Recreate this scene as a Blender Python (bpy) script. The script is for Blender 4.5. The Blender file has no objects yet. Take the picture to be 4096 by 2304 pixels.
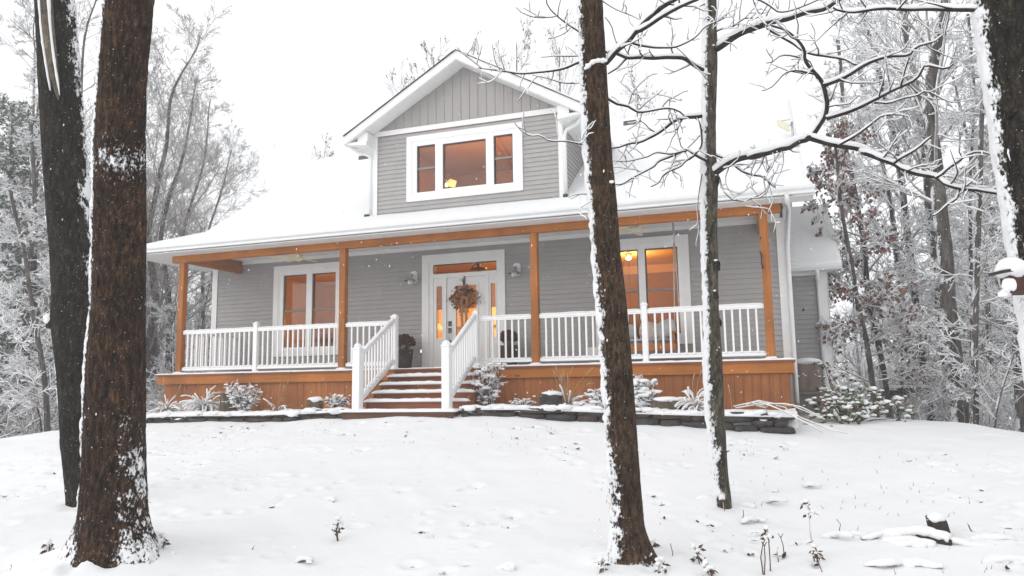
import bpy, math, random
import numpy as np
from mathutils import Vector, Matrix

SC = bpy.context.scene
COL = SC.collection
PI = math.pi

# ------------------------------------------------------------------ camera
cam_d = bpy.data.cameras.new("camera")
cam = bpy.data.objects.new("camera", cam_d)
COL.objects.link(cam)
cR, cU, cF = (0.944844, 0.327167, -0.015239), (0.056686, -0.117527, 0.99145), (-0.322579, 0.93763, 0.129591)
cam.matrix_world = Matrix(((cR[0], cU[0], -cF[0], 3.608682), (cR[1], cU[1], -cF[1], -13.154563),
                           (cR[2], cU[2], -cF[2], -0.415638), (0, 0, 0, 1)))
cam_d.sensor_width = 36.0
cam_d.lens = 26.4657
cam_d.clip_start = 0.05
cam_d.clip_end = 1500
SC.camera = cam

# ------------------------------------------------------------------ sky, sun, exposure
world = bpy.data.worlds.new("World")
SC.world = world
world.use_nodes = True
wn, wl = world.node_tree.nodes, world.node_tree.links
wn.clear()
SUN_EL, SUN_AZ = math.radians(27), math.radians(214)      # azimuth of the sun, clockwise from +Y
sky = wn.new("ShaderNodeTexSky")
sky.sky_type = 'NISHITA'
sky.sun_disc = False
sky.sun_elevation = SUN_EL
sky.sun_rotation = SUN_AZ
sky.dust_density = 6.0
hs = wn.new("ShaderNodeHueSaturation")
hs.inputs['Saturation'].default_value = 0.10
mx = wn.new("ShaderNodeMix")
mx.data_type = 'RGBA'
mx.inputs['Factor'].default_value = 0.88                  # closed layer of snow cloud
mx.inputs[7].default_value = (10.2, 10.3, 10.5, 1)
bg = wn.new("ShaderNodeBackground")
bg.inputs['Strength'].default_value = 0.112
wo = wn.new("ShaderNodeOutputWorld")
wl.new(sky.outputs[0], hs.inputs['Color'])
wl.new(hs.outputs[0], mx.inputs[6])
wl.new(mx.outputs[2], bg.inputs['Color'])
wl.new(bg.outputs[0], wo.inputs['Surface'])
sun_d = bpy.data.lights.new("sun", 'SUN')
sun_d.energy = 0.95
sun_d.angle = math.radians(60)
sun_d.color = (1, 0.97, 0.93)
sun = bpy.data.objects.new("sun", sun_d)
COL.objects.link(sun)
sd = Vector((math.sin(SUN_AZ) * math.cos(SUN_EL), math.cos(SUN_AZ) * math.cos(SUN_EL), math.sin(SUN_EL)))
sun.rotation_euler = sd.to_track_quat('Z', 'Y').to_euler()
sun.location = (0, -10, 30)
SC.view_settings.view_transform = 'Standard'
SC.view_settings.look = 'None'
SC.view_settings.exposure = 0.07
SC.view_settings.gamma = 1.0
SC.cycles.max_bounces = 10
SC.cycles.diffuse_bounces = 4
SC.cycles.transparent_max_bounces = 16
SC.cycles.volume_bounces = 2
SC.cycles.use_denoising = True
SC.cycles.caustics_reflective = False
SC.cycles.caustics_refractive = False

# ------------------------------------------------------------------ noise
def _hash(i, j, k):
    n = (i * 374761393 + j * 668265263 + k * 1274126177) & 0xffffffff
    n = ((n ^ (n >> 13)) * 1103515245) & 0xffffffff
    n = n ^ (n >> 16)
    return (n & 0xffff) / 65535.0

def vnoise(P):
    P = np.asarray(P, float)
    i = np.floor(P).astype(np.int64)
    f = P - i
    f = f * f * (3 - 2 * f)
    r = 0
    for a in (0, 1):
        for b in (0, 1):
            for c in (0, 1):
                w = (f[..., 0] if a else 1 - f[..., 0]) * (f[..., 1] if b else 1 - f[..., 1]) * (f[..., 2] if c else 1 - f[..., 2])
                r = r + w * _hash(i[..., 0] + a, i[..., 1] + b, i[..., 2] + c)
    return r

def fbm(P, o=3):
    P = np.asarray(P, float)
    r, a, t = 0, 1.0, 0
    for k in range(o):
        r = r + a * vnoise(P * (2.03 ** k) + 17.3 * k)
        t += a
        a *= .5
    return r / t

def sstep(a, b, x):
    t = np.clip((x - a) / (b - a), 0, 1)
    return t * t * (3 - 2 * t)

# ------------------------------------------------------------------ materials
MATS = {}
class NT:
    def __init__(s, name):
        m = bpy.data.materials.new(name)
        m.use_nodes = True
        s.m, s.n, s.l = m, m.node_tree.nodes, m.node_tree.links
        s.p = s.n['Principled BSDF']
        s.out = s.n['Material Output']
    def node(s, t, **kw):
        n = s.n.new(t)
        for k, v in kw.items():
            if k in n.inputs.keys() if isinstance(k, str) else False:
                n.inputs[k].default_value = v
            else:
                setattr(n, k, v)
        return n
    def coords(s, scale=(1, 1, 1), rot=(0, 0, 0)):
        tc = s.n.new('ShaderNodeTexCoord')
        mp = s.n.new('ShaderNodeMapping')
        mp.inputs['Scale'].default_value = scale
        mp.inputs['Rotation'].default_value = rot
        s.l.new(tc.outputs['Object'], mp.inputs['Vector'])
        return mp.outputs[0]
    def noise(s, vec, sc, det=4, rough=.55):
        n = s.n.new('ShaderNodeTexNoise')
        n.inputs['Scale'].default_value = sc
        n.inputs['Detail'].default_value = det
        n.inputs['Roughness'].default_value = rough
        s.l.new(vec, n.inputs['Vector'])
        return n.outputs['Fac']
    def ramp(s, fac, stops):
        r = s.n.new('ShaderNodeValToRGB')
        e = r.color_ramp.elements
        while len(e) < len(stops):
            e.new(.5)
        for k, (p, c) in zip(e, stops):
            k.position = p
            k.color = (*c, 1) if len(c) == 3 else c
        s.l.new(fac, r.inputs[0])
        return r.outputs[0]
    def mix(s, f, a, b):
        m = s.n.new('ShaderNodeMix')
        m.data_type = 'RGBA'
        for v, i in ((f, 0), (a, 6), (b, 7)):
            if isinstance(v, (float, int)):
                m.inputs[i].default_value = v
            elif isinstance(v, tuple):
                m.inputs[i].default_value = (*v, 1)
            else:
                s.l.new(v, m.inputs[i])
        return m.outputs[2]
    def math(s, op, a, b):
        m = s.n.new('ShaderNodeMath')
        m.operation = op
        for i, v in enumerate((a, b)):
            if isinstance(v, (float, int)):
                m.inputs[i].default_value = v
            else:
                s.l.new(v, m.inputs[i])
        return m.outputs[0]
    def bump(s, h, strength=.3, dist=.02):
        b = s.n.new('ShaderNodeBump')
        b.inputs['Strength'].default_value = strength
        b.inputs['Distance'].default_value = dist
        s.l.new(h, b.inputs['Height'])
        s.l.new(b.outputs[0], s.p.inputs['Normal'])
    def set(s, col=None, rough=.6, spec=.3, metal=0):
        if isinstance(col, tuple):
            s.p.inputs['Base Color'].default_value = (*col, 1)
        elif col is not None:
            s.l.new(col, s.p.inputs['Base Color'])
        s.p.inputs['Roughness'].default_value = rough
        s.p.inputs['Specular IOR Level'].default_value = spec
        s.p.inputs['Metallic'].default_value = metal
        return s.m

def simple(name, c1, c2, scale=8, rough=.6, spec=.3, bump=0, bscale=40, metal=0, stretch=(1, 1, 1)):
    t = NT(name)
    v = t.coords(stretch)
    col = t.mix(t.ramp(t.noise(v, scale, 5), [(.35, (0, 0, 0)), (.65, (1, 1, 1))]), c1, c2)
    if bump:
        t.bump(t.noise(v, bscale, 4), bump, .01)
    return t.set(col, rough, spec, metal)

def mk_snow(name, c=(.82, .825, .835), bs=26, b=.25):
    t = NT(name)
    v = t.coords()
    t.bump(t.noise(v, bs, 6, .65), b, .02)
    t.p.inputs['Sheen Weight'].default_value = .0
    return t.set(c, .75, .15)
M_SNOW = mk_snow('snow')
M_GSNOW = mk_snow('ground_snow', (.805, .81, .82), 16, .22)
M_TSNOW = simple('twig_snow', (.84, .845, .855), (.78, .79, .81), 30, .8, .1)

def mk_cedar(name, ca, cb, axis, knots=True):
    t = NT(name)
    st = {'x': (.25, 5, 5), 'y': (5, .25, 5), 'z': (5, 5, .22)}[axis]
    v = t.coords(st)
    f = t.ramp(t.noise(v, 5, 6, .6), [(.3, (0, 0, 0)), (.7, (1, 1, 1))])
    col = t.mix(f, ca, cb)
    if knots:
        v2 = t.coords({'x': (1, 3, 3), 'y': (3, 1, 3), 'z': (3, 3, 1)}[axis])
        vo = t.n.new('ShaderNodeTexVoronoi')
        vo.inputs['Scale'].default_value = 1.3
        t.l.new(v2, vo.inputs['Vector'])
        k = t.ramp(vo.outputs['Distance'], [(.05, (1, 1, 1)), (.10, (0, 0, 0))])
        col = t.mix(t.math('MULTIPLY', k, .75), col, (.10, .035, .012))
    v3 = t.coords((1, 1, 1))
    w = t.ramp(t.noise(v3, 1.1, 3), [(.35, (.72, .72, .72)), (.65, (1.1, 1.1, 1.1))])
    mm = t.n.new('ShaderNodeMix')
    mm.data_type = 'RGBA'
    mm.blend_type = 'MULTIPLY'
    mm.inputs[0].default_value = 1
    t.l.new(col, mm.inputs[6])
    t.l.new(w, mm.inputs[7])
    t.bump(t.noise(v, 9, 4), .25, .01)
    return t.set(mm.outputs[2], .6, .25)
M_BEAM = mk_cedar('cedar_beam', (.47, .17, .036), (.36, .118, .024), 'x')
M_POST = mk_cedar('cedar_post', (.45, .165, .036), (.31, .105, .024), 'z')
M_SIDEBEAM = mk_cedar('cedar_side_beam', (.42, .16, .045), (.31, .11, .03), 'y')
M_FASCIA = mk_cedar('cedar_fascia', (.47, .175, .036), (.37, .125, .024), 'x')
M_SKIRT = mk_cedar('cedar_skirting', (.40, .15, .045), (.27, .092, .028), 'z')
M_STEP = mk_cedar('cedar_step', (.33, .125, .055), (.22, .075, .034), 'x')

M_PAD = simple('wet_brown_board', (.13, .06, .032), (.08, .036, .02), 5, .6, .3, stretch=(.3, 4, 4))
M_SIDING = simple('grey_siding', (.38, .368, .360), (.35, .340, .333), 3, .55, .3, .12, 60)
M_BATTEN = simple('grey_board', (.36, .343, .332), (.335, .32, .31), 3, .6, .3, .12, 60, stretch=(3, 3, .3))
M_TRIM = simple('white_trim', (.82, .82, .81), (.77, .77, .765), 3, .45, .4, .05, 30)
M_VINYL = simple('white_vinyl', (.86, .86, .86), (.82, .82, .825), 6, .35, .45, .05, 30)
M_GUTTER = simple('white_aluminium', (.80, .81, .81), (.75, .76, .76), 2.5, .35, .5)
M_DOOR = simple('door_paint', (.80, .795, .78), (.76, .755, .74), 3, .4, .4)
M_DARK = simple('dark_sash', (.10, .095, .09), (.06, .056, .052), 10, .5, .4)
M_MIDRAIL = simple('grey_sash_rail', (.24, .23, .22), (.20, .19, .18), 10, .5, .4)
M_METAL = simple('galvanised_metal', (.55, .56, .57), (.40, .41, .42), 12, .32, .5, metal=.85)
M_BLACK = simple('black_metal', (.02, .02, .02), (.035, .03, .03), 12, .5, .4)
M_CONC = simple('foundation_concrete', (.22, .21, .19), (.15, .145, .13), 6, .85, .2, .3, 40)
M_SHINGLE = simple('dark_shingle', (.05, .05, .052), (.03, .03, .032), 40, .85, .2, .4, 60)
M_CREAM = simple('cream_plastic', (.74, .71, .55), (.68, .65, .50), 6, .4, .4)
M_INT = simple('interior_tan', (.60, .43, .25), (.56, .39, .22), 1.2, .8, .2)
M_INTW = simple('interior_wood', (.30, .14, .055), (.22, .095, .035), 3, .6, .3, stretch=(4, 4, .4))
M_INTD = simple('interior_dark', (.035, .03, .028), (.05, .042, .036), 6, .6, .3)
M_INTP = simple('interior_dim_panel', (.26, .17, .11), (.22, .14, .09), 1.5, .8, .2)
M_INTB = simple('interior_brown', (.42, .24, .13), (.37, .20, .105), 1.5, .8, .2)
M_INTC = simple('interior_cream', (.70, .60, .40), (.66, .56, .37), 2, .8, .2)
M_DIRT = simple('bare_soil', (.13, .10, .08), (.42, .40, .38), 14, .95, .1, .6, 30)
M_STONE2 = simple('brown_wet_stone', (.075, .05, .038), (.035, .026, .022), 6, .65, .3, .6, 22)
M_STONE = NT('wet_stone')
_v = M_STONE.coords()
_c = M_STONE.ramp(M_STONE.noise(_v, 5, 6, .65), [(.3, (.016, .015, .015)), (.52, (.045, .04, .038)), (.7, (.09, .065, .05))])
M_STONE.bump(M_STONE.noise(_v, 22, 6, .7), .6, .03)
M_STONE = M_STONE.set(_c, .6, .35)
M_LEAF = simple('evergreen_leaf', (.075, .115, .035), (.045, .075, .022), 14, .45, .4)
M_DEADLEAF = simple('dead_brown_leaf', (.23, .118, .09), (.14, .07, .056), 9, .8, .2)
M_STRAW = simple('dry_straw', (.42, .33, .21), (.30, .22, .13), 20, .8, .2)
M_STEM = simple('dry_stem', (.13, .085, .055), (.08, .05, .035), 20, .85, .2)
M_LOG = simple('weathered_log', (.15, .12, .085), (.08, .062, .045), 9, .85, .2, .5, 40, stretch=(4, 4, .5))
M_DARKLOG = simple('dark_rotten_log', (.05, .042, .032), (.028, .023, .018), 9, .85, .2, .5, 40, stretch=(4, 4, .5))
M_POT = simple('brown_pot', (.055, .03, .024), (.04, .022, .018), 8, .6, .3)
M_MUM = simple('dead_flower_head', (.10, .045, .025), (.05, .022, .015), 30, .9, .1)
M_ORANGELEAF = simple('orange_leaf', (.50, .17, .03), (.30, .11, .04), 12, .7, .2)
M_TANLEAF = simple('tan_leaf', (.34, .22, .12), (.17, .10, .055), 12, .7, .2)
M_RIBBON = simple('copper_ribbon', (.42, .20, .07), (.28, .12, .05), 14, .45, .4)
M_CUSHION = simple('grey_cushion', (.46, .45, .44), (.34, .33, .33), 6, .9, .1)
M_PILLOW = simple('striped_pillow', (.45, .30, .24), (.60, .55, .50), 5, .9, .1, stretch=(1, 6, 1))
M_ROPE = simple('rope', (.55, .50, .46), (.45, .41, .38), 50, .8, .2)
M_COVER = simple('brown_vinyl_cover', (.23, .17, .142), (.165, .12, .10), 3, .5, .35, .2, 12, stretch=(3, 3, .6))
M_PIPE = simple('drain_pipe_plastic', (.34, .31, .27), (.28, .25, .21), 8, .5, .4)
M_REDWOOD = simple('birdhouse_wood', (.10, .045, .035), (.06, .028, .022), 9, .8, .2)

def mk_glass():
    t = NT('window_glass')
    t.n.remove(t.p)
    tr = t.n.new('ShaderNodeBsdfTransparent')
    tr.inputs[0].default_value = (.93, .94, .93, 1)
    gl = t.n.new('ShaderNodeBsdfGlossy')
    gl.inputs['Roughness'].default_value = .03
    gl.inputs['Color'].default_value = (.9, .92, .95, 1)
    fr = t.n.new('ShaderNodeFresnel')
    fr.inputs['IOR'].default_value = 1.27
    ms = t.n.new('ShaderNodeMixShader')
    t.l.new(t.math('ADD', fr.outputs[0], .004), ms.inputs[0])
    t.l.new(tr.outputs[0], ms.inputs[1])
    t.l.new(gl.outputs[0], ms.inputs[2])
    t.l.new(ms.outputs[0], t.out.inputs['Surface'])
    return t.m
M_GLASS = mk_glass()

def mk_emit(name, c, s):
    t = NT(name)
    t.p.inputs['Base Color'].default_value = (*c, 1)
    t.p.inputs['Emission Color'].default_value = (*c, 1)
    t.p.inputs['Emission Strength'].default_value = s
    return t.m
M_BULB = mk_emit('lit_bulb', (1, .72, .35), 12)
M_SHADEGLOW = mk_emit('lit_lamp_shade', (1, .60, .25), .75)

def mk_bark(name, dark, mid, lite, ridge=9, moss=None, specks=True, zs=.2):
    """bark whose snow comes from the 'snow' vertex attribute broken up by fine noise"""
    t = NT(name)
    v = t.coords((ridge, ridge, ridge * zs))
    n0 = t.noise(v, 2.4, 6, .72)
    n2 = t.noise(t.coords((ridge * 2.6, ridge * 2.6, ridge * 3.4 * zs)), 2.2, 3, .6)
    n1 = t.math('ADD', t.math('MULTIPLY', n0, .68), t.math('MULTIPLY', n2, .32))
    col = t.ramp(n1, [(.42, dark), (.53, mid), (.67, lite)])  # lit ridges and shaded furrows painted into the colour along the bump
    v1 = t.coords()
    big = t.ramp(t.noise(v1, 2.0, 4), [(.35, (.6, .6, .6)), (.65, (1.15, 1.15, 1.15))])
    mm = t.n.new('ShaderNodeMix')
    mm.data_type = 'RGBA'
    mm.blend_type = 'MULTIPLY'
    mm.inputs[0].default_value = 1
    t.l.new(col, mm.inputs[6])
    t.l.new(big, mm.inputs[7])
    col = mm.outputs[2]
    if moss:
        col = t.mix(t.ramp(t.noise(v1, 5, 5), [(.54, (0, 0, 0)), (.70, (.7, .7, .7))]), col, moss)
    at = t.n.new('ShaderNodeAttribute')
    at.attribute_name = 'snow'
    s = t.math('ADD', at.outputs['Fac'], t.math('MULTIPLY', t.math('SUBTRACT', t.noise(t.coords((1, 1, .6)), 48, 4, .62), .5), 1.9))
    fac = t.ramp(s, [(.43, (0, 0, 0)), (.61, (1, 1, 1))])
    if specks:
        sp = t.ramp(t.noise(v1, 62, 2), [(.70, (0, 0, 0)), (.74, (.75, .75, .75))])
        fac = t.math('MAXIMUM', fac, sp)
    col = t.mix(fac, col, (.82, .825, .84))
    h = t.math('ADD', t.math('MULTIPLY', n1, .8), t.math('MULTIPLY', fac, .6))
    t.bump(h, .9, .025)
    return t.set(col, .85, .15)
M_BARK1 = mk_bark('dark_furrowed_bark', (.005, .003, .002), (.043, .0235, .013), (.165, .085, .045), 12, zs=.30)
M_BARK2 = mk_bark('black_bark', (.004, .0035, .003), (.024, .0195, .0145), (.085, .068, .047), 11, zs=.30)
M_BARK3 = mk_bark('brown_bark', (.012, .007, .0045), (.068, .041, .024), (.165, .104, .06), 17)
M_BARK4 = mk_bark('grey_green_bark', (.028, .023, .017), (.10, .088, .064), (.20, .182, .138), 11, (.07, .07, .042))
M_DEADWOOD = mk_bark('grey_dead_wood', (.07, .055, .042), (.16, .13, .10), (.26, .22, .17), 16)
M_TWIG = simple('dark_twig_bark', (.045, .035, .030), (.022, .017, .015), 14, .85, .15)
M_FARBARK = simple('hazed_forest_bark', (.33, .31, .295), (.20, .186, .173), 7, .9, .1, .4, 20, stretch=(2, 2, .5))  # bark colour lightened to stand in for distance haze
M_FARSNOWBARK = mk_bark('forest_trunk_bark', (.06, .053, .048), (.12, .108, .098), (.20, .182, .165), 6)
M_NEEDLE = simple('pine_needle', (.17, .205, .165), (.11, .14, .11), 6, .7, .2)

# ------------------------------------------------------------------ mesh builder
class MB:
    def __init__(s):
        s.v, s.fl, s.n = [], [], 0            # vertex arrays; list of (faces array, material index)
        s.attr = []
        s.has_attr = False
    def add(s, V, F, mat=0, attr=None):
        V = np.asarray(V, float).reshape(-1, 3)
        if len(V) == 0:
            return
        if isinstance(F, np.ndarray):
            s.fl.append((F + s.n, mat))
        else:
            by = {}
            for f in F:
                by.setdefault(len(f), []).append(f)
            for k, fs in by.items():
                s.fl.append((np.array(fs, dtype=np.int64) + s.n, mat))
        s.v.append(V)
        s.attr.append(np.zeros(len(V)) if attr is None else np.asarray(attr, float).ravel())
        if attr is not None:
            s.has_attr = True
        s.n += len(V)
    def box(s, x0, x1, y0, y1, z0, z1, mat=0, bev=0.0):
        if x0 > x1: x0, x1 = x1, x0
        if y0 > y1: y0, y1 = y1, y0
        if z0 > z1: z0, z1 = z1, z0
        if bev <= 0:
            V = [(x, y, z) for z in (z0, z1) for y in (y0, y1) for x in (x0, x1)]
            F = [(0, 2, 3, 1), (4, 5, 7, 6), (0, 1, 5, 4), (2, 6, 7, 3), (0, 4, 6, 2), (1, 3, 7, 5)]
            s.add(V, F, mat)
            return
        b = min(bev, (x1 - x0) * .45, (y1 - y0) * .45, (z1 - z0) * .45)
        bm_v, F = [], []
        idx = {}
        for ix, x in ((0, x0), (1, x1)):
            for iy, y in ((0, y0), (1, y1)):
                for iz, z in ((0, z0), (1, z1)):
                    sx, sy, sz = (1 - 2 * ix) * b, (1 - 2 * iy) * b, (1 - 2 * iz) * b
                    for k, P in enumerate(((x, y + sy, z + sz), (x + sx, y, z + sz), (x + sx, y + sy, z))):
                        idx[(ix, iy, iz, k)] = len(bm_v)
                        bm_v.append(P)
        I = lambda *a: idx[a]
        for ix in (0, 1):
            f = [I(ix, 0, 0, 0), I(ix, 1, 0, 0), I(ix, 1, 1, 0), I(ix, 0, 1, 0)]
            F.append(f if ix else f[::-1])
        for iy in (0, 1):
            f = [I(0, iy, 0, 1), I(1, iy, 0, 1), I(1, iy, 1, 1), I(0, iy, 1, 1)]
            F.append(f if not iy else f[::-1])
        for iz in (0, 1):
            f = [I(0, 0, iz, 2), I(1, 0, iz, 2), I(1, 1, iz, 2), I(0, 1, iz, 2)]
            F.append(f if iz else f[::-1])
        for a in (0, 1):
            for c in (0, 1):
                f = [I(0, a, c, 1), I(1, a, c, 1), I(1, a, c, 2), I(0, a, c, 2)]; F.append(f if a == c else f[::-1])
                f = [I(a, 0, c, 0), I(a, 1, c, 0), I(a, 1, c, 2), I(a, 0, c, 2)]; F.append(f if a != c else f[::-1])
                f = [I(a, c, 0, 0), I(a, c, 1, 0), I(a, c, 1, 1), I(a, c, 0, 1)]; F.append(f if a == c else f[::-1])
        for ix in (0, 1):
            for iy in (0, 1):
                for iz in (0, 1):
                    f = [I(ix, iy, iz, 0), I(ix, iy, iz, 1), I(ix, iy, iz, 2)]
                    F.append(f if (ix + iy + iz) % 2 else f[::-1])
        s.add(bm_v, F, mat)
    def prism(s, poly, axis, a, b, mat=0):
        """poly of (u,v); axis 'x': (y,z), 'y': (x,z), 'z': (x,y)"""
        n = len(poly)
        def P(u, v, w):
            return {'x': (w, u, v), 'y': (u, w, v), 'z': (u, v, w)}[axis]
        V = [P(u, v, a) for u, v in poly] + [P(u, v, b) for u, v in poly]
        F = [tuple(range(n)), tuple(range(2 * n - 1, n - 1, -1))]
        F += [(i, n + i, n + (i + 1) % n, (i + 1) % n) for i in range(n)]
        s.add(V, F, mat)
    def tube(s, pts, radii, n=8, mat=0, cap=True):
        pts = np.asarray(pts, float)
        m = len(pts)
        radii = np.broadcast_to(np.asarray(radii, float), (m,))
        T = np.gradient(pts, axis=0)
        T /= np.linalg.norm(T, axis=1)[:, None] + 1e-12
        ref = np.array((0, 0, 1.0)) if abs(T[0][2]) < .9 else np.array((1.0, 0, 0))
        A = np.zeros_like(pts)
        for i in range(m):
            a = np.cross(T[i], ref)
            if np.linalg.norm(a) < 1e-3:
                a = A[i - 1] if i else np.array((1.0, 0, 0))
            a /= np.linalg.norm(a)
            A[i] = a
            ref = np.cross(a, T[i]) if True else ref
        B = np.cross(A, T)
        ang = np.arange(n) * 2 * PI / n
        V = pts[:, None] + radii[:, None, None] * (np.cos(ang)[None, :, None] * A[:, None] + np.sin(ang)[None, :, None] * B[:, None])
        F = []
        for i in range(m - 1):
            for j in range(n):
                k = (j + 1) % n
                F.append((i * n + j, i * n + k, (i + 1) * n + k, (i + 1) * n + j))
        if cap:
            F.append(tuple(range(n))[::-1])
            F.append(tuple((m - 1) * n + j for j in range(n)))
        s.add(V.reshape(-1, 3), F, mat)
    def segs(s, P0, P1, R0, R1, n=4, mat=0, ph=None):
        P0, P1 = np.asarray(P0, float), np.asarray(P1, float)
        R0, R1 = np.asarray(R0, float), np.asarray(R1, float)
        if len(P0) == 0:
            return
        D = P1 - P0
        D = D / (np.linalg.norm(D, axis=1)[:, None] + 1e-9)
        up = np.tile(np.array((0.03, 0.02, 1.0)), (len(D), 1))
        up[np.abs(D[:, 2]) > .97] = (1, 0, 0)
        A = np.cross(D, up)
        A /= np.linalg.norm(A, axis=1)[:, None]
        B = np.cross(A, D)
        ang = np.arange(n) * 2 * PI / n + (PI / n if ph is None else ph)
        c, sn = np.cos(ang)[None, :, None], np.sin(ang)[None, :, None]
        ring = c * A[:, None] + sn * B[:, None]
        V = np.concatenate([P0[:, None] + ring * R0[:, None, None], P1[:, None] + ring * R1[:, None, None]], 1)
        base = np.arange(len(D))[:, None, None] * (2 * n)
        j = np.arange(n)
        k = (j + 1) % n
        F = np.stack([j, k, n + k, n + j], 1)[None] + base
        s.add(V.reshape(-1, 3), F.reshape(-1, 4).astype(np.int64), mat)
    def lathe(s, prof, c, n=20, mat=0):
        V, F = [], []
        for r, z in prof:
            for j in range(n):
                a = 2 * PI * j / n
                V.append((c[0] + r * math.cos(a), c[1] + r * math.sin(a), c[2] + z))
        m = len(prof)
        for i in range(m - 1):
            for j in range(n):
                k = (j + 1) % n
                F.append((i * n + j, i * n + k, (i + 1) * n + k, (i + 1) * n + j))
        F.append(tuple(range(n))[::-1])
        F.append(tuple((m - 1) * n + j for j in range(n)))
        s.add(V, F, mat)
    def blob(s, c, r, mat=0, seed=0, flat=1.0, amp=.25, res=1, rx=1.0):
        V, F = ICO[res]
        n = vnoise(V * 1.7 + seed * 7.13)[:, None]
        P = V * (1 - amp + 2 * amp * n) * r
        P = P * np.array((rx, 1, flat))
        s.add(P + np.asarray(c), F, mat)
    def build(s, name, mats, parent=None, smooth=True, label=None):
        me = bpy.data.meshes.new(name)
        V = np.concatenate(s.v) if s.v else np.zeros((0, 3))
        org = np.zeros(3)
        if parent is not None:
            org = np.array(parent['_o'])
        me.vertices.add(len(V))
        me.vertices.foreach_set('co', (V - org).astype(np.float32).ravel())
        li, st, tot, mi, at = [], [], [], [], 0
        for F, m in s.fl:
            li.append(F.ravel())
            k = F.shape[1]
            st.append(at + np.arange(len(F)) * k)
            tot.append(np.full(len(F), k))
            mi.append(np.full(len(F), m))
            at += F.size
        li, st, tot, mi = map(np.concatenate, (li, st, tot, mi))
        me.loops.add(len(li))
        me.loops.foreach_set('vertex_index', li.astype(np.int32))
        me.polygons.add(len(st))
        me.polygons.foreach_set('loop_start', st.astype(np.int32))
        me.polygons.foreach_set('loop_total', tot.astype(np.int32))
        me.polygons.foreach_set('material_index', mi.astype(np.int32))
        me.polygons.foreach_set('use_smooth', np.full(len(st), bool(smooth)))
        if s.has_attr:
            a = me.attributes.new('snow', 'FLOAT', 'POINT')
            a.data.foreach_set('value', np.concatenate(s.attr).astype(np.float32))
        me.update(calc_edges=True)
        for m in (mats if isinstance(mats, (list, tuple)) else [mats]):
            me.materials.append(m)
        o = bpy.data.objects.new(name, me)
        COL.objects.link(o)
        if parent is not None:
            o.parent = parent
            o['_o'] = tuple(org)
        else:
            o['_o'] = (0, 0, 0)
        if label:
            o['label'] = label
        return o

def _ico(sub):
    import bmesh
    bm = bmesh.new()
    bmesh.ops.create_icosphere(bm, subdivisions=sub, radius=1)
    V = np.array([v.co[:] for v in bm.verts])
    bm.faces.ensure_lookup_table()
    F = np.array([[v.index for v in f.verts] for f in bm.faces], dtype=np.int64)
    bm.free()
    return V, F
ICO = {1: _ico(2), 2: _ico(3), 0: _ico(1)}

def thing(name, label, cat, loc=(0, 0, 0), group=None):
    o = bpy.data.objects.new(name, None)
    COL.objects.link(o)
    o.location = loc
    o.empty_display_size = .1
    o['_o'] = tuple(float(q) for q in loc)
    o['label'], o['category'] = label, cat
    if group:
        o['group'] = group
    return o

def tag(o, label, cat, group=None, kind=None):
    if label: o['label'] = label
    if cat: o['category'] = cat
    if group: o['group'] = group
    if kind: o['kind'] = kind
    return o

def at_base(o, loc):
    """give a one-mesh thing its origin at its base"""
    loc = np.array(loc, float)
    me = o.data
    n = len(me.vertices)
    co = np.empty(n * 3, np.float32)
    me.vertices.foreach_get('co', co)
    me.vertices.foreach_set('co', (co.reshape(-1, 3) - loc).astype(np.float32).ravel())
    me.update()
    o.location = loc
    return o

WIND = np.array((-.945, -.327, 0))           # the snow came from this side
# ------------------------------------------------------------------ ground
#@GROUND
GC = np.array([
 (-1.9,-8.0,-1.89),(-3.83,-6.48,-1.65),(2.32,-6.35,-1.95),(3.0,-4.43,-1.745),(-2.3,-8.6,-1.95),(1.6,-7.4,-1.99),(5.4,-5.9,-1.98),
 (-8.3,-1.2,-1.04),(-6,-1.35,-.98),(-3.5,-1.45,-.90),(-2.5,-1.95,-.905),(-1.0,-1.7,-.915),(0.8,-1.4,-.99),(3.47,-1.25,-1.12),(4.2,-1.2,-1.15),
 (-10,-2.8,-1.21),(-8.1,-3.2,-1.07),(-14,1,-2.0),(-11.5,3,-1.7),(-10.5,.5,-1.35),(7.3,.9,-1.29),(6.57,1.83,-1.13),(9,4,-1.85),(12,2,-2.3),(8.5,9,-2.0),(6.2,8,-1.5),
 (4.4,1.0,-1.08),(4.9,3.0,-1.12),(-3,14,-1.2),(-10.5,9,-1.6),(4.7,-3,-1.55),(-6,-6,-1.62),(-13,-6,-1.75),(9,-3,-1.75),
 (-6,-12,-2.2),(3,-12,-2.25),(8,-9,-2.2),(-1,-4.2,-1.42),(-5,-3.6,-1.27)])
def _U(r2):
    return np.where(r2 > 0, r2 * np.log(np.maximum(r2, 1e-12)), 0)
_n = len(GC)
_d = ((GC[:, None, :2] - GC[None, :, :2]) ** 2).sum(-1)
_K = np.zeros((_n + 3, _n + 3))
_K[:_n, :_n] = _U(_d) + np.eye(_n) * 1.2
_K[:_n, _n] = 1
_K[:_n, _n + 1:] = GC[:, :2]
_K[_n, :_n] = 1
_K[_n + 1:, :_n] = GC[:, :2].T
_W = np.linalg.solve(_K, np.concatenate([GC[:, 2], np.zeros(3)]))
def G(x, y):
    x, y = np.asarray(x, float), np.asarray(y, float)
    r2 = (x[..., None] - GC[:, 0]) ** 2 + (y[..., None] - GC[:, 1]) ** 2
    z = _U(r2) @ _W[:_n] + _W[_n] + _W[_n + 1] * x + _W[_n + 2] * y
    d = np.sqrt((x + 1) ** 2 + (y + 2) ** 2)
    t = np.clip((d - 11) / 12, 0, 1)
    t = t * t * (3 - 2 * t)
    far = -2.3 - .006 * np.maximum(d - 20, 0)
    return z * (1 - t) + far * t
#@END
def gz(x, y):
    return float(G(np.array(x), np.array(y)))

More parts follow.
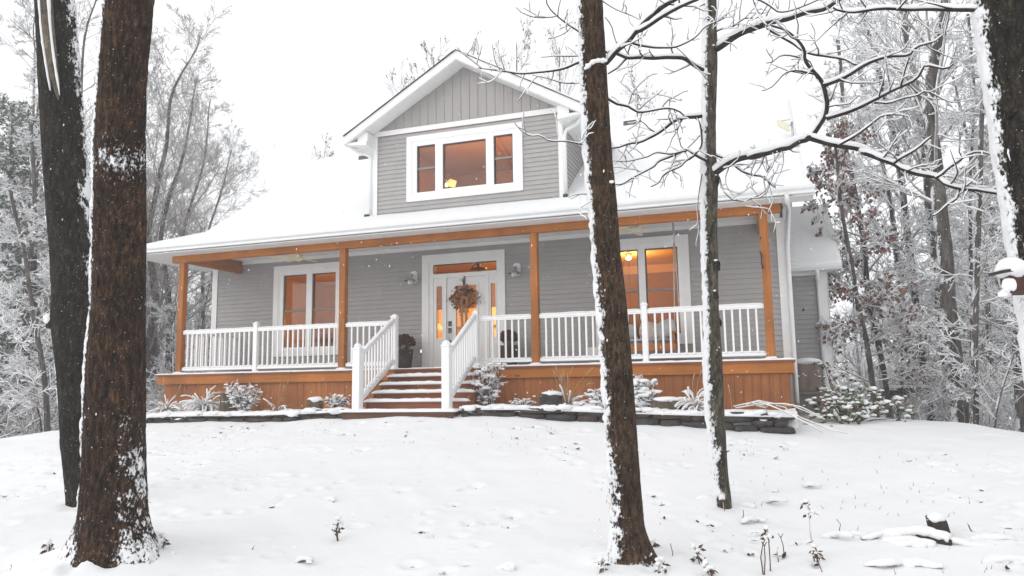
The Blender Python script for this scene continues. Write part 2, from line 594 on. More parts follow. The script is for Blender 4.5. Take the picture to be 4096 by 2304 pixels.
rng = np.random.default_rng(11)
gx = np.unique(np.concatenate([np.arange(-11, 8.5, .045), np.arange(-20, -11, .3), np.arange(8.5, 17, .3), -20 - np.cumsum(1.15 ** np.arange(30)), 17 + np.cumsum(1.15 ** np.arange(30))]))
gy = np.unique(np.concatenate([np.arange(-10, .2, .045), np.arange(.2, 16, .3), -10 - np.cumsum(.3 * 1.2 ** np.arange(30)), 16 + np.cumsum(1.15 ** np.arange(32))]))
X, Y = np.meshgrid(gx, gy)
Z = G(X, Y)
Z += (fbm(np.stack([X * .8, Y * .8, X * 0], -1), 3) - .5) * .10 + (fbm(np.stack([X * 4, Y * 4, X * 0 + 5], -1), 3) - .5) * .032
inb = (X > -11) & (X < 8.5) & (Y > -10) & (Y < .2)
pits = []
for k in range(900):
    px, py = rng.uniform(-9, 7), rng.uniform(-9.2, -1.8)
    if vnoise(np.array((px * .9, py * .9, 3.3))) < .40:
        continue
    r, dep = rng.uniform(.025, .075), rng.uniform(.02, .055)
    pits.append((px, py, r, dep))
    j0, j1 = np.searchsorted(gx, (px - .35, px + .35))
    i0, i1 = np.searchsorted(gy, (py - .35, py + .35))
    q = ((X[i0:i1, j0:j1] - px) ** 2 + (Y[i0:i1, j0:j1] - py) ** 2) / r ** 2
    Z[i0:i1, j0:j1] += -dep * np.exp(-q) + dep * .35 * np.exp(-(np.sqrt(q) - 1.8) ** 2 * 2)
# drifts at the feet of the near trees
for tx, ty, tr, th in ((-1.9, -8.0, .62, .22), (2.32, -6.35, .38, .10), (3.0, -4.43, .30, .06), (-3.83, -6.48, .4, .04)):
    Z += th * np.exp(-((X - tx) ** 2 + (Y - ty) ** 2) / tr ** 2)
nx, ny = len(gx), len(gy)
idx = np.arange(nx * ny).reshape(ny, nx)
Fq = np.stack([idx[:-1, :-1], idx[:-1, 1:], idx[1:, 1:], idx[1:, :-1]], -1).reshape(-1, 4)
mb = MB()
mb.add(np.stack([X, Y, Z], -1).reshape(-1, 3), Fq)
ground = tag(mb.build('ground', M_GSNOW), None, None, kind='structure')

# ------------------------------------------------------------------ snow helpers
def snow_strip(mb, p0, p1, w, h, seed=0, mat=0, step=.05, ends=True):
    """a rounded ridge of snow lying along p0-p1, w wide and h high"""
    p0, p1 = np.array(p0, float), np.array(p1, float)
    L = np.linalg.norm(p1 - p0)
    n = max(3, int(L / step))
    d = (p1 - p0) / L
    side = np.cross(d, (0, 0, 1.0))
    side /= np.linalg.norm(side)
    up = np.cross(side, d)
    K = 7
    V = []
    for i in range(n + 1):
        t = i / n
        e = min(1, min(t, 1 - t) * L / (.5 * w) + .25) if ends else 1
        c = p0 + (p1 - p0) * t
        nn = fbm(np.array([[t * L * 9, seed * 3.7, k * .6] for k in range(K)]), 2)
        for k in range(K):
            a = PI * k / (K - 1)
            sx = -math.cos(a) * w / 2 * (0.94 + .14 * nn[k])
            sz = (math.sin(a) ** .7) * h * (.65 + .7 * nn[k]) * (e ** .5)
            V.append(c + side * sx + up * sz)
    F = [(i * K + k, i * K + k + 1, (i + 1) * K + k + 1, (i + 1) * K + k) for i in range(n) for k in range(K - 1)]
    F += [(i * K, (i + 1) * K, (i + 1) * K + K - 1, i * K + K - 1) for i in range(n)]
    F += [tuple(range(K))[::-1], tuple(n * K + k for k in range(K))]
    mb.add(V, F, mat)

def snow_pad(mb, x0, x1, y0, y1, z, h, seed=0, mat=0, step=.06, zf=None):
    """a soft pad of snow on a flat (or zf(x,y)) top"""
    nx = max(4, int((x1 - x0) / step))
    ny = max(4, int((y1 - y0) / step))
    X, Y = np.meshgrid(np.linspace(x0, x1, nx + 1), np.linspace(y0, y1, ny + 1))
    e = np.minimum(np.minimum(X - x0, x1 - X), np.minimum(Y - y0, y1 - Y))
    t = np.clip(e / max(h * 1.1, .02), 0, 1)
    T = h * np.sqrt(1 - (1 - t) ** 2) * (.75 + .5 * fbm(np.stack([X * 5, Y * 5, X * 0 + seed], -1), 2))
    base = z if zf is None else zf(X, Y)
    V = np.stack([X, Y, base + T], -1).reshape(-1, 3)
    idx = np.arange((nx + 1) * (ny + 1)).reshape(ny + 1, nx + 1)
    F = np.stack([idx[:-1, :-1], idx[:-1, 1:], idx[1:, 1:], idx[1:, :-1]], -1).reshape(-1, 4)
    mb.add(V, F, mat)

# ------------------------------------------------------------------ the house
YW, YP = 2.052, .084
XL, XR = -9.5, 3.93
house = thing('house', 'grey clapboard house with orange cedar porch, white railings and snow covered roof', 'house', (-2.7, 0, -.95))
KY, KZ, RY, RZ, EY, EZ = 2.08, 3.59, 7.21, 7.03, -.44, 2.754
SL = (RZ - KZ) / (RY - KY)
DX0, DX1, DXM = -4.99, -.42, -2.71

def siding(mb, fmap, u0, u1, z0, z1, holes, exp=.102, lip=.019):
    z = z0
    V, F = [], []
    while z < z1 - 1e-6:
        zt = min(z + exp, z1)
        cuts = [(u0, u1)]
        for a, b, c, d in holes:
            if d > z + .004 and c < zt - .004:
                nc = []
                for p, q in cuts:
                    if b <= p or a >= q:
                        nc.append((p, q)); continue
                    if a > p: nc.append((p, a))
                    if b < q: nc.append((b, q))
                cuts = nc
        for p, q in cuts:
            n = len(V)
            V += [fmap(p, lip, z), fmap(q, lip, z), fmap(q, 0.001, zt), fmap(p, 0.001, zt), fmap(p, -.004, z), fmap(q, -.004, z)]
            F += [(n, n + 1, n + 2, n + 3), (n + 4, n + 5, n + 1, n)]
        z = zt
    mb.add(V, F)

front = lambda u, o, z: (u, YW - o, z)
mb = MB()
WL = (-7.70, -5.72, .367, 2.55)     # left porch window, outer casing
WR = (.20, 2.135, .367, 2.555)
DR = (-3.745, -1.769, -.04, 2.54)
holes = [(a + .06, b - .06, c + .06, d - .06) for a, b, c, d in (WL, WR)] + [(DR[0] + .06, DR[1] - .06, -.3, DR[3] - .06)]
siding(mb, front, XL, XR, -.85, 2.75, holes)
siding(mb, lambda u, o, z: (XR + o, u, z), YW, 12.3, -.95, 3.2, [])
siding(mb, lambda u, o, z: (XL - o, u, z), YW, 12.3, -.95, 3.2, [])
mb.prism([(YW + .01, 2.6), (12.29, 2.6), (12.29, 3.2), (7.2, 6.6), (2.2, 3.3)], 'x', XL, XL + .03)
mb.prism([(YW + .01, 2.6), (12.29, 2.6), (12.29, 3.2), (7.2, 6.6), (2.2, 3.3)], 'x', XR - .03, XR)
mb.box(XL, XR, 12.27, 12.3, -.95, 3.3)
mb.build('wall', M_SIDING, house, smooth=False)
# corner boards, frieze at the porch ceiling
mb = MB()
for x in (XL, XR):
    s = 1 if x < 0 else -1
    mb.box(x - .02 * s, x + .13 * s, YW - .035, YW - .012, -.85, 2.74)
    mb.box(x - .022 * s, x - .001 * s, YW - .033, YW + .12, -.85, 2.9)
mb.box(XL + .13, XR - .13, YW - .03, YW - .014, 2.66, 2.735)
mb.build('corner_board', M_TRIM, house, smooth=False)
# foundation
mb = MB()
mb.box(XL + .04, XR - .04, YW + .03, 12.2, -1.7, -.8)
mb.build('foundation', M_CONC, house, smooth=False)

# roofs -------------------------------------------------------------
def roofz(y):
    y = np.asarray(y, float)
    return np.where(y < KY, EZ + (KZ - EZ) * (y - EY) / (KY - EY), np.where(y < RY, KZ + SL * (y - KY), RZ - SL * (y - RY)))
rx0, rx1 = -9.93, 4.40
mb = MB()
TH = .125
def slab(x0, x1, y0, y1, dz=-.055, th=TH):
    ys = sorted({y0, y1} | {y for y in (KY, RY) if y0 < y < y1})
    top = [(y, float(roofz(y)) + dz) for y in ys]
    bot = [(y, z - th) for y, z in top[::-1]]
    mb.prism(top + bot, 'x', x0, x1)
slab(rx0 + .03, DX0 + .05, EY + .12, 12.4)
slab(DX1 - .05, rx1 - .03, EY + .12, 12.4)
slab(DX0 + .05, DX1 - .05, EY + .12, YW - .02)
slab(DX0 + .05, DX1 - .05, 6.2, 12.4)
mb.build('roof', M_SHINGLE, house, smooth=False)
roof_o = house.children[-1]

def snow_on_roof(x0, x1, y0, y1, zf, th=.055, seed=0, step=.06, parent=house, name='roof_snow', cut=None, edge=.07):
    nx, ny = max(6, int((x1 - x0) / step)), max(6, int((y1 - y0) / step))
    X, Y = np.meshgrid(np.linspace(x0, x1, nx + 1), np.linspace(y0, y1, ny + 1))
    n1 = fbm(np.stack([X * 1.3, Y * 1.3, X * 0 + seed], -1), 3) - .5
    n2 = fbm(np.stack([X * 9, Y * 9, X * 0 + seed], -1), 2) - .5
    wob = (fbm(np.stack([X * 3, Y * 3, X * 0 + seed + 9], -1), 2) - .5)
    X2 = X.copy(); Y2 = Y.copy()
    e = np.minimum(np.minimum(X - x0, x1 - X), np.minimum(Y - y0, y1 - Y))
    on = e < 1e-6
    Y2 = np.where(np.abs(Y - y0) < 1e-6, Y + wob * .075, Y2)
    t = np.clip(e / edge, 0, 1)
    T = th * np.sqrt(1 - (1 - t) ** 2) + (n1 * .03 + n2 * .012) * t - .055
    V = np.stack([X2, Y2, zf(X, Y) + T], -1).reshape(-1, 3)
    idx = np.arange((nx + 1) * (ny + 1)).reshape(ny + 1, nx + 1)
    keep = np.ones((ny, nx), bool)
    if cut is not None:
        keep = ~cut((X[:-1, :-1] + X[1:, 1:]) / 2, (Y[:-1, :-1] + Y[1:, 1:]) / 2)
    F = np.stack([idx[:-1, :-1], idx[:-1, 1:], idx[1:, 1:], idx[1:, :-1]], -1)[keep].reshape(-1, 4)
    mb = MB()
    mb.add(V, F)
    return mb.build(name, M_SNOW, parent)
snow_on_roof(rx0, rx1, EY + .015, 12.4, lambda x, y: roofz(y), .055, 1, .075,
             roof_o, 'roof_snow', lambda x, y: (x > DX0 + .08) & (x < DX1 - .08) & (y > YW - .03) & (y < 6.3))
# gutter, soffit, porch ceiling, rake boards
mb = MB()
mb.prism([(EY, 2.735), (EY + .005, 2.69), (EY + .05, 2.655), (EY + .05, 2.615), (EY + .13, 2.615), (EY + .13, 2.735)], 'x', rx0, rx1)
mb.build('gutter', M_GUTTER, house, smooth=False)
mb = MB()
mb.box(rx0 + .02, rx1 - .02, EY + .131, YP + .02, 2.585, 2.605)
for k in range(95):
    x = rx0 + .1 + k * .15
    mb.box(x, x + .012, EY + .135, YP - .003, 2.580, 2.586)
mb.box(rx0 + .02, -8.98, YP + .02, YW + .1, 2.587, 2.607)
mb.box(rx1 - .35, rx1 - .025, EY + .132, EY + .15, 2.60, 2.74)
mb.build('soffit', M_TRIM, house, smooth=False)
mb = MB()
mb.box(-8.98, 3.88, YP + .15, YW - .013, 2.735, 2.76)
for k in range(62):
    mb.box(-8.9 + k * .205, -8.885 + k * .205, YP + .16, YW - .02, 2.729, 2.736)
mb.build('porch_ceiling', M_TRIM, house, smooth=False)
mb = MB()
for x in (rx0 + .005, rx1 - .035):
    ys = [EY + .13, KY, RY, 12.38]
    top = [(y, float(roofz(y)) - .052) for y in ys]
    mb.prism(top + [(y, z - .215) for y, z in top[::-1]], 'x', x, x + .03)
mb.build('rake_board', M_TRIM, house, smooth=False)
mb = MB()
for xa, xb in ((rx0 + .03, XL), (XR, rx1 - .035)):
    ys = [YW + .1, RY, 12.3] if xa < 0 else [YP + .03, KY, RY, 12.3]
    top = [(y, float(roofz(y)) - .252) for y in ys]
    mb.prism(top + [(y, z - .02) for y, z in top[::-1]], 'x', xa, xb)
mb.build('rake_soffit', M_TRIM, house, smooth=False)

# dormer ------------------------------------------------------------
dz0, dz1, dza = 3.3, 5.458, 6.87
mb = MB()
DW = (-4.14, -1.32, 3.81, 5.355)
siding(mb, front, DX0 + .02, DX1 - .02, dz0, dz1, [(DW[0] + .06, DW[1] - .06, DW[2] + .06, DW[3] - .06)])
siding(mb, lambda u, o, z: (DX1 + o - .012, u, z), YW, 6.0, dz0, 5.6, [])
siding(mb, lambda u, o, z: (DX0 - o + .012, u, z), YW, 6.0, dz0, 5.6, [])
dormer = mb.build('dormer', M_SIDING, house, smooth=False)
mb = MB()
def drz(x, top=7.106):
    return top - .578 * np.abs(np.asarray(x, float) - DXM)
mb.prism([(DX0, 5.576), (DX1, 5.576), (DX1, float(drz(DX1)) - .21), (DXM, 6.88), (DX0, float(drz(DX0)) - .21)], 'y', YW - .008, YW + .02)
x = DX0 + .13
while x < DX1 - .05:
    zt = float(drz(x)) - .235
    if zt > 5.60:
        mb.box(x - .014, x + .014, YW - .022, YW - .009, 5.577, zt)
    x += .2065
for sg in (-1, 1):
    xe = DX0 if sg < 0 else DX1
    mb.prism([(DXM, 6.875), (xe, float(drz(xe)) - .235), (xe, float(drz(xe)) - .265), (DXM, 6.845)], 'y', YW - .024, YW - .009)
mb.build('gable_panel', M_BATTEN, dormer, smooth=False)
mb = MB()
mb.box(DX0 + .05, DX1 - .05, YW - .034, YW - .014, 5.458, 5.576)
for x, s in ((DX0, 1), (DX1, -1)):
    mb.box(x - .012 * s, x + .088 * s, YW - .036, YW - .0135, 3.46, 5.53)
    mb.box(x - .014 * s, x - .001 * s, YW - .034, YW + .09, 3.46, 5.53)
mb.build('dormer_trim', M_TRIM, dormer, smooth=False)
# dormer roof
DY0, DY1 = 1.60, 7.2
xe0, xe1 = -5.55, .13
mb = MB()
for xe in (xe0, xe1):
    ze = float(drz(xe))
    mb.prism([(DXM, 7.07), (xe, ze - .035), (xe, ze - .20), (DXM, 6.90)], 'y', DY0 + .025, DY1)
dr_o = mb.build('dormer_roof', M_SHINGLE, dormer, smooth=False)
mb = MB()
for xe in (xe0, xe1):
    ze = float(drz(xe))
    mb.prism([(DXM, 7.085), (xe, ze - .02), (xe, ze - .045), (DXM, 7.06)], 'y', DY0 - .02, DY0 + .03)
mb.build('drip_edge', M_SHINGLE, dormer, smooth=False)
mb = MB()
for xe in (xe0, xe1):
    ze = float(drz(xe))
    mb.prism([(DXM, 7.06), (xe, ze - .045), (xe, ze - .245), (DXM, 6.86)], 'y', DY0, DY0 + .024)
mb.build('rake_fascia', M_TRIM, dormer, smooth=False)
mb = MB()
for xe in (xe0, xe1):
    ze = float(drz(xe))
    s = 1 if xe < DXM else -1
    mb.prism([(DXM, 6.86), (xe, ze - .245), (xe, ze - .262), (DXM, 6.843)], 'y', DY0 + .0245, YW - .012)
    k = 0
    while k < 26:
        xx = xe + s * (.2 + k * .105)
        if (xx - DXM) * s > -.05: break
        zz = float(drz(xx)) - .262
        mb.prism([(xx, zz), (xx + s * .010, zz + .005), (xx + s * .010, zz - .001), (xx, zz - .006)], 'y', DY0 + .03, YW - .03)
        k += 1
    # boxed eave return and level soffit along the side wall
    xw = DX0 if s > 0 else DX1
    mb.prism([(xe + s * .02, ze - .20), (xw, ze - .20), (xw, ze - .30), (xe + s * .02, ze - .24)], 'y', DY0 + .05, DY1 - 2.0)
    mb.box(xe + s * .30, xw + s * .001, DY0 + .10, YW - .037, ze - .30, ze + .02)
mb.build('dormer_soffit', M_TRIM, dormer, smooth=False)
mb = MB()
for xe in (xe0, xe1):
    s = 1 if xe < DXM else -1
    ze = float(drz(xe))
    mb.prism([(xe - s * .09, ze - .02), (xe - s * .085, ze - .07), (xe - s * .04, ze - .13), (xe, ze - .13), (xe, ze - .02)], 'y', DY0 - .005, 5.0)
mb.build('dormer_gutter', M_GUTTER, dormer, smooth=False)
for sg, xa, xb in ((0, xe0, DXM), (1, DXM, xe1)):
    snow_on_roof(xa - (.03 if not sg else .0), xb + (.03 if sg else 0), DY0 - .03, DY1 + .1, lambda x, y: drz(x) + .02, .05, 3 + sg, .06, dr_o, 'dormer_roof_snow', None, .04)
# downspouts
def downspout(pts, w=.075):
    mb = MB()
    mb.tube(pts, w * .55, 8)
    return mb.build('downspout', M_GUTTER, house)
zl = float(drz(xe0))
downspout([(xe0 + .02, 1.75, zl - .12), (xe0 + .03, 1.78, zl - .24), (xe0 + .20, 1.95, zl - .36), (xe0 + .44, 2.0, zl - .44), (xe0 + .49, 2.0, zl - .56), (xe0 + .49, 2.0, 3.60)])
downspout([(xe1 - .02, 1.75, zl - .12), (xe1 - .03, 1.78, zl - .24), (xe1 - .20, 1.95, zl - .34), (xe1 - .45, 2.0, zl - .44), (xe1 - .49, 2.0, zl - .56), (xe1 - .49, 2.0, 3.60)])
mb = MB()
mb.box(xe0 + .36, xe0 + .46, 1.93, 2.01, 3.525, 3.60)
mb.build('downspout_outlet', M_BLACK, house, smooth=False)
mb = MB()
mb.box(xe1 - .53, xe1 - .43, 1.90, 1.98, 3.52, 3.60)
mb.build('downspout_outlet', M_BLACK, house, smooth=False)
downspout([(3.966,-0.360,2.643), (3.967,-0.360,2.526), (4.004,0.600,2.648), (4.050,1.900,2.858), (3.985, 1.985, 2.1), (3.985, 1.985, .4), (3.985, 1.985, -.55), (3.98, 1.9, -.86)])

# windows -----------------------------------------------------------
def window(rect, panes, cas=.115, label=None, mid=None):
    x0, x1, z0, z1 = rect
    mb = MB()
    y0 = YW - .045
    mb.box(x0, x0 + cas, y0, YW + .02, z0, z1)
    mb.box(x1 - cas, x1, y0, YW + .02, z0, z1)
    mb.box(x0 + cas, x1 - cas, y0 - .002, YW + .02, z1 - cas, z1)
    mb.box(x0 + cas, x1 - cas, y0 - .002, YW + .02, z0, z0 + cas)
    win = mb.build('window', M_TRIM, house, smooth=False, label=label)
    mb = MB()
    a, b, c, d = x0 + cas, x1 - cas, z0 + cas, z1 - cas
    xs = [a] + [q for p in panes for q in (p[0], p[1])] + [b]
    for i in range(0, len(xs), 2):
        mb.box(xs[i], xs[i + 1], YW - .025, YW + .08, c, d)
    for p in panes:
        mb.box(p[0], p[1], YW - .024, YW + .08, p[3], d)
        mb.box(p[0], p[1], YW - .024, YW + .08, c, p[2])
    e = .03
    mb.box(a, b, YW - .034, YW - .026, d - e, d)
    mb.box(a, b, YW - .034, YW - .026, c, c + e)
    mb.box(a, a + e, YW - .034, YW - .026, c + e, d - e)
    mb.box(b - e, b, YW - .034, YW - .026, c + e, d - e)
    mb.build('window_frame', M_VINYL, win, smooth=False)
    for p in panes:
        mb = MB()
        q = .022
        mb.box(p[0], p[0] + q, YW + .0, YW + .07, p[2], p[3])
        mb.box(p[1] - q, p[1], YW + .0, YW + .07, p[2], p[3])
        mb.box(p[0] + q, p[1] - q, YW + .0, YW + .07, p[3] - q, p[3])
        mb.box(p[0] + q, p[1] - q, YW + .0, YW + .07, p[2], p[2] + q)
        mb.build('sash', M_DARK, win, smooth=False)
        if p[4] is not None:
            mb = MB()
            mb.box(p[0] + q, p[1] - q, YW + .005, YW + .065, p[4] - .022, p[4] + .022)
            mb.build('sash_rail', M_MIDRAIL, win, smooth=False)
        mb = MB()
        mb.box(p[0] + q * .5, p[1] - q * .5, YW + .04, YW + .046, p[2] + q * .5, p[3] - q * .5)
        mb.build('pane', M_GLASS, win, smooth=False)
window(WL, [(-7.43, -6.785, .58, 2.315, 1.45), (-6.625, -5.985, .58, 2.315, 1.45)], .14, 'double sash window left of the door lit dull orange inside')
window(WR, [(.47, 1.115, .58, 2.325, 1.48), (1.252, 1.91, .58, 2.325, 1.48)], .14, 'double sash window behind the porch swing lit orange inside')
window(DW, [(-3.885, -3.42, 4.01, 5.115, 4.575), (-3.235, -2.18, 4.035, 5.088, None), (-2.0, -1.548, 4.01, 5.125, 4.60)], .125, 'wide three part dormer window glowing brown')

# front door --------------------------------------------------------
x0, x1, z0, z1 = DR
mb = MB()
mb.box(x0, x0 + .165, YW - .045, YW + .02, z0, z1)
mb.box(x1 - .145, x1, YW - .045, YW + .02, z0, z1)
mb.box(x0 + .165, x1 - .145, YW - .047, YW + .02, z1 - .15, z1)
a, b = x0 + .165, x1 - .145
mb.box(a, -3.48, YW - .02, YW + .08, 0, z1 - .15)
mb.box(-1.965, b, YW - .02, YW + .08, 0, z1 - .15)
mb.box(-3.48, -1.965, YW - .021, YW + .08, 2.31, z1 - .15)
mb.box(-3.48, -1.965, YW - .03, YW + .08, 2.0, 2.09)
mb.box(-3.235, -3.165, YW - .018, YW + .08, 0, 2.0)
mb.box(-2.225, -2.155, YW - .018, YW + .08, 0, 2.0)
mb.box(-3.48, -1.965, YW - .04, YW + .08, -.045, .02)
dframe = mb.build('door_frame', M_DOOR, house, smooth=False)
for xa, xb, ga, gb in ((-3.48, -3.235, -3.405, -3.265), (-2.155, -1.965, -2.11, -2.0)):
    mb = MB()
    mb.box(xa, ga, YW + .0, YW + .05, .02, 2.0)
    mb.box(gb, xb, YW + .0, YW + .05, .02, 2.0)
    mb.box(ga, gb, YW + .0, YW + .05, 1.82, 2.0)
    mb.box(ga, gb, YW + .0, YW + .05, .02, .655)
    for u0, u1, w0, w1 in ((ga - .025, ga, .63, 1.845), (gb, gb + .025, .63, 1.845), (ga, gb, 1.82, 1.845), (ga, gb, .63, .655)):
        mb.box(u0, u1, YW - .012, YW - .001, w0, w1)
    mb.box(ga - .01, gb + .01, YW - .008, YW - .001, .15, .50)
    mb.build('sidelight', M_DOOR, dframe, smooth=False)
for r in ((-3.405, -3.265, .655, 1.82), (-2.11, -2.0, .655, 1.82), (-3.48, -1.965, 2.09, 2.31)):
    mb = MB()
    mb.box(r[0], r[1], YW + .03, YW + .036, r[2], r[3])
    mb.build('pane', M_GLASS, dframe, smooth=False)
mb = MB()
mb.box(-3.48, -3.455, YW + .0, YW + .06, 2.09, 2.31)
mb.box(-3.455, -1.99, YW + .0, YW + .06, 2.288, 2.31)
mb.build('transom_sash', M_DARK, dframe, smooth=False)
mb = MB()
ga, gb, gc, gd = -2.94, -2.447, .64, 1.812
mb.box(-3.163, ga, YW + .02, YW + .06, .022, 1.998)
mb.box(gb, -2.227, YW + .02, YW + .06, .022, 1.998)
mb.box(ga, gb, YW + .02, YW + .06, gd, 1.998)
mb.box(ga, gb, YW + .02, YW + .06, .022, gc)
for u0, u1, w0, w1 in ((ga - .045, ga, gc - .045, gd + .045), (gb, gb + .045, gc - .045, gd + .045), (ga, gb, gd, gd + .045), (ga, gb, gc - .045, gc)):
    mb.box(u0, u1, YW + .004, YW + .019, w0, w1)
mb.box(-3.05, -2.74, YW + .012, YW + .019, .12, .52)
mb.box(-2.65, -2.34, YW + .012, YW + .019, .12, .52)
door = mb.build('front_door', M_DOOR, house, smooth=False)
mb = MB()
mb.box(ga, gb, YW + .035, YW + .041, gc, gd)
mb.build('pane', M_GLASS, door, smooth=False)
mb = MB()
mb.box(-3.125, -3.045, YW - .005, YW + .0195, .92, 1.03, bev=.006)
mb.box(-3.125, -3.045, YW - .01, YW + .0195, .775, .88, bev=.006)
mb.tube([(-3.085, YW + .0, .80), (-3.085, YW - .05, .77), (-3.085, YW - .055, .68), (-3.085, YW - .04, .61), (-3.085, YW + .01, .58)], .013, 8)
mb.box(-3.115, -3.055, YW - .005, YW + .0195, .53, .61, bev=.006)
mb.build('door_handle', M_METAL, door)

# rooms behind the glass -------------------------------------------
def room(x0, x1, y0, y1, z0, z1, mat, name='interior_wall'):
    mb = MB()
    t = .04
    mb.box(x0 - t, x0, y0, y1 + t, z0, z1)
    mb.box(x1, x1 + t, y0, y1 + t, z0, z1)
    mb.box(x0, x1, y1, y1 + t, z0, z1)
    mb.box(x0, x1, y0, y1, z0 - t, z0)
    mb.box(x0, x1, y0, y1, z1, z1 + t)
    return mb.build(name, mat, house, smooth=False)
def lamp(loc, w, c=(1, .50, .17), r=.12):
    d = bpy.data.lights.new('room_light', 'POINT')
    d.energy, d.color, d.shadow_soft_size = w, c, r
    o = bpy.data.objects.new('room_light', d)
    COL.objects.link(o)
    o.location = loc
LY = YW + .16
room(-9.3, -5.8, LY, 6.6, 0, 2.68, M_INT)
room(-5.7, -.6, LY, 8.5, 0, 2.68, M_INT)
room(-.5, 3.75, LY, 6.4, 0, 2.68, M_INT)
room(DX0 + .2, DX1 - .2, LY, 6.1, 3.45, 5.56, M_INTB)
lamp((-6.5, 3.4, 1.2), 88, (1, .47, .13))
lamp((-3.6, 7.0, 1.9), 190, (1, .54, .17))
lamp((-2.5, 3.6, 2.5), 60, (1, .47, .13))
lamp((.5, 4.4, 2.3), 115, (1, .47, .13))
lamp((-2.7, 2.75, 3.8), 140, (1, .53, .19), .2)
# furniture seen through the glass
mb = MB()
mb.box(-8.1, -7.3, 6.30, 6.4, .9, 1.85, bev=.02)
mb.box(-9.0, -6.2, 5.9, 6.45, 0, .75)
tv = mb.build('television', M_INTD, house, smooth=False)
mb = MB()
pa, pb = (-10.285,6.520,2.555), (-9.761,6.520,1.732)
mb.box(pa[0], pb[0], 6.5, 6.55, pb[2], pa[2], bev=.02)
mb.build('wall_picture', M_INTD, house, smooth=False)
mb = MB()
pa = (1.033,6.300,2.455)
mb.box(-.45, 3.7, 6.34, 6.38, 0, pa[2])
mb.build('wall_panel', M_INTP, house, smooth=False)
mb = MB()
pa = (-4.078,5.400,1.677)
mb.box(-5.68, -.62, 5.38, 5.46, pa[2], 2.67)
mb.build('doorway_header', M_INT, house, smooth=False)
mb = MB()
mb.box(-1.35, -.62, 5.38, 5.46, 0, pa[2])
mb.build('doorway_wall', M_INT, house, smooth=False)
mb = MB()
mb.box(-9.25, -5.85, 6.53, 6.59, 0, 1.25)
mb.build('wainscot', M_INTW, house, smooth=False)
mb = MB()
mb.box(-5.6, -.7, 8.3, 8.45, 1.45, 2.2)
mb.box(-4.3, -3.7, 8.1, 8.4, 0, 1.3)
mb.box(-1.6, -.9, 5.2, 5.6, 0, 1.55)
mb.build('kitchen_cabinet', M_INTC, house, smooth=False)
mb = MB()
mb.box(.9, 3.7, 6.2, 6.35, 0, 1.55)
mb.box(1.6, 2.6, 5.6, 6.1, 0, .95)
mb.build('sideboard', M_INTW, house, smooth=False)

# porch: beam, posts ------------------------------------------------
mb = MB()
mb.box(-8.985, 3.868, YP, YP + .14, 2.44, 2.584, bev=.006)
mb.build('porch_beam', M_BEAM, house, smooth=False)
for x in (-8.695, 3.535):
    mb = MB()
    mb.box(x - .065, x + .065, YP + .141, YW - .04, 2.435, 2.73, bev=.006)
    mb.build('side_beam', M_SIDEBEAM, house, smooth=False)
PX = [-8.707 + i * 4.0961 for i in range(4)]
for i, x in enumerate(PX):
    mb = MB()
    mb.box(x - .07, x + .07, YP + .001, YP + .139, -.04, 2.439, bev=.008)
    po = mb.build('porch_post', M_POST, house, smooth=False)
    mb = MB()
    mb.box(x - .10, x + .10, YP - .03, YP + .17, -.05, -.018, bev=.01)
    snow_pad(mb, x - .105, x + .105, YP - .04, YP + .18, -.02, .03, i, 1, .03)
    mb.build('post_base', [M_VINYL, M_SNOW], po)
mb = MB()
mb.box(3.51, 3.53, YP - .02, YP + .0, 2.0, 2.03)
mb.tube([(3.50, YP - .05, 1.78), (3.52, YP - .06, 1.70), (3.515, YP - .05, 1.60), (3.53, YP - .05, 1.48)], [.012, .018, .012, .02], 6)
o = mb.build('hook_ornament', M_BLACK)
tag(at_base(o, (3.52, YP - .05, 1.48)), 'small black twisted hook hanging on the right end porch post', 'hook')

# deck ---------------------------------------------------------------
mb = MB()
mb.box(-9.20, 3.95, -.03, YW - .05, -.085, -.05)
deck = mb.build('porch_deck', M_STEP, house, smooth=False)
mb = MB()
mb.box(-9.17, 3.92, 0, .04, -.262, -.086)
mb.box(-9.17, -9.13, .04, YW - .06, -.262, -.086)
mb.box(3.88, 3.92, .04, YW - .06, -.262, -.086)
mb.build('deck_fascia', M_FASCIA, house, smooth=False)
mb = MB()
R_ = random.Random(3)
x = -9.05
while x < 3.84:
    w = R_.choice((.135, .14, .14, .18, .12))
    xe = min(x + w, 3.85)
    y = .055 + R_.uniform(0, .006)
    mb.box(x, xe - .003, y, y + .022, -1.15, -.2625, bev=.002)
    x += w
y = .08
while y < 1.9:
    mb.box(3.828, 3.85, y, y + .135, -1.15, -.2625)
    mb.box(-9.05, -9.03, y, y + .135, -1.15, -.2625)
    y += .14
mb.box(-9.0, 3.8, .08, .10, -1.15, -.2625)
mb.build('deck_skirting', M_SKIRT, house, smooth=False)
mb = MB()
snow_strip(mb, (-9.21, .02, -.052), (-3.48, .02, -.052), .13, .032, 2)
snow_strip(mb, (-1.62, .02, -.052), (3.96, .02, -.052), .13, .032, 3)
snow_strip(mb, (-3.4, .0, -.052), (-1.7, .0, -.052), .08, .02, 4)
snow_pad(mb, -9.15, 3.9, .07, 1.45, -.051, .008, 5, 0, .12)  # unseen thin snow sheet added to bounce light under the porch roof
mb.build('deck_snow_and_bounce', M_SNOW, deck)

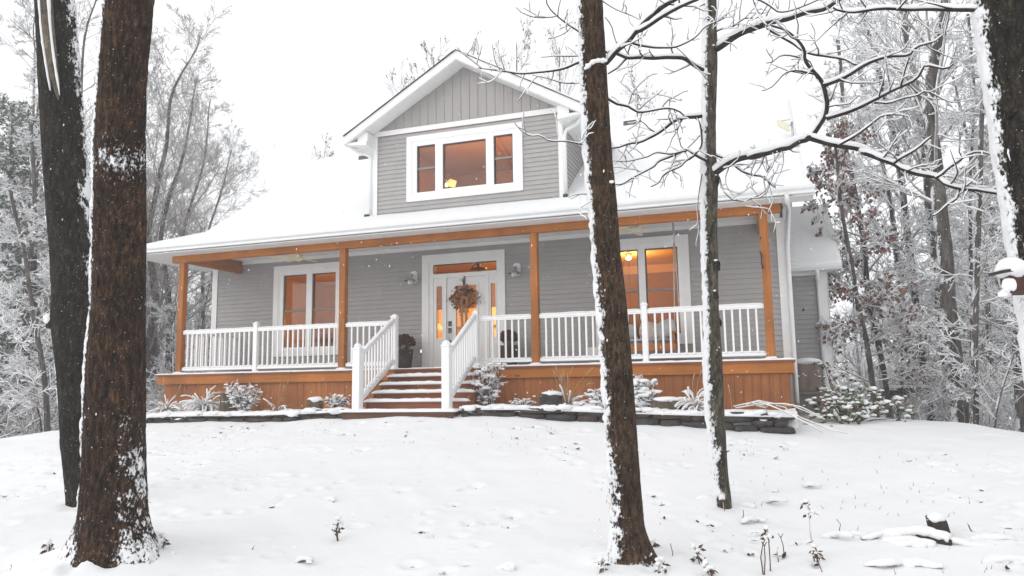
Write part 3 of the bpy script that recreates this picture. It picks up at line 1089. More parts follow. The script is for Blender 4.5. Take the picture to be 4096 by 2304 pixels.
# stairs --------------------------------------------------------------
SX0, SX1 = -3.36, -1.40
mb = MB()
for k in range(1, 5):
    zt, yf = -.05 - .15 * k, -.28 * k
    mb.box(SX0, SX1 + .02, yf - .02, yf + .30, zt - .032, zt, bev=.004)
    if k < 4:
        mb.box(SX0 + .01, SX1, yf + .015, yf + .035, zt - .118, zt - .033)
mb.box(SX0 + .01, SX1, -.005, .015, -.20, -.087)
for x in (SX0 + .02, SX1 - .05):
    mb.prism([(0, -.26), (0, -1.0), (-1.15, -1.0), (-1.15, -.70), (-.02, -.10)], 'x', x, x + .035)
mb.box(SX0 + .01, SX1, -1.105, -1.085, -.80, -.685)
steps = mb.build('porch_steps', M_STEP, house, smooth=False)
mb = MB()
mb.box(SX0 - .06, SX1 + .06, -1.78, -1.05, -.93, -.80, bev=.006)
mb.build('landing_board', M_PAD, steps, smooth=False)
mb = MB()
for k in range(1, 5):
    zt, yf = -.05 - .15 * k, -.28 * k
    snow_strip(mb, (SX0, yf + .05, zt - .006), (SX1 + .03, yf + .05, zt - .006), .19, .062, 10 + k, 0, .035)
snow_strip(mb, (SX0 - .09, -1.72, -.812), (SX1 + .09, -1.72, -.812), .19, .05, 17, 0, .035)
snow_pad(mb, SX0 - .06, SX1 + .06, -1.70, -1.1, -.802, .03, 6)
mb.build('step_snow', M_SNOW, steps)

# railings -------------------------------------------------------------
RYC = .154
def rail_section(xa, xb, y=RYC, snow=True, seed=0, ya=None):
    mb = MB()
    mb.box(xa, xb, y - .032, y + .032, .845, .895, bev=.008)
    mb.box(xa, xb, y - .024, y + .024, .825, .846)
    r = mb.build('railing', M_VINYL, house, smooth=False)
    mb = MB()
    mb.box(xa, xb, y - .025, y + .025, .03, .085, bev=.006)
    mb.build('bottom_rail', M_VINYL, r, smooth=False)
    n = max(2, int(round((xb - xa) / .127)) - 1)
    for i in range(n):
        x = xa + (xb - xa) * (i + 1) / (n + 1)
        mb = MB()
        mb.box(x - .0165, x + .0165, y - .0165, y + .0165, .084, .826, bev=.004)
        mb.build('baluster', M_VINYL, r, smooth=False)
    mb = MB()
    snow_strip(mb, (xa + .005, y, .893), (xb - .005, y, .893), .07, .028, seed)
    snow_strip(mb, (xa + .005, y - .002, .083), (xb - .005, y - .002, .083), .052, .03, seed + 5)
    for i in range(n):
        x = xa + (xb - xa) * (i + 1) / (n + 1)
        mb.blob((x, y - .012, .10), .03, 0, i, .8)
    mb.build('rail_snow', M_SNOW, r)
    return r
def newel(x, y, zb, zt, w=.10, cap=.03, seed=0, skirt=True):
    mb = MB()
    h = w / 2
    mb.box(x - h, x + h, y - h, y + h, zb, zt, bev=.008)
    mb.box(x - h - .012, x + h + .012, y - h - .012, y + h + .012, zt - .03, zt, bev=.008)
    o = mb.build('newel_post', M_VINYL, house, smooth=False)
    mb = MB()
    mb.blob((x, y, zt + .0), h * 1.12, 0, seed, cap / h, .12, 1)
    if skirt:
        mb.lathe([(h * 1.9, -.01), (h * 1.5, .02), (h * 1.2, .05), (h * .9, .08)], (x, y, zb), 14)
    mb.build('newel_snow', M_SNOW, o)
NL, NRr = -3.41, -1.685
mid1, mid2 = (PX[0] + PX[1]) / 2 - .06, 1.50
rail_section(PX[0] + .071, mid1 - .051, seed=1)
rail_section(mid1 + .051, PX[1] - .071, seed=2)
rail_section(PX[1] + .071, NL - .051, seed=3)
rail_section(NRr + .051, PX[2] - .071, seed=4)
rail_section(PX[2] + .071, mid2 - .051, seed=5)
rail_section(mid2 + .051, PX[3] - .071, seed=6)
newel(mid1, RYC, -.05, 1.0, .1, .03, 1)
newel(mid2, RYC, -.05, 1.0, .1, .03, 2)
newel(NL, .10, -.05, 1.0, .115, .03, 3)
newel(NRr, .10, -.05, 1.0, .10, .03, 4)
newel(-3.33, -1.42, -.80, .30, .145, .075, 5)
newel(-1.615, -1.42, -.80, .30, .145, .075, 6)
# left end railing, from the corner post back to the house
mb = MB()
xs = PX[0]
mb.box(xs - .032, xs + .032, YP + .15, YW - .04, .845, .895)
r = mb.build('railing', M_VINYL, house, smooth=False)
mb = MB()
mb.box(xs - .025, xs + .025, YP + .15, YW - .04, .03, .085)
mb.build('bottom_rail', M_VINYL, r, smooth=False)
for i in range(13):
    y = YP + .27 + i * .127
    mb = MB()
    mb.box(xs - .0165, xs + .0165, y - .0165, y + .0165, .084, .846, bev=.004)
    mb.build('baluster', M_VINYL, r, smooth=False)
# stair rails
def stair_rail(xa, xb, seed):
    p0, p1 = np.array((xa, -1.35, .16)), np.array((xb, .05, .90))
    mb = MB()
    def bar(dz, w, h):
        a, b = p0 + (0, 0, dz), p1 + (0, 0, dz)
        V = [a + (-w, 0, -h), a + (w, 0, -h), a + (w, 0, h), a + (-w, 0, h), b + (-w, 0, -h), b + (w, 0, -h), b + (w, 0, h), b + (-w, 0, h)]
        mb.add(V, [(3, 2, 1, 0), (4, 5, 6, 7), (0, 1, 5, 4), (1, 2, 6, 5), (2, 3, 7, 6), (3, 0, 4, 7)])
    bar(0, .032, .026)
    r = mb.build('stair_railing', M_VINYL, house, smooth=False)
    mb = MB()
    bar(-.80, .025, .028)
    mb.build('bottom_rail', M_VINYL, r, smooth=False)
    for i in range(11):
        t = (i + .9) / 11.6
        p = p0 + (p1 - p0) * t
        mb = MB()
        mb.box(p[0] - .0165, p[0] + .0165, p[1] - .0165, p[1] + .0165, p[2] - .78, p[2] - .02, bev=.003)
        mb.build('baluster', M_VINYL, r, smooth=False)
    mb = MB()
    snow_strip(mb, p0 + (0, .0, .022), p1 + (0, -.02, .022), .085, .05, seed, 0, .04)
    snow_strip(mb, p0 + (0, 0, -.775), p1 + (0, 0, -.775), .06, .03, seed + 1, 0, .04)
    for i in range(11):
        t = (i + .9) / 11.6
        p = p0 + (p1 - p0) * t
        mb.blob((p[0], p[1] - .01, p[2] - .73), .045, 0, i + seed, .9)
    mb.build('rail_snow', M_SNOW, r)
stair_rail(-3.33, -3.40, 21)
stair_rail(-1.615, -1.69, 31)

# the set-back wing at the right end --------------------------------
WY, WX, WEZ, WRY, WRZ = 4.0, 4.763, 2.03, 6.5, 3.93
mb = MB()
siding(mb, lambda u, o, z: (u, WY - o, z), XR - .3, WX, -.62, 1.95, [])
siding(mb, lambda u, o, z: (WX + o, u, z), WY, 9, -.62, 2.1, [])
mb.prism([(WY + .02, 1.9), (WRY, 3.7), (9, 1.9)], 'x', WX - .04, WX - .005)
wing = mb.build('side_wing', M_SIDING, house, smooth=False)
mb = MB()
mb.box(WX - .14, WX + .02, WY - .034, WY - .0135, -.62, 1.92)
mb.box(WX + .0135, WX + .034, WY - .034, WY + .12, -.62, 2.0)
mb.box(XR, WX - .14, WY - .03, WY - .014, 1.84, 1.93)
mb.build('corner_board', M_TRIM, wing, smooth=False)
mb = MB()
mb.box(XR - .3, WX - .03, WY + .02, 9, -1.6, -.60)
mb.build('foundation', M_CONC, wing, smooth=False)
wsl = (WRZ - WEZ) / (WRY - (WY - .4))
def wz(y):
    return np.where(np.asarray(y) < WRY, WEZ + wsl * (np.asarray(y) - WY + .4), WRZ - wsl * (np.asarray(y) - WRY))
mb = MB()
mb.prism([(WY - .38, float(wz(WY - .38)) - .045), (WRY, WRZ - .045), (9.3, float(wz(9.3)) - .045), (9.3, float(wz(9.3)) - .13), (WRY, WRZ - .13), (WY - .38, float(wz(WY - .38)) - .13)], 'x', XR + .01, 5.06)
wr = mb.build('wing_roof', M_SHINGLE, wing, smooth=False)
# thin snow showing the shingle courses near the house wall
t = NT('thin_roof_snow')
v = t.coords((1, 1, 1))
wv = t.n.new('ShaderNodeTexWave')
wv.bands_direction = 'Y'
wv.wave_profile = 'SAW'
wv.inputs['Scale'].default_value = 2.6
wv.inputs['Distortion'].default_value = .6
wv.inputs['Detail'].default_value = 2
t.l.new(v, wv.inputs['Vector'])
sx = t.n.new('ShaderNodeSeparateXYZ')
tc = t.n.new('ShaderNodeTexCoord')
t.l.new(tc.outputs['Object'], sx.inputs[0])
gr = t.math('MULTIPLY', t.math('SUBTRACT', 7.0, sx.outputs[0]), 2.4)
edge = t.ramp(wv.outputs['Fac'], [(.0, (1, 1, 1)), (.14, (1, 1, 1)), (.24, (0, 0, 0))])
f = t.math('MULTIPLY', edge, t.math('ADD', t.math('MULTIPLY', gr, .6), t.math('MULTIPLY', t.noise(v, 6, 3), .5)))
f = t.ramp(f, [(.36, (0, 0, 0)), (.70, (1, 1, 1))])
M_THIN = t.set(t.mix(f, (.86, .865, .87), (.12, .12, .122)), .8, .15)
snow_on_roof(XR + .012, 5.07, WY - .40, 9.2, lambda x, y: wz(y), .05, 8, .05, wr, 'wing_roof_snow')
wr.children[-1].data.materials[0] = M_THIN
mb = MB()
mb.prism([(WY - .42, 2.015), (WY - .415, 1.96), (WY - .38, 1.90), (WY - .30, 1.90), (WY - .30, 2.015)], 'x', XR + .02, 5.06)
mb.build('wing_gutter', M_GUTTER, wing, smooth=False)
mb = MB()
mb.box(XR + .02, 5.04, WY - .30, WY - .015, 1.905, 1.93)
top = [(WY - .3, float(wz(WY - .3)) - .046), (WRY, WRZ - .046)]
mb.prism(top + [(y, z - .2) for y, z in top[::-1]], 'x', 5.055, 5.075)
mb.build('wing_soffit', M_TRIM, wing, smooth=False)
mb = MB()
mb.tube([(4.58, WY - .36, 1.92), (4.58, WY - .34, 1.84), (4.60, WY - .06, 1.70), (4.60, WY - .06, 1.5), (4.60, WY - .06, -.5)], .04, 8)
mb.build('downspout', M_GUTTER, wing)

# outlets, roof vents
mb = MB()
mb.box(.02, .27, YW - .06, YW - .014, .17, .36, bev=.012)
mb.build('outlet_cover', M_GUTTER, house, smooth=False)
mb = MB()
mb.box(-5.40, -5.30, YW - .05, YW - .014, .20, .34, bev=.01)
mb.build('outlet_cover', M_GUTTER, house, smooth=False)
for nm, c, wd in (('roof_vent', (0.284,6.643,6.651), .17), ('roof_vent', (-7.869,6.574,6.605), .18)):
    mb = MB()
    mb.box(c[0] - wd, c[0] + wd, c[1] - .12, c[1] + .14, c[2] - .1, c[2] + .05, bev=.01)
    vv = mb.build('roof_vent', M_DARK, house, smooth=False)
    mb = MB()
    snow_pad(mb, c[0] - wd - .01, c[0] + wd + .01, c[1] - .10, c[1] + .16, c[2] + .05, .11, 4, 0, .03)
    mb.build('vent_snow', M_SNOW, vv)

# ------------------------------------------------------------------ things on the porch and house
def wall_lamp(x, z, label):
    t = thing('wall_lamp', label, 'wall lamp', (x, YW, z - .14), 'barn lamps beside the door')
    y = YW - .014
    mb = MB()
    pts = [(x + sx * a, z + sz * b) for sx, sz, a, b in ((-1, 1, .045, .14), (1, 1, .045, .14), (1, 1, .085, .10), (1, -1, .085, .10), (1, -1, .045, .14), (-1, -1, .045, .14), (-1, -1, .085, .10), (-1, 1, .085, .10))]
    mb.prism(pts, 'y', y - .02, y)
    mb.build('wall_plate', M_TRIM, t, smooth=False)
    mb = MB()
    mb.tube([(x, y - .02, z + .02), (x, y - .08, z + .06), (x - .01, y - .14, z + .05), (x - .015, y - .16, z + .0)], .014, 8)
    mb.build('arm', M_METAL, t)
    c = (x - .015, y - .16, z - .06)
    mb = MB()
    mb.lathe([(.02, .105), (.042, .10), (.045, .04), (.055, .02), (.14, -.035), (.142, -.042), (.05, .0)], c, 20)
    mb.build('lamp_shade', M_METAL, t)
    mb = MB()
    mb.lathe([(.045, -.005), (.055, -.04), (.05, -.09), (.03, -.115), (.005, -.12)], c, 14)
    mb.build('lamp_globe', M_TRIM, t)
    mb = MB()
    for k in range(4):
        a = k * PI / 2 + .4
        mb.tube([(c[0] + math.cos(a) * r, c[1] + math.sin(a) * r, c[2] + zz) for r, zz in ((.06, -.02), (.063, -.06), (.05, -.11), (.01, -.13))], .004, 5)
    mb.build('wire_guard', M_METAL, t)
wall_lamp(-3.955, 2.06, 'galvanised barn lamp on white plate left of the front door')
wall_lamp(-1.50, 2.075, 'galvanised barn lamp on white plate right of the front door')

# wreath
R_ = random.Random(5)
t = thing('wreath', 'autumn leaf wreath with copper ribbon hanging on the front door', 'wreath', (-2.72, YW - .05, 1.3))
mb = MB()
mb.box(-2.735, -2.715, YW + .0, YW + .018, 1.72, 2.01)
mb.box(-2.735, -2.715, YW - .035, YW + .018, 1.995, 2.012)
mb.tube([(-2.74, YW - .02, 1.75), (-2.745, YW - .02, 1.9), (-2.76, YW - .02, 1.97)], .012, 6)
mb.tube([(-2.745, YW - .02, 1.87), (-2.80, YW - .025, 1.93), (-2.83, YW - .025, 1.95)], .006, 5)
mb.build('wreath_hanger', M_BLACK, t)
mb = MB()
c0 = np.array((-2.72, YW - .045, 1.56))
for k in range(260):
    a = R_.uniform(0, 2 * PI)
    rr = abs(.155 + R_.gauss(0, .06)) * (1.15 if math.sin(a) < .3 else .9)
    p = c0 + np.array((math.cos(a) * rr * 1.15, R_.uniform(-.07, .02), math.sin(a) * rr))
    d1 = np.array((R_.gauss(0, 1), R_.gauss(0, .6), R_.gauss(0, 1))); d1 /= np.linalg.norm(d1)
    d2 = np.cross(d1, (R_.gauss(0, 1), 1, R_.gauss(0, 1))); d2 /= np.linalg.norm(d2)
    l, w = R_.uniform(.035, .075), R_.uniform(.02, .04)
    m = 0 if R_.random() < .22 else (1 if R_.random() < .75 else 2)
    if a > .4 and a < 1.2 and R_.random() < .6: m = 3
    mb.add([p - d1 * l, p + d2 * w, p + d1 * l, p - d2 * w + np.array((0, -.012, 0))], [(0, 1, 2), (0, 2, 3)], m)
for k in range(40):
    a = R_.uniform(0, 2 * PI)
    p = c0 + np.array((math.cos(a) * .2, -.03, math.sin(a) * .19))
    q = p + np.array((R_.uniform(-.12, .12), -.03, R_.uniform(-.12, .06)))
    mb.tube([p, q], .003, 4, 2)
mb.build('leaf_ring', [M_ORANGELEAF, M_TANLEAF, M_MUM, M_STEM], t, smooth=False)
mb = MB()
rb = lambda pts, w: [mb.add([(a[0] - w, a[1], a[2]), (a[0] + w, a[1] - .01, a[2]), (b[0] + w, b[1] - .01, b[2]), (b[0] - w, b[1], b[2])], [(0, 1, 2, 3)]) for a, b in zip(pts[:-1], pts[1:])]
yy = YW - .10
for s in (-1, 1):
    mb.add([(-2.70, yy, 1.34), (-2.70 + s * .05, yy - .03, 1.36), (-2.70 + s * .13, yy - .02, 1.20), (-2.70 + s * .05, yy, 1.19)], [(0, 1, 2, 3)])
    mb.add([(-2.70, yy - .02, 1.33), (-2.70 + s * .10, yy - .05, 1.30), (-2.70 + s * .11, yy - .03, 1.18), (-2.70 + s * .01, yy - .02, 1.24)], [(0, 1, 2, 3)])
rb([(-2.74, yy, 1.24), (-2.76, yy + .02, 1.05), (-2.75, yy + .03, .90)], .035)
rb([(-2.66, yy, 1.24), (-2.655, yy + .02, 1.08), (-2.66, yy + .03, .95)], .035)
for k in range(20):
    a = k * 2.4
    mb.blob((-2.68 + math.cos(a) * .07, yy - .02, 1.43 + math.sin(a) * .10), .04, 0, k, .7, .4, 0)
mb.build('ribbon', M_RIBBON, t, smooth=False)

# two potted plants beside the door
def potted(x, y, label, rad, dead_h, seed):
    t = thing('potted_plant', label, 'potted plant', (x, y, -.05), 'potted dead plants beside the door')
    mb = MB()
    mb.lathe([(.13, 0), (.17, .04), (.19, .25), (.20, .42), (.215, .43), (.215, .47), (.18, .47), (.17, .44)], (x, y, -.05), 22)
    mb.build('pot', M_POT, t)
    mb = MB()
    r = random.Random(seed)
    for k in range(420):
        a, e = r.uniform(0, 2 * PI), math.asin(r.uniform(-.25, 1))
        q = rad * r.uniform(.55, 1.0)
        p = np.array((x + q * math.cos(a) * math.cos(e), y + q * math.sin(a) * math.cos(e), -.05 + dead_h + q * math.sin(e) * .85))
        mb.blob(p, r.uniform(.015, .032), 0, k, 1, .4, 0)
    for k in range(50):
        a = r.uniform(0, 2 * PI)
        mb.tube([(x + .05 * math.cos(a), y + .05 * math.sin(a), .40), (x + rad * .8 * math.cos(a), y + rad * .8 * math.sin(a), -.05 + dead_h + r.uniform(-.05, .2))], .004, 4, 1)
    mb.build('flower_heads', [M_MUM, M_STEM], t)
potted(-3.98, 1.60, 'round brown dead flower pot left of the front door', .24, .60, 1)
potted(-1.55, 1.55, 'dark dead plant pot behind the railing right of the door', .20, .62, 2)
mb = MB()
for k in range(12):
    a = k * 2.4
    mb.blob((-4.22 + .04 * math.cos(a), 1.40 + .02 * math.sin(a), .44 + .05 * math.sin(a * 1.3)), .022, 0, k, .7, .4, 0)
M_SPRIG = simple('pale_green_sprig', (.35, .42, .33), (.22, .30, .22), 20, .8, .2)
mb.build('pale_sprig', M_SPRIG, [o for o in bpy.data.objects if o.name == 'potted_plant'][0])

# ceiling fans
def fan(c, rot, label, leaf, nblade=5):
    c = np.array(c)
    t = thing('ceiling_fan', label, 'ceiling fan', tuple(c), 'cream porch ceiling fans')
    mb = MB()
    mb.lathe([(.03, .30), (.05, .29), (.05, .27), (.014, .26), (.014, .12), (.06, .10), (.11, .07), (.115, .0), (.08, -.03), (.05, -.05), (.01, -.06)], c, 20)
    mb.build('motor_housing', M_CREAM, t)
    for k in range(nblade):
        a = rot + k * 2 * PI / nblade
        u, v = np.array((math.cos(a), math.sin(a), 0)), np.array((-math.sin(a), math.cos(a), 0))
        mb = MB()
        prof = [(.16, .04), (.24, .07), (.38, .085), (.52, .07), (.60, .0)] if leaf else [(.16, .045), (.22, .06), (.45, .068), (.56, .066), (.58, .05)]
        V, F = [], []
        for r_, w in prof:
            for s in (-1, 1):
                V.append(c + u * r_ + v * w * s + np.array((0, 0, .015 + .16 * w * s)))
        for i in range(len(prof) - 1):
            F.append((2 * i, 2 * i + 1, 2 * i + 3, 2 * i + 2))
        V2 = [q - np.array((0, 0, .008)) for q in V]
        n = len(V)
        F += [tuple(n + q for q in f[::-1]) for f in F]
        F += [(2 * i, 2 * i + 2, n + 2 * i + 2, n + 2 * i) for i in range(len(prof) - 1)]
        F += [(2 * i + 1, n + 2 * i + 1, n + 2 * i + 3, 2 * i + 3) for i in range(len(prof) - 1)]
        F += [(0, n, n + 1, 1), (n - 2, n - 1, 2 * n - 1, 2 * n - 2)]
        mb.add(V + V2, F)
        mb.tube([c + u * .09 + (0, 0, .0), c + u * .2 + (0, 0, .012)], .012, 6)
        mb.build('fan_blade', M_CREAM, t, smooth=False)
fan((-6.349,1.050,2.504), .15, 'cream ceiling fan under the porch roof left of the door', False)
fan((1.239,1.050,2.516), .30, 'cream leaf bladed ceiling fan above the porch swing', True)

# porch swing
SWX0, SWX1, SWY = .75, 1.92, 1.15
t = thing('porch_swing', 'cedar porch swing hanging on ropes before the right window', 'porch swing', (1.35, SWY, .25))
mb = MB()
for k in range(6):
    mb.box(SWX0, SWX1, SWY - .30 + k * .10, SWY - .215 + k * .10, .30, .322)
mb.box(SWX0 + .03, SWX0 + .08, SWY - .30, SWY + .32, .22, .299)
mb.box(SWX1 - .08, SWX1 - .03, SWY - .30, SWY + .32, .22, .299)
mb.box(SWX0 - .02, SWX1 + .02, SWY - .34, SWY - .30, .20, .32)
mb.build('seat', M_BEAM, t, smooth=False)
mb = MB()
mb.box(SWX0, SWX1, SWY + .32, SWY + .36, .76, .84)
mb.box(SWX0, SWX1, SWY + .32, SWY + .36, .30, .38)
for k in range(10):
    x = SWX0 + .03 + k * (SWX1 - SWX0 - .1) / 9
    mb.box(x, x + .05, SWY + .325, SWY + .35, .38, .76)
mb.build('backrest', M_POST, t, smooth=False)
for x in (SWX0, SWX1 - .06):
    mb = MB()
    mb.box(x, x + .06, SWY - .30, SWY + .34, .52, .55)
    mb.box(x + .01, x + .05, SWY - .28, SWY - .22, .32, .52)
    mb.build('armrest', M_SIDEBEAM, t, smooth=False)
for x in (SWX0 + .0, SWX1 + .03):
    mb = MB()
    mb.tube([(x, SWY + .02, 2.73), (x, SWY + .02, 2.62)], .008, 6, 1)
    mb.tube([(x, SWY + .02, 2.62), (x, SWY + .02, 2.22)], .02, 8, 1)
    mb.tube([(x - .01, SWY + .02, 2.22), (x - .02, SWY - .28, .56)], .011, 6)
    mb.tube([(x + .01, SWY + .02, 2.22), (x + .02, SWY + .32, .56)], .011, 6)
    mb.build('rope', [M_ROPE, M_METAL], t)
def pillow(c, sx, sy, sz, rot, mat, label):
    mb = MB()
    V, F = ICO[2]
    P = np.sign(V) * np.abs(V) ** .6
    P = P * np.array((sx, sy, sz))
    m = Matrix.Rotation(rot[2], 3, 'Z') @ Matrix.Rotation(rot[1], 3, 'Y') @ Matrix.Rotation(rot[0], 3, 'X')
    P = P @ np.array(m).T
    mb.add(P + np.array(c), F)
    o = mb.build('pillow', mat)
    at_base(o, (c[0], c[1], c[2] - sz))
    tag(o, label, 'pillow')
mb = MB()
mb.box(SWX0 + .03, SWX1 - .03, SWY - .29, SWY + .29, .324, .43, bev=.045)
o = at_base(mb.build('seat_cushion', M_CUSHION), (1.33, SWY, .324))
tag(o, 'pale grey seat cushion lying on the porch swing', 'cushion')
pillow((1.40, SWY + .18, .60), .20, .07, .18, (-.35, .25, .3), M_PILLOW, 'pink and cream striped pillow leaning on the swing back')
pillow((1.72, SWY + .16, .62), .19, .07, .19, (-.35, -.3, -.3), M_CUSHION, 'grey pillow propped at the right arm of the swing')
pillow((.98, SWY + .18, .58), .18, .07, .16, (-.3, -.1, 0), M_CUSHION, 'grey pillow at the left end of the swing')

# lamps seen through the windows
c = np.array((-3.682,3.200,4.468))
t = thing('spot_lamp', 'lit spot lamp with pale shade behind the dormer window', 'lamp', tuple(c - np.array((0, 0, .3))))
mb = MB(); mb.blob(c, .045, 0, 1, 1, .05, 1)
mb.build('bulb', M_BULB, t)
mb = MB()
mb.tube([c + (.02, .03, .02), c + (.10, .05, .06), c + (.22, .08, .02)], [.05, .10, .085], 12)
mb.build('lamp_shade', M_SHADEGLOW, t)
mb = MB(); mb.tube([c + (.1, .06, .0), c + (.1, .06, -.65)], .012, 6)
mb.build('stand', M_METAL, t)
c = np.array((0.537,4.200,2.521))
t = thing('ceiling_lamp', 'small lit ceiling lamp behind the right porch window', 'lamp', tuple(c))
mb = MB(); mb.blob(c, .07, 0, 2, .6, .05, 1)
mb.build('bulb', M_BULB, t)
mb = MB(); mb.lathe([(.03, .0), (.05, .05), (.09, .06), (.09, .08)], c + (0, 0, .03), 16)
mb.tube([c + (0, 0, .1), (c[0], c[1], 2.68)], .01, 6)
mb.build('fitting', M_METAL, t)
c = np.array((-2.920,3.400,2.366))
t = thing('chandelier', 'dark chandelier seen through the transom above the door', 'chandelier', tuple(c))
mb = MB()
mb.lathe([(.005, -.05), (.05, -.03), (.20, .0), (.21, .02), (.05, .03), (.03, .10), (.06, .13), (.012, .17), (.012, .30)], c, 18)
for k in range(6):
    a = k * PI / 3
    mb.tube([c + (.04 * math.cos(a), .04 * math.sin(a), .14), c + (.13 * math.cos(a), .13 * math.sin(a), .12), c + (.2 * math.cos(a), .2 * math.sin(a), .02)], .007, 5)
mb.tube([c + (0, 0, .28), (c[0], c[1], 2.68)], .008, 6)
mb.build('frame', M_BLACK, t)
c = np.array((-5.618,7.000,1.361))
t = thing('pendant_lamp', 'pendant lamp with pale shade seen through the left sidelight', 'lamp', tuple(c))
mb = MB(); mb.lathe([(.12, -.10), (.10, -.02), (.05, .05), (.02, .09)], c, 16)
mb.build('lamp_shade', M_SHADEGLOW, t)
mb = MB(); mb.tube([c + (0, 0, .09), (c[0], c[1], 2.68)], .008, 6)
mb.build('cord', M_BLACK, t)

# antenna
t = thing('antenna', 'cream wedge shaped antenna panel on a mast at the right roof edge', 'antenna', (4.30, 4.0, 4.86))
mb = MB()
P = [(3.983,4.000,5.364), (4.235,4.000,5.227), (4.243,4.000,5.089), (4.195,4.000,5.066), (3.980,4.000,5.232)]
mb.prism([(q[0], q[2]) for q in P], 'y', 3.96, 4.02)
mb.build('panel', M_CREAM, t, smooth=False)
mb = MB()
mb.tube([(4.30, 4.03, 4.80), (4.29, 4.03, 5.28)], .022, 8)
mb.tube([(4.22, 4.0, 5.20), (4.30, 4.03, 5.22)], .018, 6)
mb.build('mast', M_METAL, t)
mb = MB()
mb.blob((4.16, 4.0, 5.34), .05, 0, 3, .5, .2, 1, 2.2)
mb.blob((4.29, 4.03, 5.29), .035, 0, 4, .8, .2)
mb.build('antenna_snow', M_SNOW, t)

# ------------------------------------------------------------------ air conditioner at the right corner
t = thing('air_conditioner', 'round cornered brown covered air conditioner with a snow top on a wall bracket', 'air conditioner', (4.22, 3.1, -.62))
ax, ay, aw, ad = 4.235, 3.1, .27, .20
mb = MB()
V, F = [], []
nseg = 28
prof = [(-.60, .86), (-.55, .96), (-.3, .99), (-.05, 1.0), (.0, .97)]
for z, s in prof:
    for k in range(nseg):
        a = 2 * PI * k / nseg
        cx, sy = math.cos(a), math.sin(a)
        V.append((ax + aw * s * np.sign(cx) * abs(cx) ** .45, ay + ad * s * np.sign(sy) * abs(sy) ** .45, z + .012 * math.sin(5 * a)))
for i in range(len(prof) - 1):
    for k in range(nseg):
        k2 = (k + 1) % nseg
        F.append((i * nseg + k, i * nseg + k2, (i + 1) * nseg + k2, (i + 1) * nseg + k))
F += [tuple(range(nseg))[::-1], tuple((len(prof) - 1) * nseg + k for k in range(nseg))]
mb.add(V, F)
mb.build('cover', M_COVER, t)
mb = MB()
mb.blob((ax, ay, -.015), .30, 0, 3, .27, .10, 2, .93)
for k in range(16):
    a = k * 1.7
    mb.blob((ax + .2 * math.sin(a * 2.1), ay - ad * .97, -.07 - .23 * abs(math.sin(a * 1.3))), .011 + .006 * math.sin(a), 0, k, 1, .3, 0)
mb.build('cover_snow', M_SNOW, t)
mb = MB()
for y in (ay - .16, ay + .16):
    mb.box(3.95, ax + .30, y - .02, y + .02, -.66, -.605)
mb.box(3.95, 3.99, ay - .18, ay + .18, -.70, -.60)
mb.tube([(4.40, ay - .17, -.66), (4.05, ay - .1, -.98)], .012, 6)
mb.box(ax - .25, ax + .25, ay - .1, ay + .3, -1.35, -.665)
mb.build('bracket', M_CONC, t, smooth=False)

# ------------------------------------------------------------------ planting bed and dry stone walls
mb = MB()
bx = np.arange(-9.4, 3.95, .07)
by = np.arange(-1.22, .1, .07)
X, Y = np.meshgrid(bx, by)
Z = -.845 + (fbm(np.stack([X * 2, Y * 2, X * 0 + 2], -1), 3) - .5) * .11 - .02 * (X > 2) + .02 * (X > -1)
Z -= .22 * sstep(-1.02, -1.22, Y)
Z -= .9 * (((X > SX0 - .1) & (X < SX1 + .1)) * 1.0) * 0.3
idx = np.arange(X.size).reshape(X.shape)
mb.add(np.stack([X, Y, Z], -1).reshape(-1, 3), np.stack([idx[:-1, :-1], idx[:-1, 1:], idx[1:, 1:], idx[1:, :-1]], -1).reshape(-1, 4))
tag(mb.build('planting_bed', M_GSNOW), None, None, kind='structure')

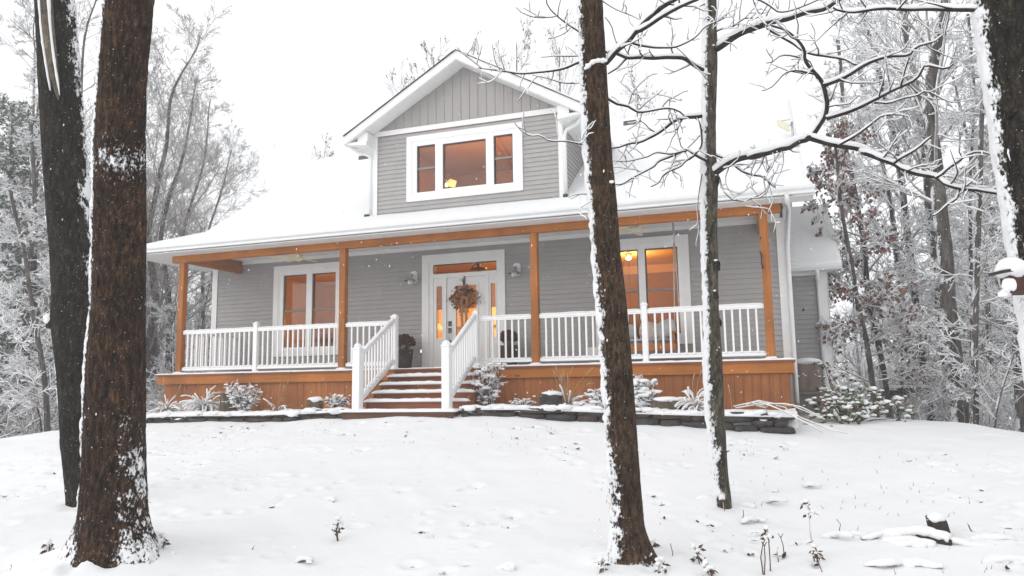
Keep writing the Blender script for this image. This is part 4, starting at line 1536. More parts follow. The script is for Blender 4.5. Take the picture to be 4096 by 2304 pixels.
def stone_wall(path, h0, h1, label, seed):
    P = np.array(path, float)
    c = P[len(P) // 2]
    t = thing('stone_wall', label, 'stone wall', (c[0], c[1], gz(c[0], c[1])), 'dry stone bed edging')
    r = random.Random(seed)
    L = np.concatenate([[0], np.cumsum(np.linalg.norm(np.diff(P, axis=0), axis=1))])
    mb, ms = MB(), MB()
    def at(s):
        return np.array([np.interp(s, L, P[:, k]) for k in (0, 1)])
    for row in range(3):
        s = r.uniform(-.2, 0)
        while s < L[-1]:
            w = r.choice((.16, .22, .3, .42, .55, .7)) * r.uniform(.85, 1.15)
            e = min(s + w, L[-1])
            a, b = at(max(s, 0)), at(e)
            if e - max(s, 0) > .08:
                u = (s + e) / 2 / L[-1]
                H = h0 + (h1 - h0) * u
                nr = 2 if H < .24 else 3
                if row < nr:
                    m = (a + b) / 2
                    z0 = gz(m[0], m[1]) - .04
                    hh = (H + .04) / nr
                    d = (b - a) / np.linalg.norm(b - a)
                    n = np.array((-d[1], d[0]))
                    off = r.uniform(-.03, .03)
                    V, F = ICO[2]
                    Q = np.sign(V) * np.abs(V) ** .42
                    nn = fbm(V * 1.6 + r.random() * 50, 3)[:, None]
                    Q = Q * (.82 + .36 * nn)
                    hl = np.linalg.norm(b - a) / 2 * 1.02
                    C = np.array((m[0], m[1] + .0, z0 + hh * (row + .5)))
                    W = C + Q[:, :1] * hl * np.array((d[0], d[1], 0)) + (Q[:, 1:2] * .15 + off) * np.array((n[0], n[1], 0)) + Q[:, 2:3] * hh * .54 * r.uniform(.75, 1.2) * np.array((0, 0, 1))
                    mb.add(W, F, 1 if r.random() < .3 else 0)
                    if row < nr - 1 and r.random() < .22:
                        q = C - .14 * np.array((n[0], n[1], 0)) + r.uniform(-.5, .5) * hl * np.array((d[0], d[1], 0))
                        ms.blob((q[0], q[1], q[2] + hh * .45), r.uniform(.03, .06), 0, r.random() * 99, .5, .35, 1, 1.8)
            s = e + r.uniform(-.01, .03)
            if e >= L[-1]: break
    mb.build('stones', [M_STONE, M_STONE2], t)
    k = 0
    s = 0
    while s < L[-1]:
        e = min(s + r.uniform(.3, .8), L[-1])
        if e - s < .1: break
        a, b = at(s), at(e)
        u = (s + e) / 2 / L[-1]
        za, zb = gz(*a) + h0 + (h1 - h0) * s / L[-1], gz(*b) + h0 + (h1 - h0) * e / L[-1]
        snow_strip(ms, (a[0], a[1] + .03, za - .05), (b[0], b[1] + .03, zb - .05), r.uniform(.34, .44), r.uniform(.075, .105), seed + k, 0, .05)
        for q in range(3):
            f = r.random()
            ms.blob((a[0] + (b[0] - a[0]) * f, a[1] + (b[1] - a[1]) * f - .14, za - r.uniform(-.01, .035)), r.uniform(.025, .085), 0, k + q, .6, .45, 1, 1.7)
        s = e - .06
        k += 1
    ms.build('wall_snow', M_SNOW, t)
stone_wall([(-9.6, -.95), (-8.3, -1.2), (-6, -1.32), (-3.5, -1.42)], .165, .13, 'low dark stone edging left of the porch steps under snow', 1)
stone_wall([(-1.30, -1.55), (-.75, -1.3), (.8, -1.25), (2.4, -1.22), (3.85, -1.18)], .13, .26, 'dark stone edging right of the steps, taller toward its end', 2)
mb = MB()
X, Y = np.meshgrid(np.arange(3.8, 5.3, .05), np.arange(-1.2, 3.2, .06))
Z = G(X, Y) - .13 + .23 * np.exp(-((X - 4.15) / .5) ** 2 - ((Y - .5) / 1.1) ** 2) + (fbm(np.stack([X * 5, Y * 5, X * 0], -1), 3) - .5) * .16
idx = np.arange(X.size).reshape(X.shape)
mb.add(np.stack([X, Y, Z], -1).reshape(-1, 3), np.stack([idx[:-1, :-1], idx[:-1, 1:], idx[1:, 1:], idx[1:, :-1]], -1).reshape(-1, 4))
tag(mb.build('bare_soil', M_DIRT), None, None, kind='structure')
mb = MB()
mb.tube([(3.98, 1.86, -.84), (3.99, 1.7, -.95), (4.02, 1.3, -1.02), (4.2, .85, -1.04), (4.42, .4, -1.07), (4.52, .2, -1.10)], [.05, .055, .06, .06, .06, .03], 12)
o = at_base(mb.build('drain_pipe', M_PIPE), (4.2, .9, -1.06))
tag(o, 'beige plastic drain pipe lying from the downspout to the bush', 'pipe')

def smooth_path(pts, step):
    P = np.array(pts, float)
    L = np.concatenate([[0], np.cumsum(np.linalg.norm(np.diff(P, axis=0), axis=1))])
    n = max(4, int(L[-1] / step))
    out = []
    m = len(P)
    for s in np.linspace(0, L[-1], n):
        i = min(max(int(np.searchsorted(L, s)) - 1, 0), m - 2)
        t = (s - L[i]) / max(L[i + 1] - L[i], 1e-9)
        p0, p1, p2, p3 = P[max(i - 1, 0)], P[i], P[i + 1], P[min(i + 2, m - 1)]
        out.append(.5 * ((2 * p1) + (-p0 + p2) * t + (2 * p0 - 5 * p1 + 4 * p2 - p3) * t * t + (-p0 + 3 * p1 - 3 * p2 + p3) * t ** 3))
    return np.array(out)

def snow_tube(ms, pts, rad, rng_, grow=1.15, mn=.0066, lump=.38, n=7, mat=0):
    """snow lying along the upper, windward side of a branch"""
    pts = np.asarray(pts)
    T = np.gradient(pts, axis=0)
    T /= np.linalg.norm(T, axis=1)[:, None] + 1e-9
    up = np.array((0, 0, 1.0)) + .55 * WIND
    off = up - (T @ up)[:, None] * T
    flat = np.sqrt(np.clip(1 - T[:, 2] ** 2, 0, 1))
    off /= np.linalg.norm(off, axis=1)[:, None] + 1e-9
    nz = fbm(pts * 11 + rng_.random() * 50, 2)
    R = np.maximum(rad * grow, mn) * (1 - lump + 2 * lump * nz) * (.45 + .55 * flat)
    R[0] *= .5
    R[-1] *= .5
    ms.tube(pts + off * (rad * .45 + R * .72)[:, None], R, n, mat)

def twigs(mb, ms, pts, rad, r, dens, L0, lev=0):
    """short side twigs along a branch, recursively"""
    P = np.asarray(pts)
    seg = np.linalg.norm(np.diff(P, axis=0), axis=1).sum()
    n = int(seg * dens * r.uniform(.8, 1.2))
    for k in range(n):
        i = r.randrange(max(1, int(len(P) * .12)), len(P) - 1) if len(P) > 3 else len(P) - 2
        d = P[i + 1] - P[i]
        d /= np.linalg.norm(d) + 1e-9
        a = np.array((r.gauss(0, 1), r.gauss(0, 1), r.gauss(0, .8) + .1))
        a -= a @ d * d
        a /= np.linalg.norm(a) + 1e-9
        dd = d * r.uniform(.3, .9) + a
        dd /= np.linalg.norm(dd)
        L = L0 * r.uniform(.4, 1.2)
        q = [P[i].copy()]
        m = 5
        for j in range(m):
            dd = dd + np.array((r.gauss(0, .20), r.gauss(0, .20), r.gauss(0, .16) + .05))
            dd /= np.linalg.norm(dd)
            q.append(q[-1] + dd * L / m)
        q = np.array(q)
        r0 = max(.0028, min(float(rad[i]) * .5, .008) * (.75 if lev else 1))
        rr = np.linspace(r0, .0022, m + 1)
        mb.tube(q, rr, 5, 0, False)
        snow_tube(ms, q, rr, r, 1.6, .0072, .4, 5)
        if lev < 1:
            twigs(mb, ms, q, rr, r, 7, L0 * .45, lev + 1)

# ------------------------------------------------------------------ plants in the bed
def curve(p0, d, L, bend, n=6, r=None):
    p = np.array(p0, float)
    d = np.array(d, float)
    d /= np.linalg.norm(d)
    pts = [p.copy()]
    for i in range(n):
        d = d + np.array((0, 0, -bend / n))
        if r is not None:
            d = d + np.array((r.gauss(0, .08), r.gauss(0, .08), r.gauss(0, .05)))
        d /= np.linalg.norm(d)
        p = p + d * L / n
        pts.append(p.copy())
    return pts

def base(x, y, zdef=None):
    return (x, y, -.86 if zdef is None else zdef)

def clump_grass(x, y, label, h, w, n, seed, snowy=.7, seedheads=0, z=None, cat='grass clump'):
    b = np.array(base(x, y, z))
    t = thing('grass_clump', label, cat, tuple(b))
    r = random.Random(seed)
    mb = MB()
    ms = MB()
    for k in range(n):
        a = r.uniform(0, 2 * PI)
        tilt = r.uniform(.15, 1.0) * w / h * (.75 if snowy > .8 else 1)
        pts = curve(b + (r.gauss(0, .04), r.gauss(0, .04), 0), (math.cos(a) * tilt, math.sin(a) * tilt, 1), h * r.uniform(.8, 1.3), r.uniform(1.2, 2.6) * (1.45 if snowy > .8 else 1), 7, r)
        mb.tube(pts, np.linspace(.006, .003, 8), 4)
        if r.random() < snowy:
            q = [p + np.array((0, 0, .008)) for p in pts[2:]]
            ms.tube(q, np.linspace(.011, .016, len(q)) * r.uniform(.7, 1.2), 5)
    for k in range(seedheads):
        a = r.uniform(-.6, .9)
        pts = curve(b, (math.sin(a) * .45, r.gauss(0, .15), 1), h * r.uniform(1.5, 2.3), r.uniform(.4, 1.1), 8, r)
        mb.tube(pts, np.linspace(.005, .003, 9), 4)
        mb.tube(pts[-3:], [.004, .012, .004], 5)
    mb.build('stems', M_STRAW, t)
    ms.build('snow', M_SNOW, t)

def snow_shrub(x, y, label, h, w, n, seed, blob=.035, stem=M_STEM, leaf=None, z=None, name='shrub', taper=False, nb=3):
    b = np.array(base(x, y, z))
    t = thing(name, label, 'shrub', tuple(b))
    r = random.Random(seed)
    mb, ms, ml = MB(), MB(), MB()
    for k in range(n):
        a = r.uniform(0, 2 * PI)
        hh = h * r.uniform(.45, 1)
        ww = w * (.5 if not taper else .5 * (1.15 - hh / h))
        end = b + np.array((math.cos(a) * ww * r.uniform(.2, 1), math.sin(a) * ww * r.uniform(.2, 1) * .8, hh))
        mid = b + (end - b) * .5 + np.array((r.gauss(0, .03), r.gauss(0, .03), .02))
        mb.tube([b + (r.gauss(0, .02), r.gauss(0, .02), -.02), mid, end], [.008, .006, .004], 5)
        st = smooth_path([b + (r.gauss(0, .02), r.gauss(0, .02), -.02), mid, end], .03)
        rs_ = np.linspace(.006, .0035, len(st))
        snow_tube(ms, st, rs_, r, 1.2, .006, .5, 5)
        twigs(mb, ms, st, rs_, r, 9, .13 * min(1.4, h / .4), 0)
        for q in range(nb):
            f = r.uniform(.35, 1.05)
            p = b + (end - b) * f + np.array((r.gauss(0, .04), r.gauss(0, .04), r.gauss(0, .035)))
            mb.tube([b + (end - b) * max(f - .2, 0), p], [.004, .003], 4)
            s = blob * r.uniform(.35, 1.05)
            ms.blob(p + (0, 0, s * .3), s, 0, r.random() * 90, r.uniform(.45, .8), .5, 1, r.uniform(.9, 1.6))
            for z_ in range(4):
                d1 = np.array((r.gauss(0, 1), r.gauss(0, 1), r.gauss(0, .5))); d1 /= np.linalg.norm(d1)
                d2 = np.cross(d1, (0, 0, 1)); d2 /= np.linalg.norm(d2) + 1e-6
                l = s * r.uniform(.7, 1.3)
                c = p + d1 * l * .6 - np.array((0, 0, s * .3))
                ml.add([c - d1 * l * .5, c + d2 * l * .3, c + d1 * l * .6, c - d2 * l * .3], [(0, 1, 2, 3)])
    mb.build('stems', stem, t)
    ml.build('foliage', leaf or M_DEADLEAF, t, smooth=False)
    ms.build('snow', M_SNOW, t)

def log_post(x, y, label, r0, h, seed, z=None, lean=(0, 0), cap=.05, mat=None):
    b = np.array(base(x, y, z))
    t = thing('log_stump', label, 'stump', tuple(b))
    mb = MB()
    V, F = [], []
    N, Mh = 22, 8
    for i in range(Mh + 1):
        f = i / Mh
        for k in range(N):
            a = 2 * PI * k / N
            rr = r0 * (1.08 - .08 * f) * (1 + .08 * math.sin(3 * a + seed) + .03 * math.sin(11 * a))
            V.append(b + (rr * math.cos(a) + lean[0] * f * h, rr * math.sin(a) + lean[1] * f * h, -.1 + (h + .1) * f + (.02 * math.cos(a + seed) if i == Mh else 0)))
    for i in range(Mh):
        for k in range(N):
            k2 = (k + 1) % N
            F.append((i * N + k, i * N + k2, (i + 1) * N + k2, (i + 1) * N + k))
    F.append(tuple(Mh * N + k for k in range(N)))
    mb.add(V, F)
    mb.build('log', mat or M_LOG, t, smooth=True)
    mb = MB()
    mb.blob(b + (lean[0] * h, lean[1] * h, h + .0), r0 * 1.02, 0, seed, cap / r0, .14, 2)
    mb.build('snow_cap', M_SNOW, t)

bp = lambda k, x, y, Y: None
q = (-8.437,-0.450,-0.817); clump_grass(q[0], q[1], 'snowy grass clump with tall seed stems at the left end of the porch', .34, .34, 70, 1, .6, 5)
q = (-7.360,-0.550,-0.818); clump_grass(q[0], q[1], 'bowed grass mound under snow left of the square log post', .50, .42, 130, 2, .85, 0)
q = (-6.797,-0.550,-0.820); log_post(q[0], q[1], 'tall mossy log post before the left skirting boards', .155, .40, 1, cap=.03)
q = (-6.257,-0.750,-0.815); snow_shrub(q[0], q[1], 'dark shrub with snow balls between the log post and dried flowers', .56, .85, 46, 3, .036, nb=4)
q = (-5.606,-0.600,-0.771); clump_grass(q[0], q[1], 'bent dried flower stems with flat snowy heads left of the steps', .34, .55, 26, 4, .55, 3)
q = (-4.598,-0.800,-0.790); log_post(q[0], q[1], 'short grey log stump with a thick snow cap left of the steps', .145, .24, 2, cap=.07)
q = (-4.152,-0.700,-0.776); snow_shrub(q[0], q[1], 'low frosted shrub close to the left stair newel', .32, .60, 34, 5, .026, nb=5)
q = (-1.220,-0.500,-0.769); snow_shrub(q[0], q[1], 'tall open shrub with big snow tufts right of the steps', .88, .74, 24, 6, .05, nb=3)
q = (-0.545,-0.650,-0.768); snow_shrub(q[0], q[1], 'small round frosted shrub right of the tall open shrub', .25, .42, 30, 7, .03, nb=5)
q = (-0.002,-0.700,-0.769); log_post(q[0], q[1], 'blackened rounded stump draped with snowy grass by the skirting', .19, .30, 3, cap=.06, mat=M_STONE)
q = (0.221,-0.550,-0.775); clump_grass(q[0], q[1], 'feathery dry grass arching beside the blackened stump', .42, .40, 90, 8, .45, 10)
q = (0.661,-0.750,-0.772); snow_shrub(q[0], q[1], 'snow heaped low plant left of the brown tree trunk', .16, .55, 20, 9, .05)
q = (0.791,-0.600,-0.777); snow_shrub(q[0], q[1], 'leafy snow tufted shrub half hidden behind the brown trunk', .42, .36, 18, 10, .05)
q = (1.561,-0.600,-0.790); snow_shrub(q[0], q[1], 'dense little evergreen loaded with snow right of the brown trunk', .50, .46, 40, 11, .05, leaf=M_NEEDLE, name='evergreen_shrub')
q = (1.429,-0.500,-0.792); snow_shrub(q[0], q[1], 'narrow snowy spire plant behind the dense evergreen', .66, .10, 14, 12, .032, leaf=M_NEEDLE, taper=True, name='evergreen_shrub')
q = (2.374,-0.650,-0.802); clump_grass(q[0], q[1], 'drooping pale grass clump left of the slim tree', .42, .42, 120, 13, .85, 2)
# flat rock
q = np.array((1.941,-0.650,-0.808))
t = thing('rock', 'flat topped brown rock with snow pad beside the evergreen', 'rock', (q[0], q[1], -.86))
mb = MB()
V, F = ICO[2]
P = np.sign(V) * np.abs(V) ** .5 * (.85 + .3 * fbm(V * 1.7, 3)[:, None]) * np.array((.23, .16, .14))
mb.add(P + np.array((q[0], q[1], -.80)), F)
mb.build('stone', M_LOG, t)
mb = MB()
mb.blob((q[0], q[1], -.665), .21, 0, 5, .22, .14, 2, 1.12)
mb.build('snow_cap', M_SNOW, t)
# thin stake
q = np.array((2.945,-0.500,-0.784))
mb = MB()
mb.tube([(q[0], q[1], -.9), (q[0] - .02, q[1], -.6), (q[0] - .04, q[1], -.44)], [.007, .006, .012], 6)
tag(at_base(mb.build('plant_stake', M_STRAW), (q[0], q[1], -.88)), 'thin pale stake standing right of the slim tree', 'stake')
# fallen canes over the end of the stone wall
t = thing('fallen_canes', 'long snow coated canes sprawled over the right end of the stone edging', 'canes', (3.6, -.8, -.9))
mb, ms = MB(), MB()
for pts in ([(2.984,-0.948,-0.779),(3.175,-0.961,-0.739),(3.365,-0.976,-0.692),(3.594,-0.982,-0.742),(3.333,-1.180,-0.711),(3.545,-1.188,-0.728)], [(3.018,-1.039,-0.801),(3.255,-1.045,-0.762),(3.486,-1.047,-0.755),(3.242,-1.224,-0.717),(3.423,-1.222,-0.750),(3.619,-1.227,-0.735),(3.840,-1.227,-0.768),(4.012,-1.227,-0.846),(4.265,-1.228,-0.962)],
            [(3.336,-1.264,-0.701),(3.543,-1.367,-0.762),(3.729,-1.468,-0.844),(3.894,-1.569,-0.938),(4.042,-1.662,-1.016),(4.190,-1.767,-1.112)], [(3.733,-1.107,-0.849),(3.904,-1.265,-0.921),(4.107,-1.465,-1.003),(4.314,-1.681,-1.080),(4.493,-1.874,-1.121)], [(3.179,-1.097,-0.752),(3.368,-1.099,-0.689),(3.485,-1.092,-0.786),(3.301,-1.217,-0.749),(3.465,-1.206,-0.798)],
            [(3.603,-1.164,-0.760),(3.736,-1.189,-0.792),(3.805,-1.215,-0.877),(3.870,-1.252,-0.999)], [(3.469,-1.214,-0.735),(3.738,-1.271,-0.735),(3.954,-1.318,-0.781),(4.175,-1.374,-0.902)]):
    pts = np.array(pts)
    mb.tube(pts, np.linspace(.008, .004, len(pts)), 6)
    ms.tube(pts + np.array((0, 0, .008)), np.linspace(.011, .007, len(pts)) * (.7 + .6 * np.array([((k * .618) % 1) for k in range(len(pts))])), 6)
mb.build('stems', M_STRAW, t)
ms.build('snow', M_SNOW, t)

# rhododendron
def rhodo():
    b = np.array((4.697,0.767,-1.203))
    t = thing('rhododendron_bush', 'sprawling broadleaf evergreen bush with snow on its leaves at the house corner', 'bush', tuple(b))
    r = random.Random(21)
    mb, ml, ms = MB(), MB(), MB()
    ctr = [(4.524,0.633,-0.667), (4.705,0.494,-0.754), (4.950,1.089,-0.589), (4.901,1.372,-0.443), (5.079,1.340,-0.538), (4.667,0.879,-0.547), (4.847,0.339,-0.820), (4.659,0.076,-0.929), (5.061,0.831,-0.765),
           (5.297,1.537,-0.654), (5.335,1.255,-0.832), (5.571,1.854,-0.718), (5.697,1.694,-0.791), (5.779,1.528,-0.933), (5.421,1.185,-0.884), (4.271,0.346,-0.764), (4.385,-0.019,-0.925), (4.484,0.923,-0.545),
           (4.547,2.697,-0.108), (4.587,2.310,-0.298), (4.592,1.694,-0.457), (4.523,2.895,-0.062), (4.943,0.377,-0.856), (4.818,0.631,-0.688), (4.568,0.242,-0.815), (5.186,1.186,-0.702), (5.599,1.377,-1.054)]
    for c in ctr:
        c = np.array(c)
        m = (b + c) / 2 + np.array((r.gauss(0, .08), r.gauss(0, .08), .06))
        mb.tube([b + (r.gauss(0, .03), r.gauss(0, .03), 0), m, c], [.014, .010, .006], 6)
        for k in range(18 if c[1] < .9 else 8):
            a = r.uniform(0, 2 * PI)
            p = c + np.array((r.gauss(0, .11), r.gauss(0, .11), r.gauss(.0, .06)))
            dr = np.array((math.cos(a), math.sin(a), r.uniform(-1.1, -.1))); dr /= np.linalg.norm(dr)
            sd = np.cross(dr, (0, 0, 1)); sd /= np.linalg.norm(sd)
            l, w = r.uniform(.08, .13), r.uniform(.026, .04)
            nrm = np.cross(sd, dr)
            V = [p, p + dr * l * .35 + sd * w - nrm * .008, p + dr * l * .35 - sd * w - nrm * .008, p + dr * l * .75 + sd * w * .8 - nrm * .012, p + dr * l * .75 - sd * w * .8 - nrm * .012, p + dr * l * 1.05 - nrm * .02, p + dr * l * .5]
            ml.add(V, [(0, 1, 6), (0, 6, 2), (1, 3, 6), (6, 4, 2), (3, 5, 6), (6, 5, 4)], 0 if r.random() < .8 else 1)
            if r.random() < .42:
                ms.blob(p + dr * l * .45 + (0, 0, .014), r.uniform(.018, .052), 0, r.random() * 99, .6, .45, 1, 1.3)
    for k in range(60):
        p = b + np.array((r.gauss(0, .25), r.gauss(0, .15), r.uniform(0, .06)))
        mb.tube([p, p + np.array((r.gauss(0, .12), r.gauss(0, .1), r.uniform(0, .05)))], .005, 4)
        ms.blob(p + np.array((0, 0, .04)), r.uniform(.02, .04), 0, k, .6, .3, 0)
    mb.build('stems', M_STEM, t)
    ml.build('foliage', [M_LEAF, M_DEADLEAF], t)
    ms.build('snow', M_SNOW, t)
rhodo()

# ------------------------------------------------------------------ near trees
def trunk_mesh(prof, amp=.012, N=72, rows=260, ridge=26, snow=None, seed=0, gnarl=.02, flare=None):
    """prof: (x,y,z,r) points. snow(theta, z, P) -> 0..1 coverage"""
    P = np.array(sorted(prof, key=lambda q: q[2]))
    zs = np.linspace(P[0, 2], P[-1, 2], rows)
    cx, cy, rr = (np.interp(zs, P[:, 2], P[:, k]) for k in (0, 1, 3))
    ker = np.ones(9) / 9
    sm = lambda a: np.convolve(np.pad(a, 4, mode='edge'), ker, 'valid')
    cx, cy, rr = sm(cx), sm(cy), sm(rr)
    th = np.arange(N) * 2 * PI / N
    T, Zz = np.meshgrid(th, zs)
    R0 = np.repeat(rr[:, None], N, 1)
    u = np.stack([np.cos(T) * R0 * ridge, np.sin(T) * R0 * ridge, Zz * ridge * .14 + seed * 11], -1)
    ridges = 1 - np.abs(fbm(u, 3) * 2 - 1) * 2
    big = fbm(np.stack([np.cos(T) * 1.3, np.sin(T) * 1.3, Zz * 1.1 + seed * 5], -1), 2) - .5
    R1 = R0 * (1 + big * 2 * gnarl) + amp * ridges
    if flare is not None:
        R1 = R1 + flare(T, Zz)
    S = np.zeros_like(T)
    if snow is not None:
        nz = fbm(np.stack([np.cos(T) * R0 * 9, np.sin(T) * R0 * 9, Zz * 6 + seed], -1), 3)
        nz2 = fbm(np.stack([np.cos(T) * R0 * 26, np.sin(T) * R0 * 26, Zz * 20 + seed], -1), 2)
        S = np.clip(snow(T, Zz, nz, nz2), 0, 1)
        R1 = R1 + S * (.006 + .024 * sstep(.4, .9, S) * (.4 + 1.0 * nz2))
    V = np.stack([cx[:, None] + R1 * np.cos(T), cy[:, None] + R1 * np.sin(T), Zz], -1).reshape(-1, 3)
    idx = np.arange(rows * N).reshape(rows, N)
    nxt = np.roll(idx, -1, 1)
    F = np.stack([idx[:-1], nxt[:-1], nxt[1:], idx[1:]], -1).reshape(-1, 4)
    mb = MB()
    mb.add(V, F, 0, S.ravel())
    mb.add(V[-N:], [tuple(range(N))], 0, np.zeros(N))
    return mb
THW = math.atan2(WIND[1], WIND[0])
THC = math.atan2(-.94, .32)          # towards the viewer's side of the lawn
def windside(lo, hi, jag=.5):
    def f(T, Z, nz, nz2):
        c = np.cos(T - THW)
        return sstep(lo, hi, c + (nz - .5) * jag + (nz2 - .5) * jag * .8)
    return f

def branch(parent, pts, r0, r1, seed, dens=3.2, L0=.34, mat=None, snow=1.15, label=None):
    dens *= 2.0
    L0 *= 1.1
    r = random.Random(seed)
    P = smooth_path(pts, .045)
    # natural crookedness
    P[1:-1] += (np.stack([fbm(P[1:-1] * 3 + k * 31 + seed, 2) for k in range(3)], -1) - .5) * .05
    rad = np.linspace(r0, r1, len(P)) * .88
    mb, ms = MB(), MB()
    mb.tube(P, rad, 9)
    snow_tube(ms, P, rad, r, snow)
    twigs(mb, ms, P, rad, r, dens, L0)
    o = mb.build('branch', mat or M_TWIG, parent, label=label)
    ms.build('branch_snow', M_SNOW, o)
    return o

def hidden_top(parent, p, r0, seed, n=9, mat=None):
    """limbs above the top of the picture, so the tree does not end as a pole"""
    r = random.Random(seed)
    p = np.array(p)
    mb, ms = MB(), MB()
    for k in range(n):
        a = r.uniform(0, 2 * PI)
        q = curve(p + (0, 0, -r.uniform(0, 2.5)), (math.cos(a), math.sin(a), r.uniform(.7, 1.6)), r.uniform(1.8, 3.5), -.3, 8, r)
        rr = np.linspace(r0 * .35, .006, 9)
        mb.tube(q, rr, 6)
        snow_tube(ms, np.array(q), rr, r)
        twigs(mb, ms, np.array(q), rr, r, 2.0, .6, 1)
    mb.build('crown', mat or M_TWIG, parent)
    ms.build('crown_snow', M_SNOW, parent)

# --- T1 the big left trunk
prof1 = [(-1.389,-8.505,2.891,0.175),(-1.478,-8.446,2.238,0.173),(-1.541,-8.377,1.586,0.185),(-1.564,-8.324,1.143,0.191),(-1.619,-8.235,0.364,0.194),(-1.676,-8.170,-0.247,0.218),(-1.728,-8.098,-0.900,0.231),(-1.757,-8.050,-1.322,0.249),(-1.770,-8.010,-1.638,0.271),(-1.778,-7.990,-1.806,0.284),(-1.790,-7.965,-2.017,0.284)]
t1 = thing('tree', 'thickest dark furrowed tree trunk in the left foreground with snow drifted round its foot', 'tree', (prof1[-2][0], prof1[-2][1], prof1[-2][2]))
top = prof1[0]
prof1 = prof1 + [(prof1[-1][0], prof1[-1][1], -2.5, prof1[-1][3] * 1.05), (top[0] + .25, top[1] + .1, 5.5, top[3] * .85), (top[0] + .5, top[1] + .2, 8.2, top[3] * .55)]
zb1 = -1.9
zbelt = float((-1.546,-8.366,1.491)[2])
def snow1(T, Z, nz, nz2):
    c = np.cos(T - THW)
    s = sstep(.84, .98, c + (nz - .5) * .25)
    hi = sstep(2.0, 3.0, Z)
    s = np.maximum(s, hi * sstep(.66, .88, c + (nz - .5) * .3))
    belt = np.exp(-((Z - zbelt - .03 * np.sin(3 * T)) / .20) ** 2) * (.40 + .7 * (nz2 - .5))
    belt2 = np.exp(-((Z - float((-1.612,-8.228,0.332)[2])) / .07) ** 2) * .30 * (nz2 > .5)
    right = np.cos(T - (THW + PI) + .5)
    foot = sstep(.95, .0, (Z - zb1) - .85 * sstep(.1, .95, right) - .45 * sstep(.3, 1, c)) * (.36 + .9 * (nz2 - .5) + .4 * (nz - .5))
    foot = np.maximum(foot, sstep(.28, .05, (Z - zb1) - .35 * sstep(.3, 1, c) - .14 * right) * (.7 + .5 * (nz2 - .5)))
    front = np.cos(T - THC - .05)
    foot = foot * (1 - .75 * sstep(.80, .97, front) * sstep(-.1, .25, Z - zb1 + .3))
    return np.maximum(np.maximum(s, belt), np.maximum(foot, belt2))
def flare1(T, Z):
    h = np.clip((zb1 + .55 - Z) / .55, 0, 1.6)
    return h ** 2 * (.15 + .05 * np.cos(3 * T + .6) + .04 * np.cos(5 * T))
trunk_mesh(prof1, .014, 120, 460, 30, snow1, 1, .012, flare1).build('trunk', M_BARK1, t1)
hidden_top(t1, (top[0] + .4, top[1] + .15, 7.8), .14, 91)

# --- T2 behind it, with the split dead limb
prof2 = [(-3.743,-7.327,3.937,0.188),(-3.744,-7.266,3.494,0.192),(-3.745,-7.209,3.079,0.199),(-3.739,-7.088,2.220,0.208),(-3.732,-6.997,1.584,0.209),(-3.713,-6.934,1.168,0.215),(-3.733,-6.864,0.615,0.208),(-3.748,-6.835,0.366,0.220),(-3.746,-6.819,0.255,0.216),(-3.739,-6.755,-0.188,0.194),(-3.765,-6.645,-1.046,0.174),(-3.757,-6.582,-1.489,0.162),(-3.762,-6.553,-1.710,0.165)]
t2 = thing('tree', 'black leaning tree with a split grey dead limb behind the thickest left trunk', 'tree', (prof2[-2][0], prof2[-2][1], prof2[-2][2]))
top = prof2[0]
prof2 = prof2 + [(prof2[-1][0], prof2[-1][1], -2.2, prof2[-1][3] * 1.1), (top[0] - .35, top[1] - .1, 6.0, top[3] * .8), (top[0] - .6, top[1] - .2, 8.6, top[3] * .55)]
def snow2(T, Z, nz, nz2):
    c = np.cos(T - (THW + PI) - .55)         # lodged on its right flank
    up = sstep(-1.0, 1.6, Z)
    s = sstep(.35, 1.15, c + (nz - .5) * 1.1 + (nz2 - .5) * 1.0) * (.2 + .7 * up)
    blot = sstep(.60, .68, nz) * sstep(.45, .8, c) * .9 * sstep(-1.2, .2, Z)
    w = sstep(.93, 1.0, np.cos(T - THW) + (nz - .5) * .15) * .8
    return np.maximum(np.maximum(s * .85, blot), w)
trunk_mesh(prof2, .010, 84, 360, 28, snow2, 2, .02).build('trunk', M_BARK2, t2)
P = smooth_path([(-3.651,-7.516,3.997),(-3.646,-7.496,3.833),(-3.640,-7.463,3.559),(-3.622,-7.426,3.286),(-3.597,-7.390,3.041),(-3.577,-7.365,2.877),(-3.564,-7.345,2.741)], .05)
mb = MB()
rad = np.interp(np.linspace(0, 1, len(P)), [0, .5, .85, 1], [.066, .060, .040, .006])
mb.tube(P, rad, 12)
mb.has_attr = True
lb = mb.build('dead_limb', M_DEADWOOD, t2)
ms = MB()
ms.tube(P[:-2] + np.array((-.055, -.035, .0)), rad[:-2] * .32 * (.7 + .6 * fbm(P[:-2] * 14, 2)), 6)
ms.tube(P[3:-1] + np.array((.05, -.02, .0)), rad[3:-1] * .28 * (.6 + .8 * fbm(P[3:-1] * 14 + 5, 2)), 6)
ms.build('limb_snow', M_SNOW, lb)
c = np.array((-3.920,-6.945,0.351))
mb = MB()
mb.blob(c, .075, 0, 1, .9, .3, 2)
kn = mb.build('knot', M_BARK2, t2)
mb = MB(); mb.blob(c + (-.03, -.02, .05), .065, 0, 2, 1.1, .25, 1)
mb.build('knot_snow', M_SNOW, kn)
hidden_top(t2, (top[0] - .5, top[1] - .15, 8.2), .14, 92)

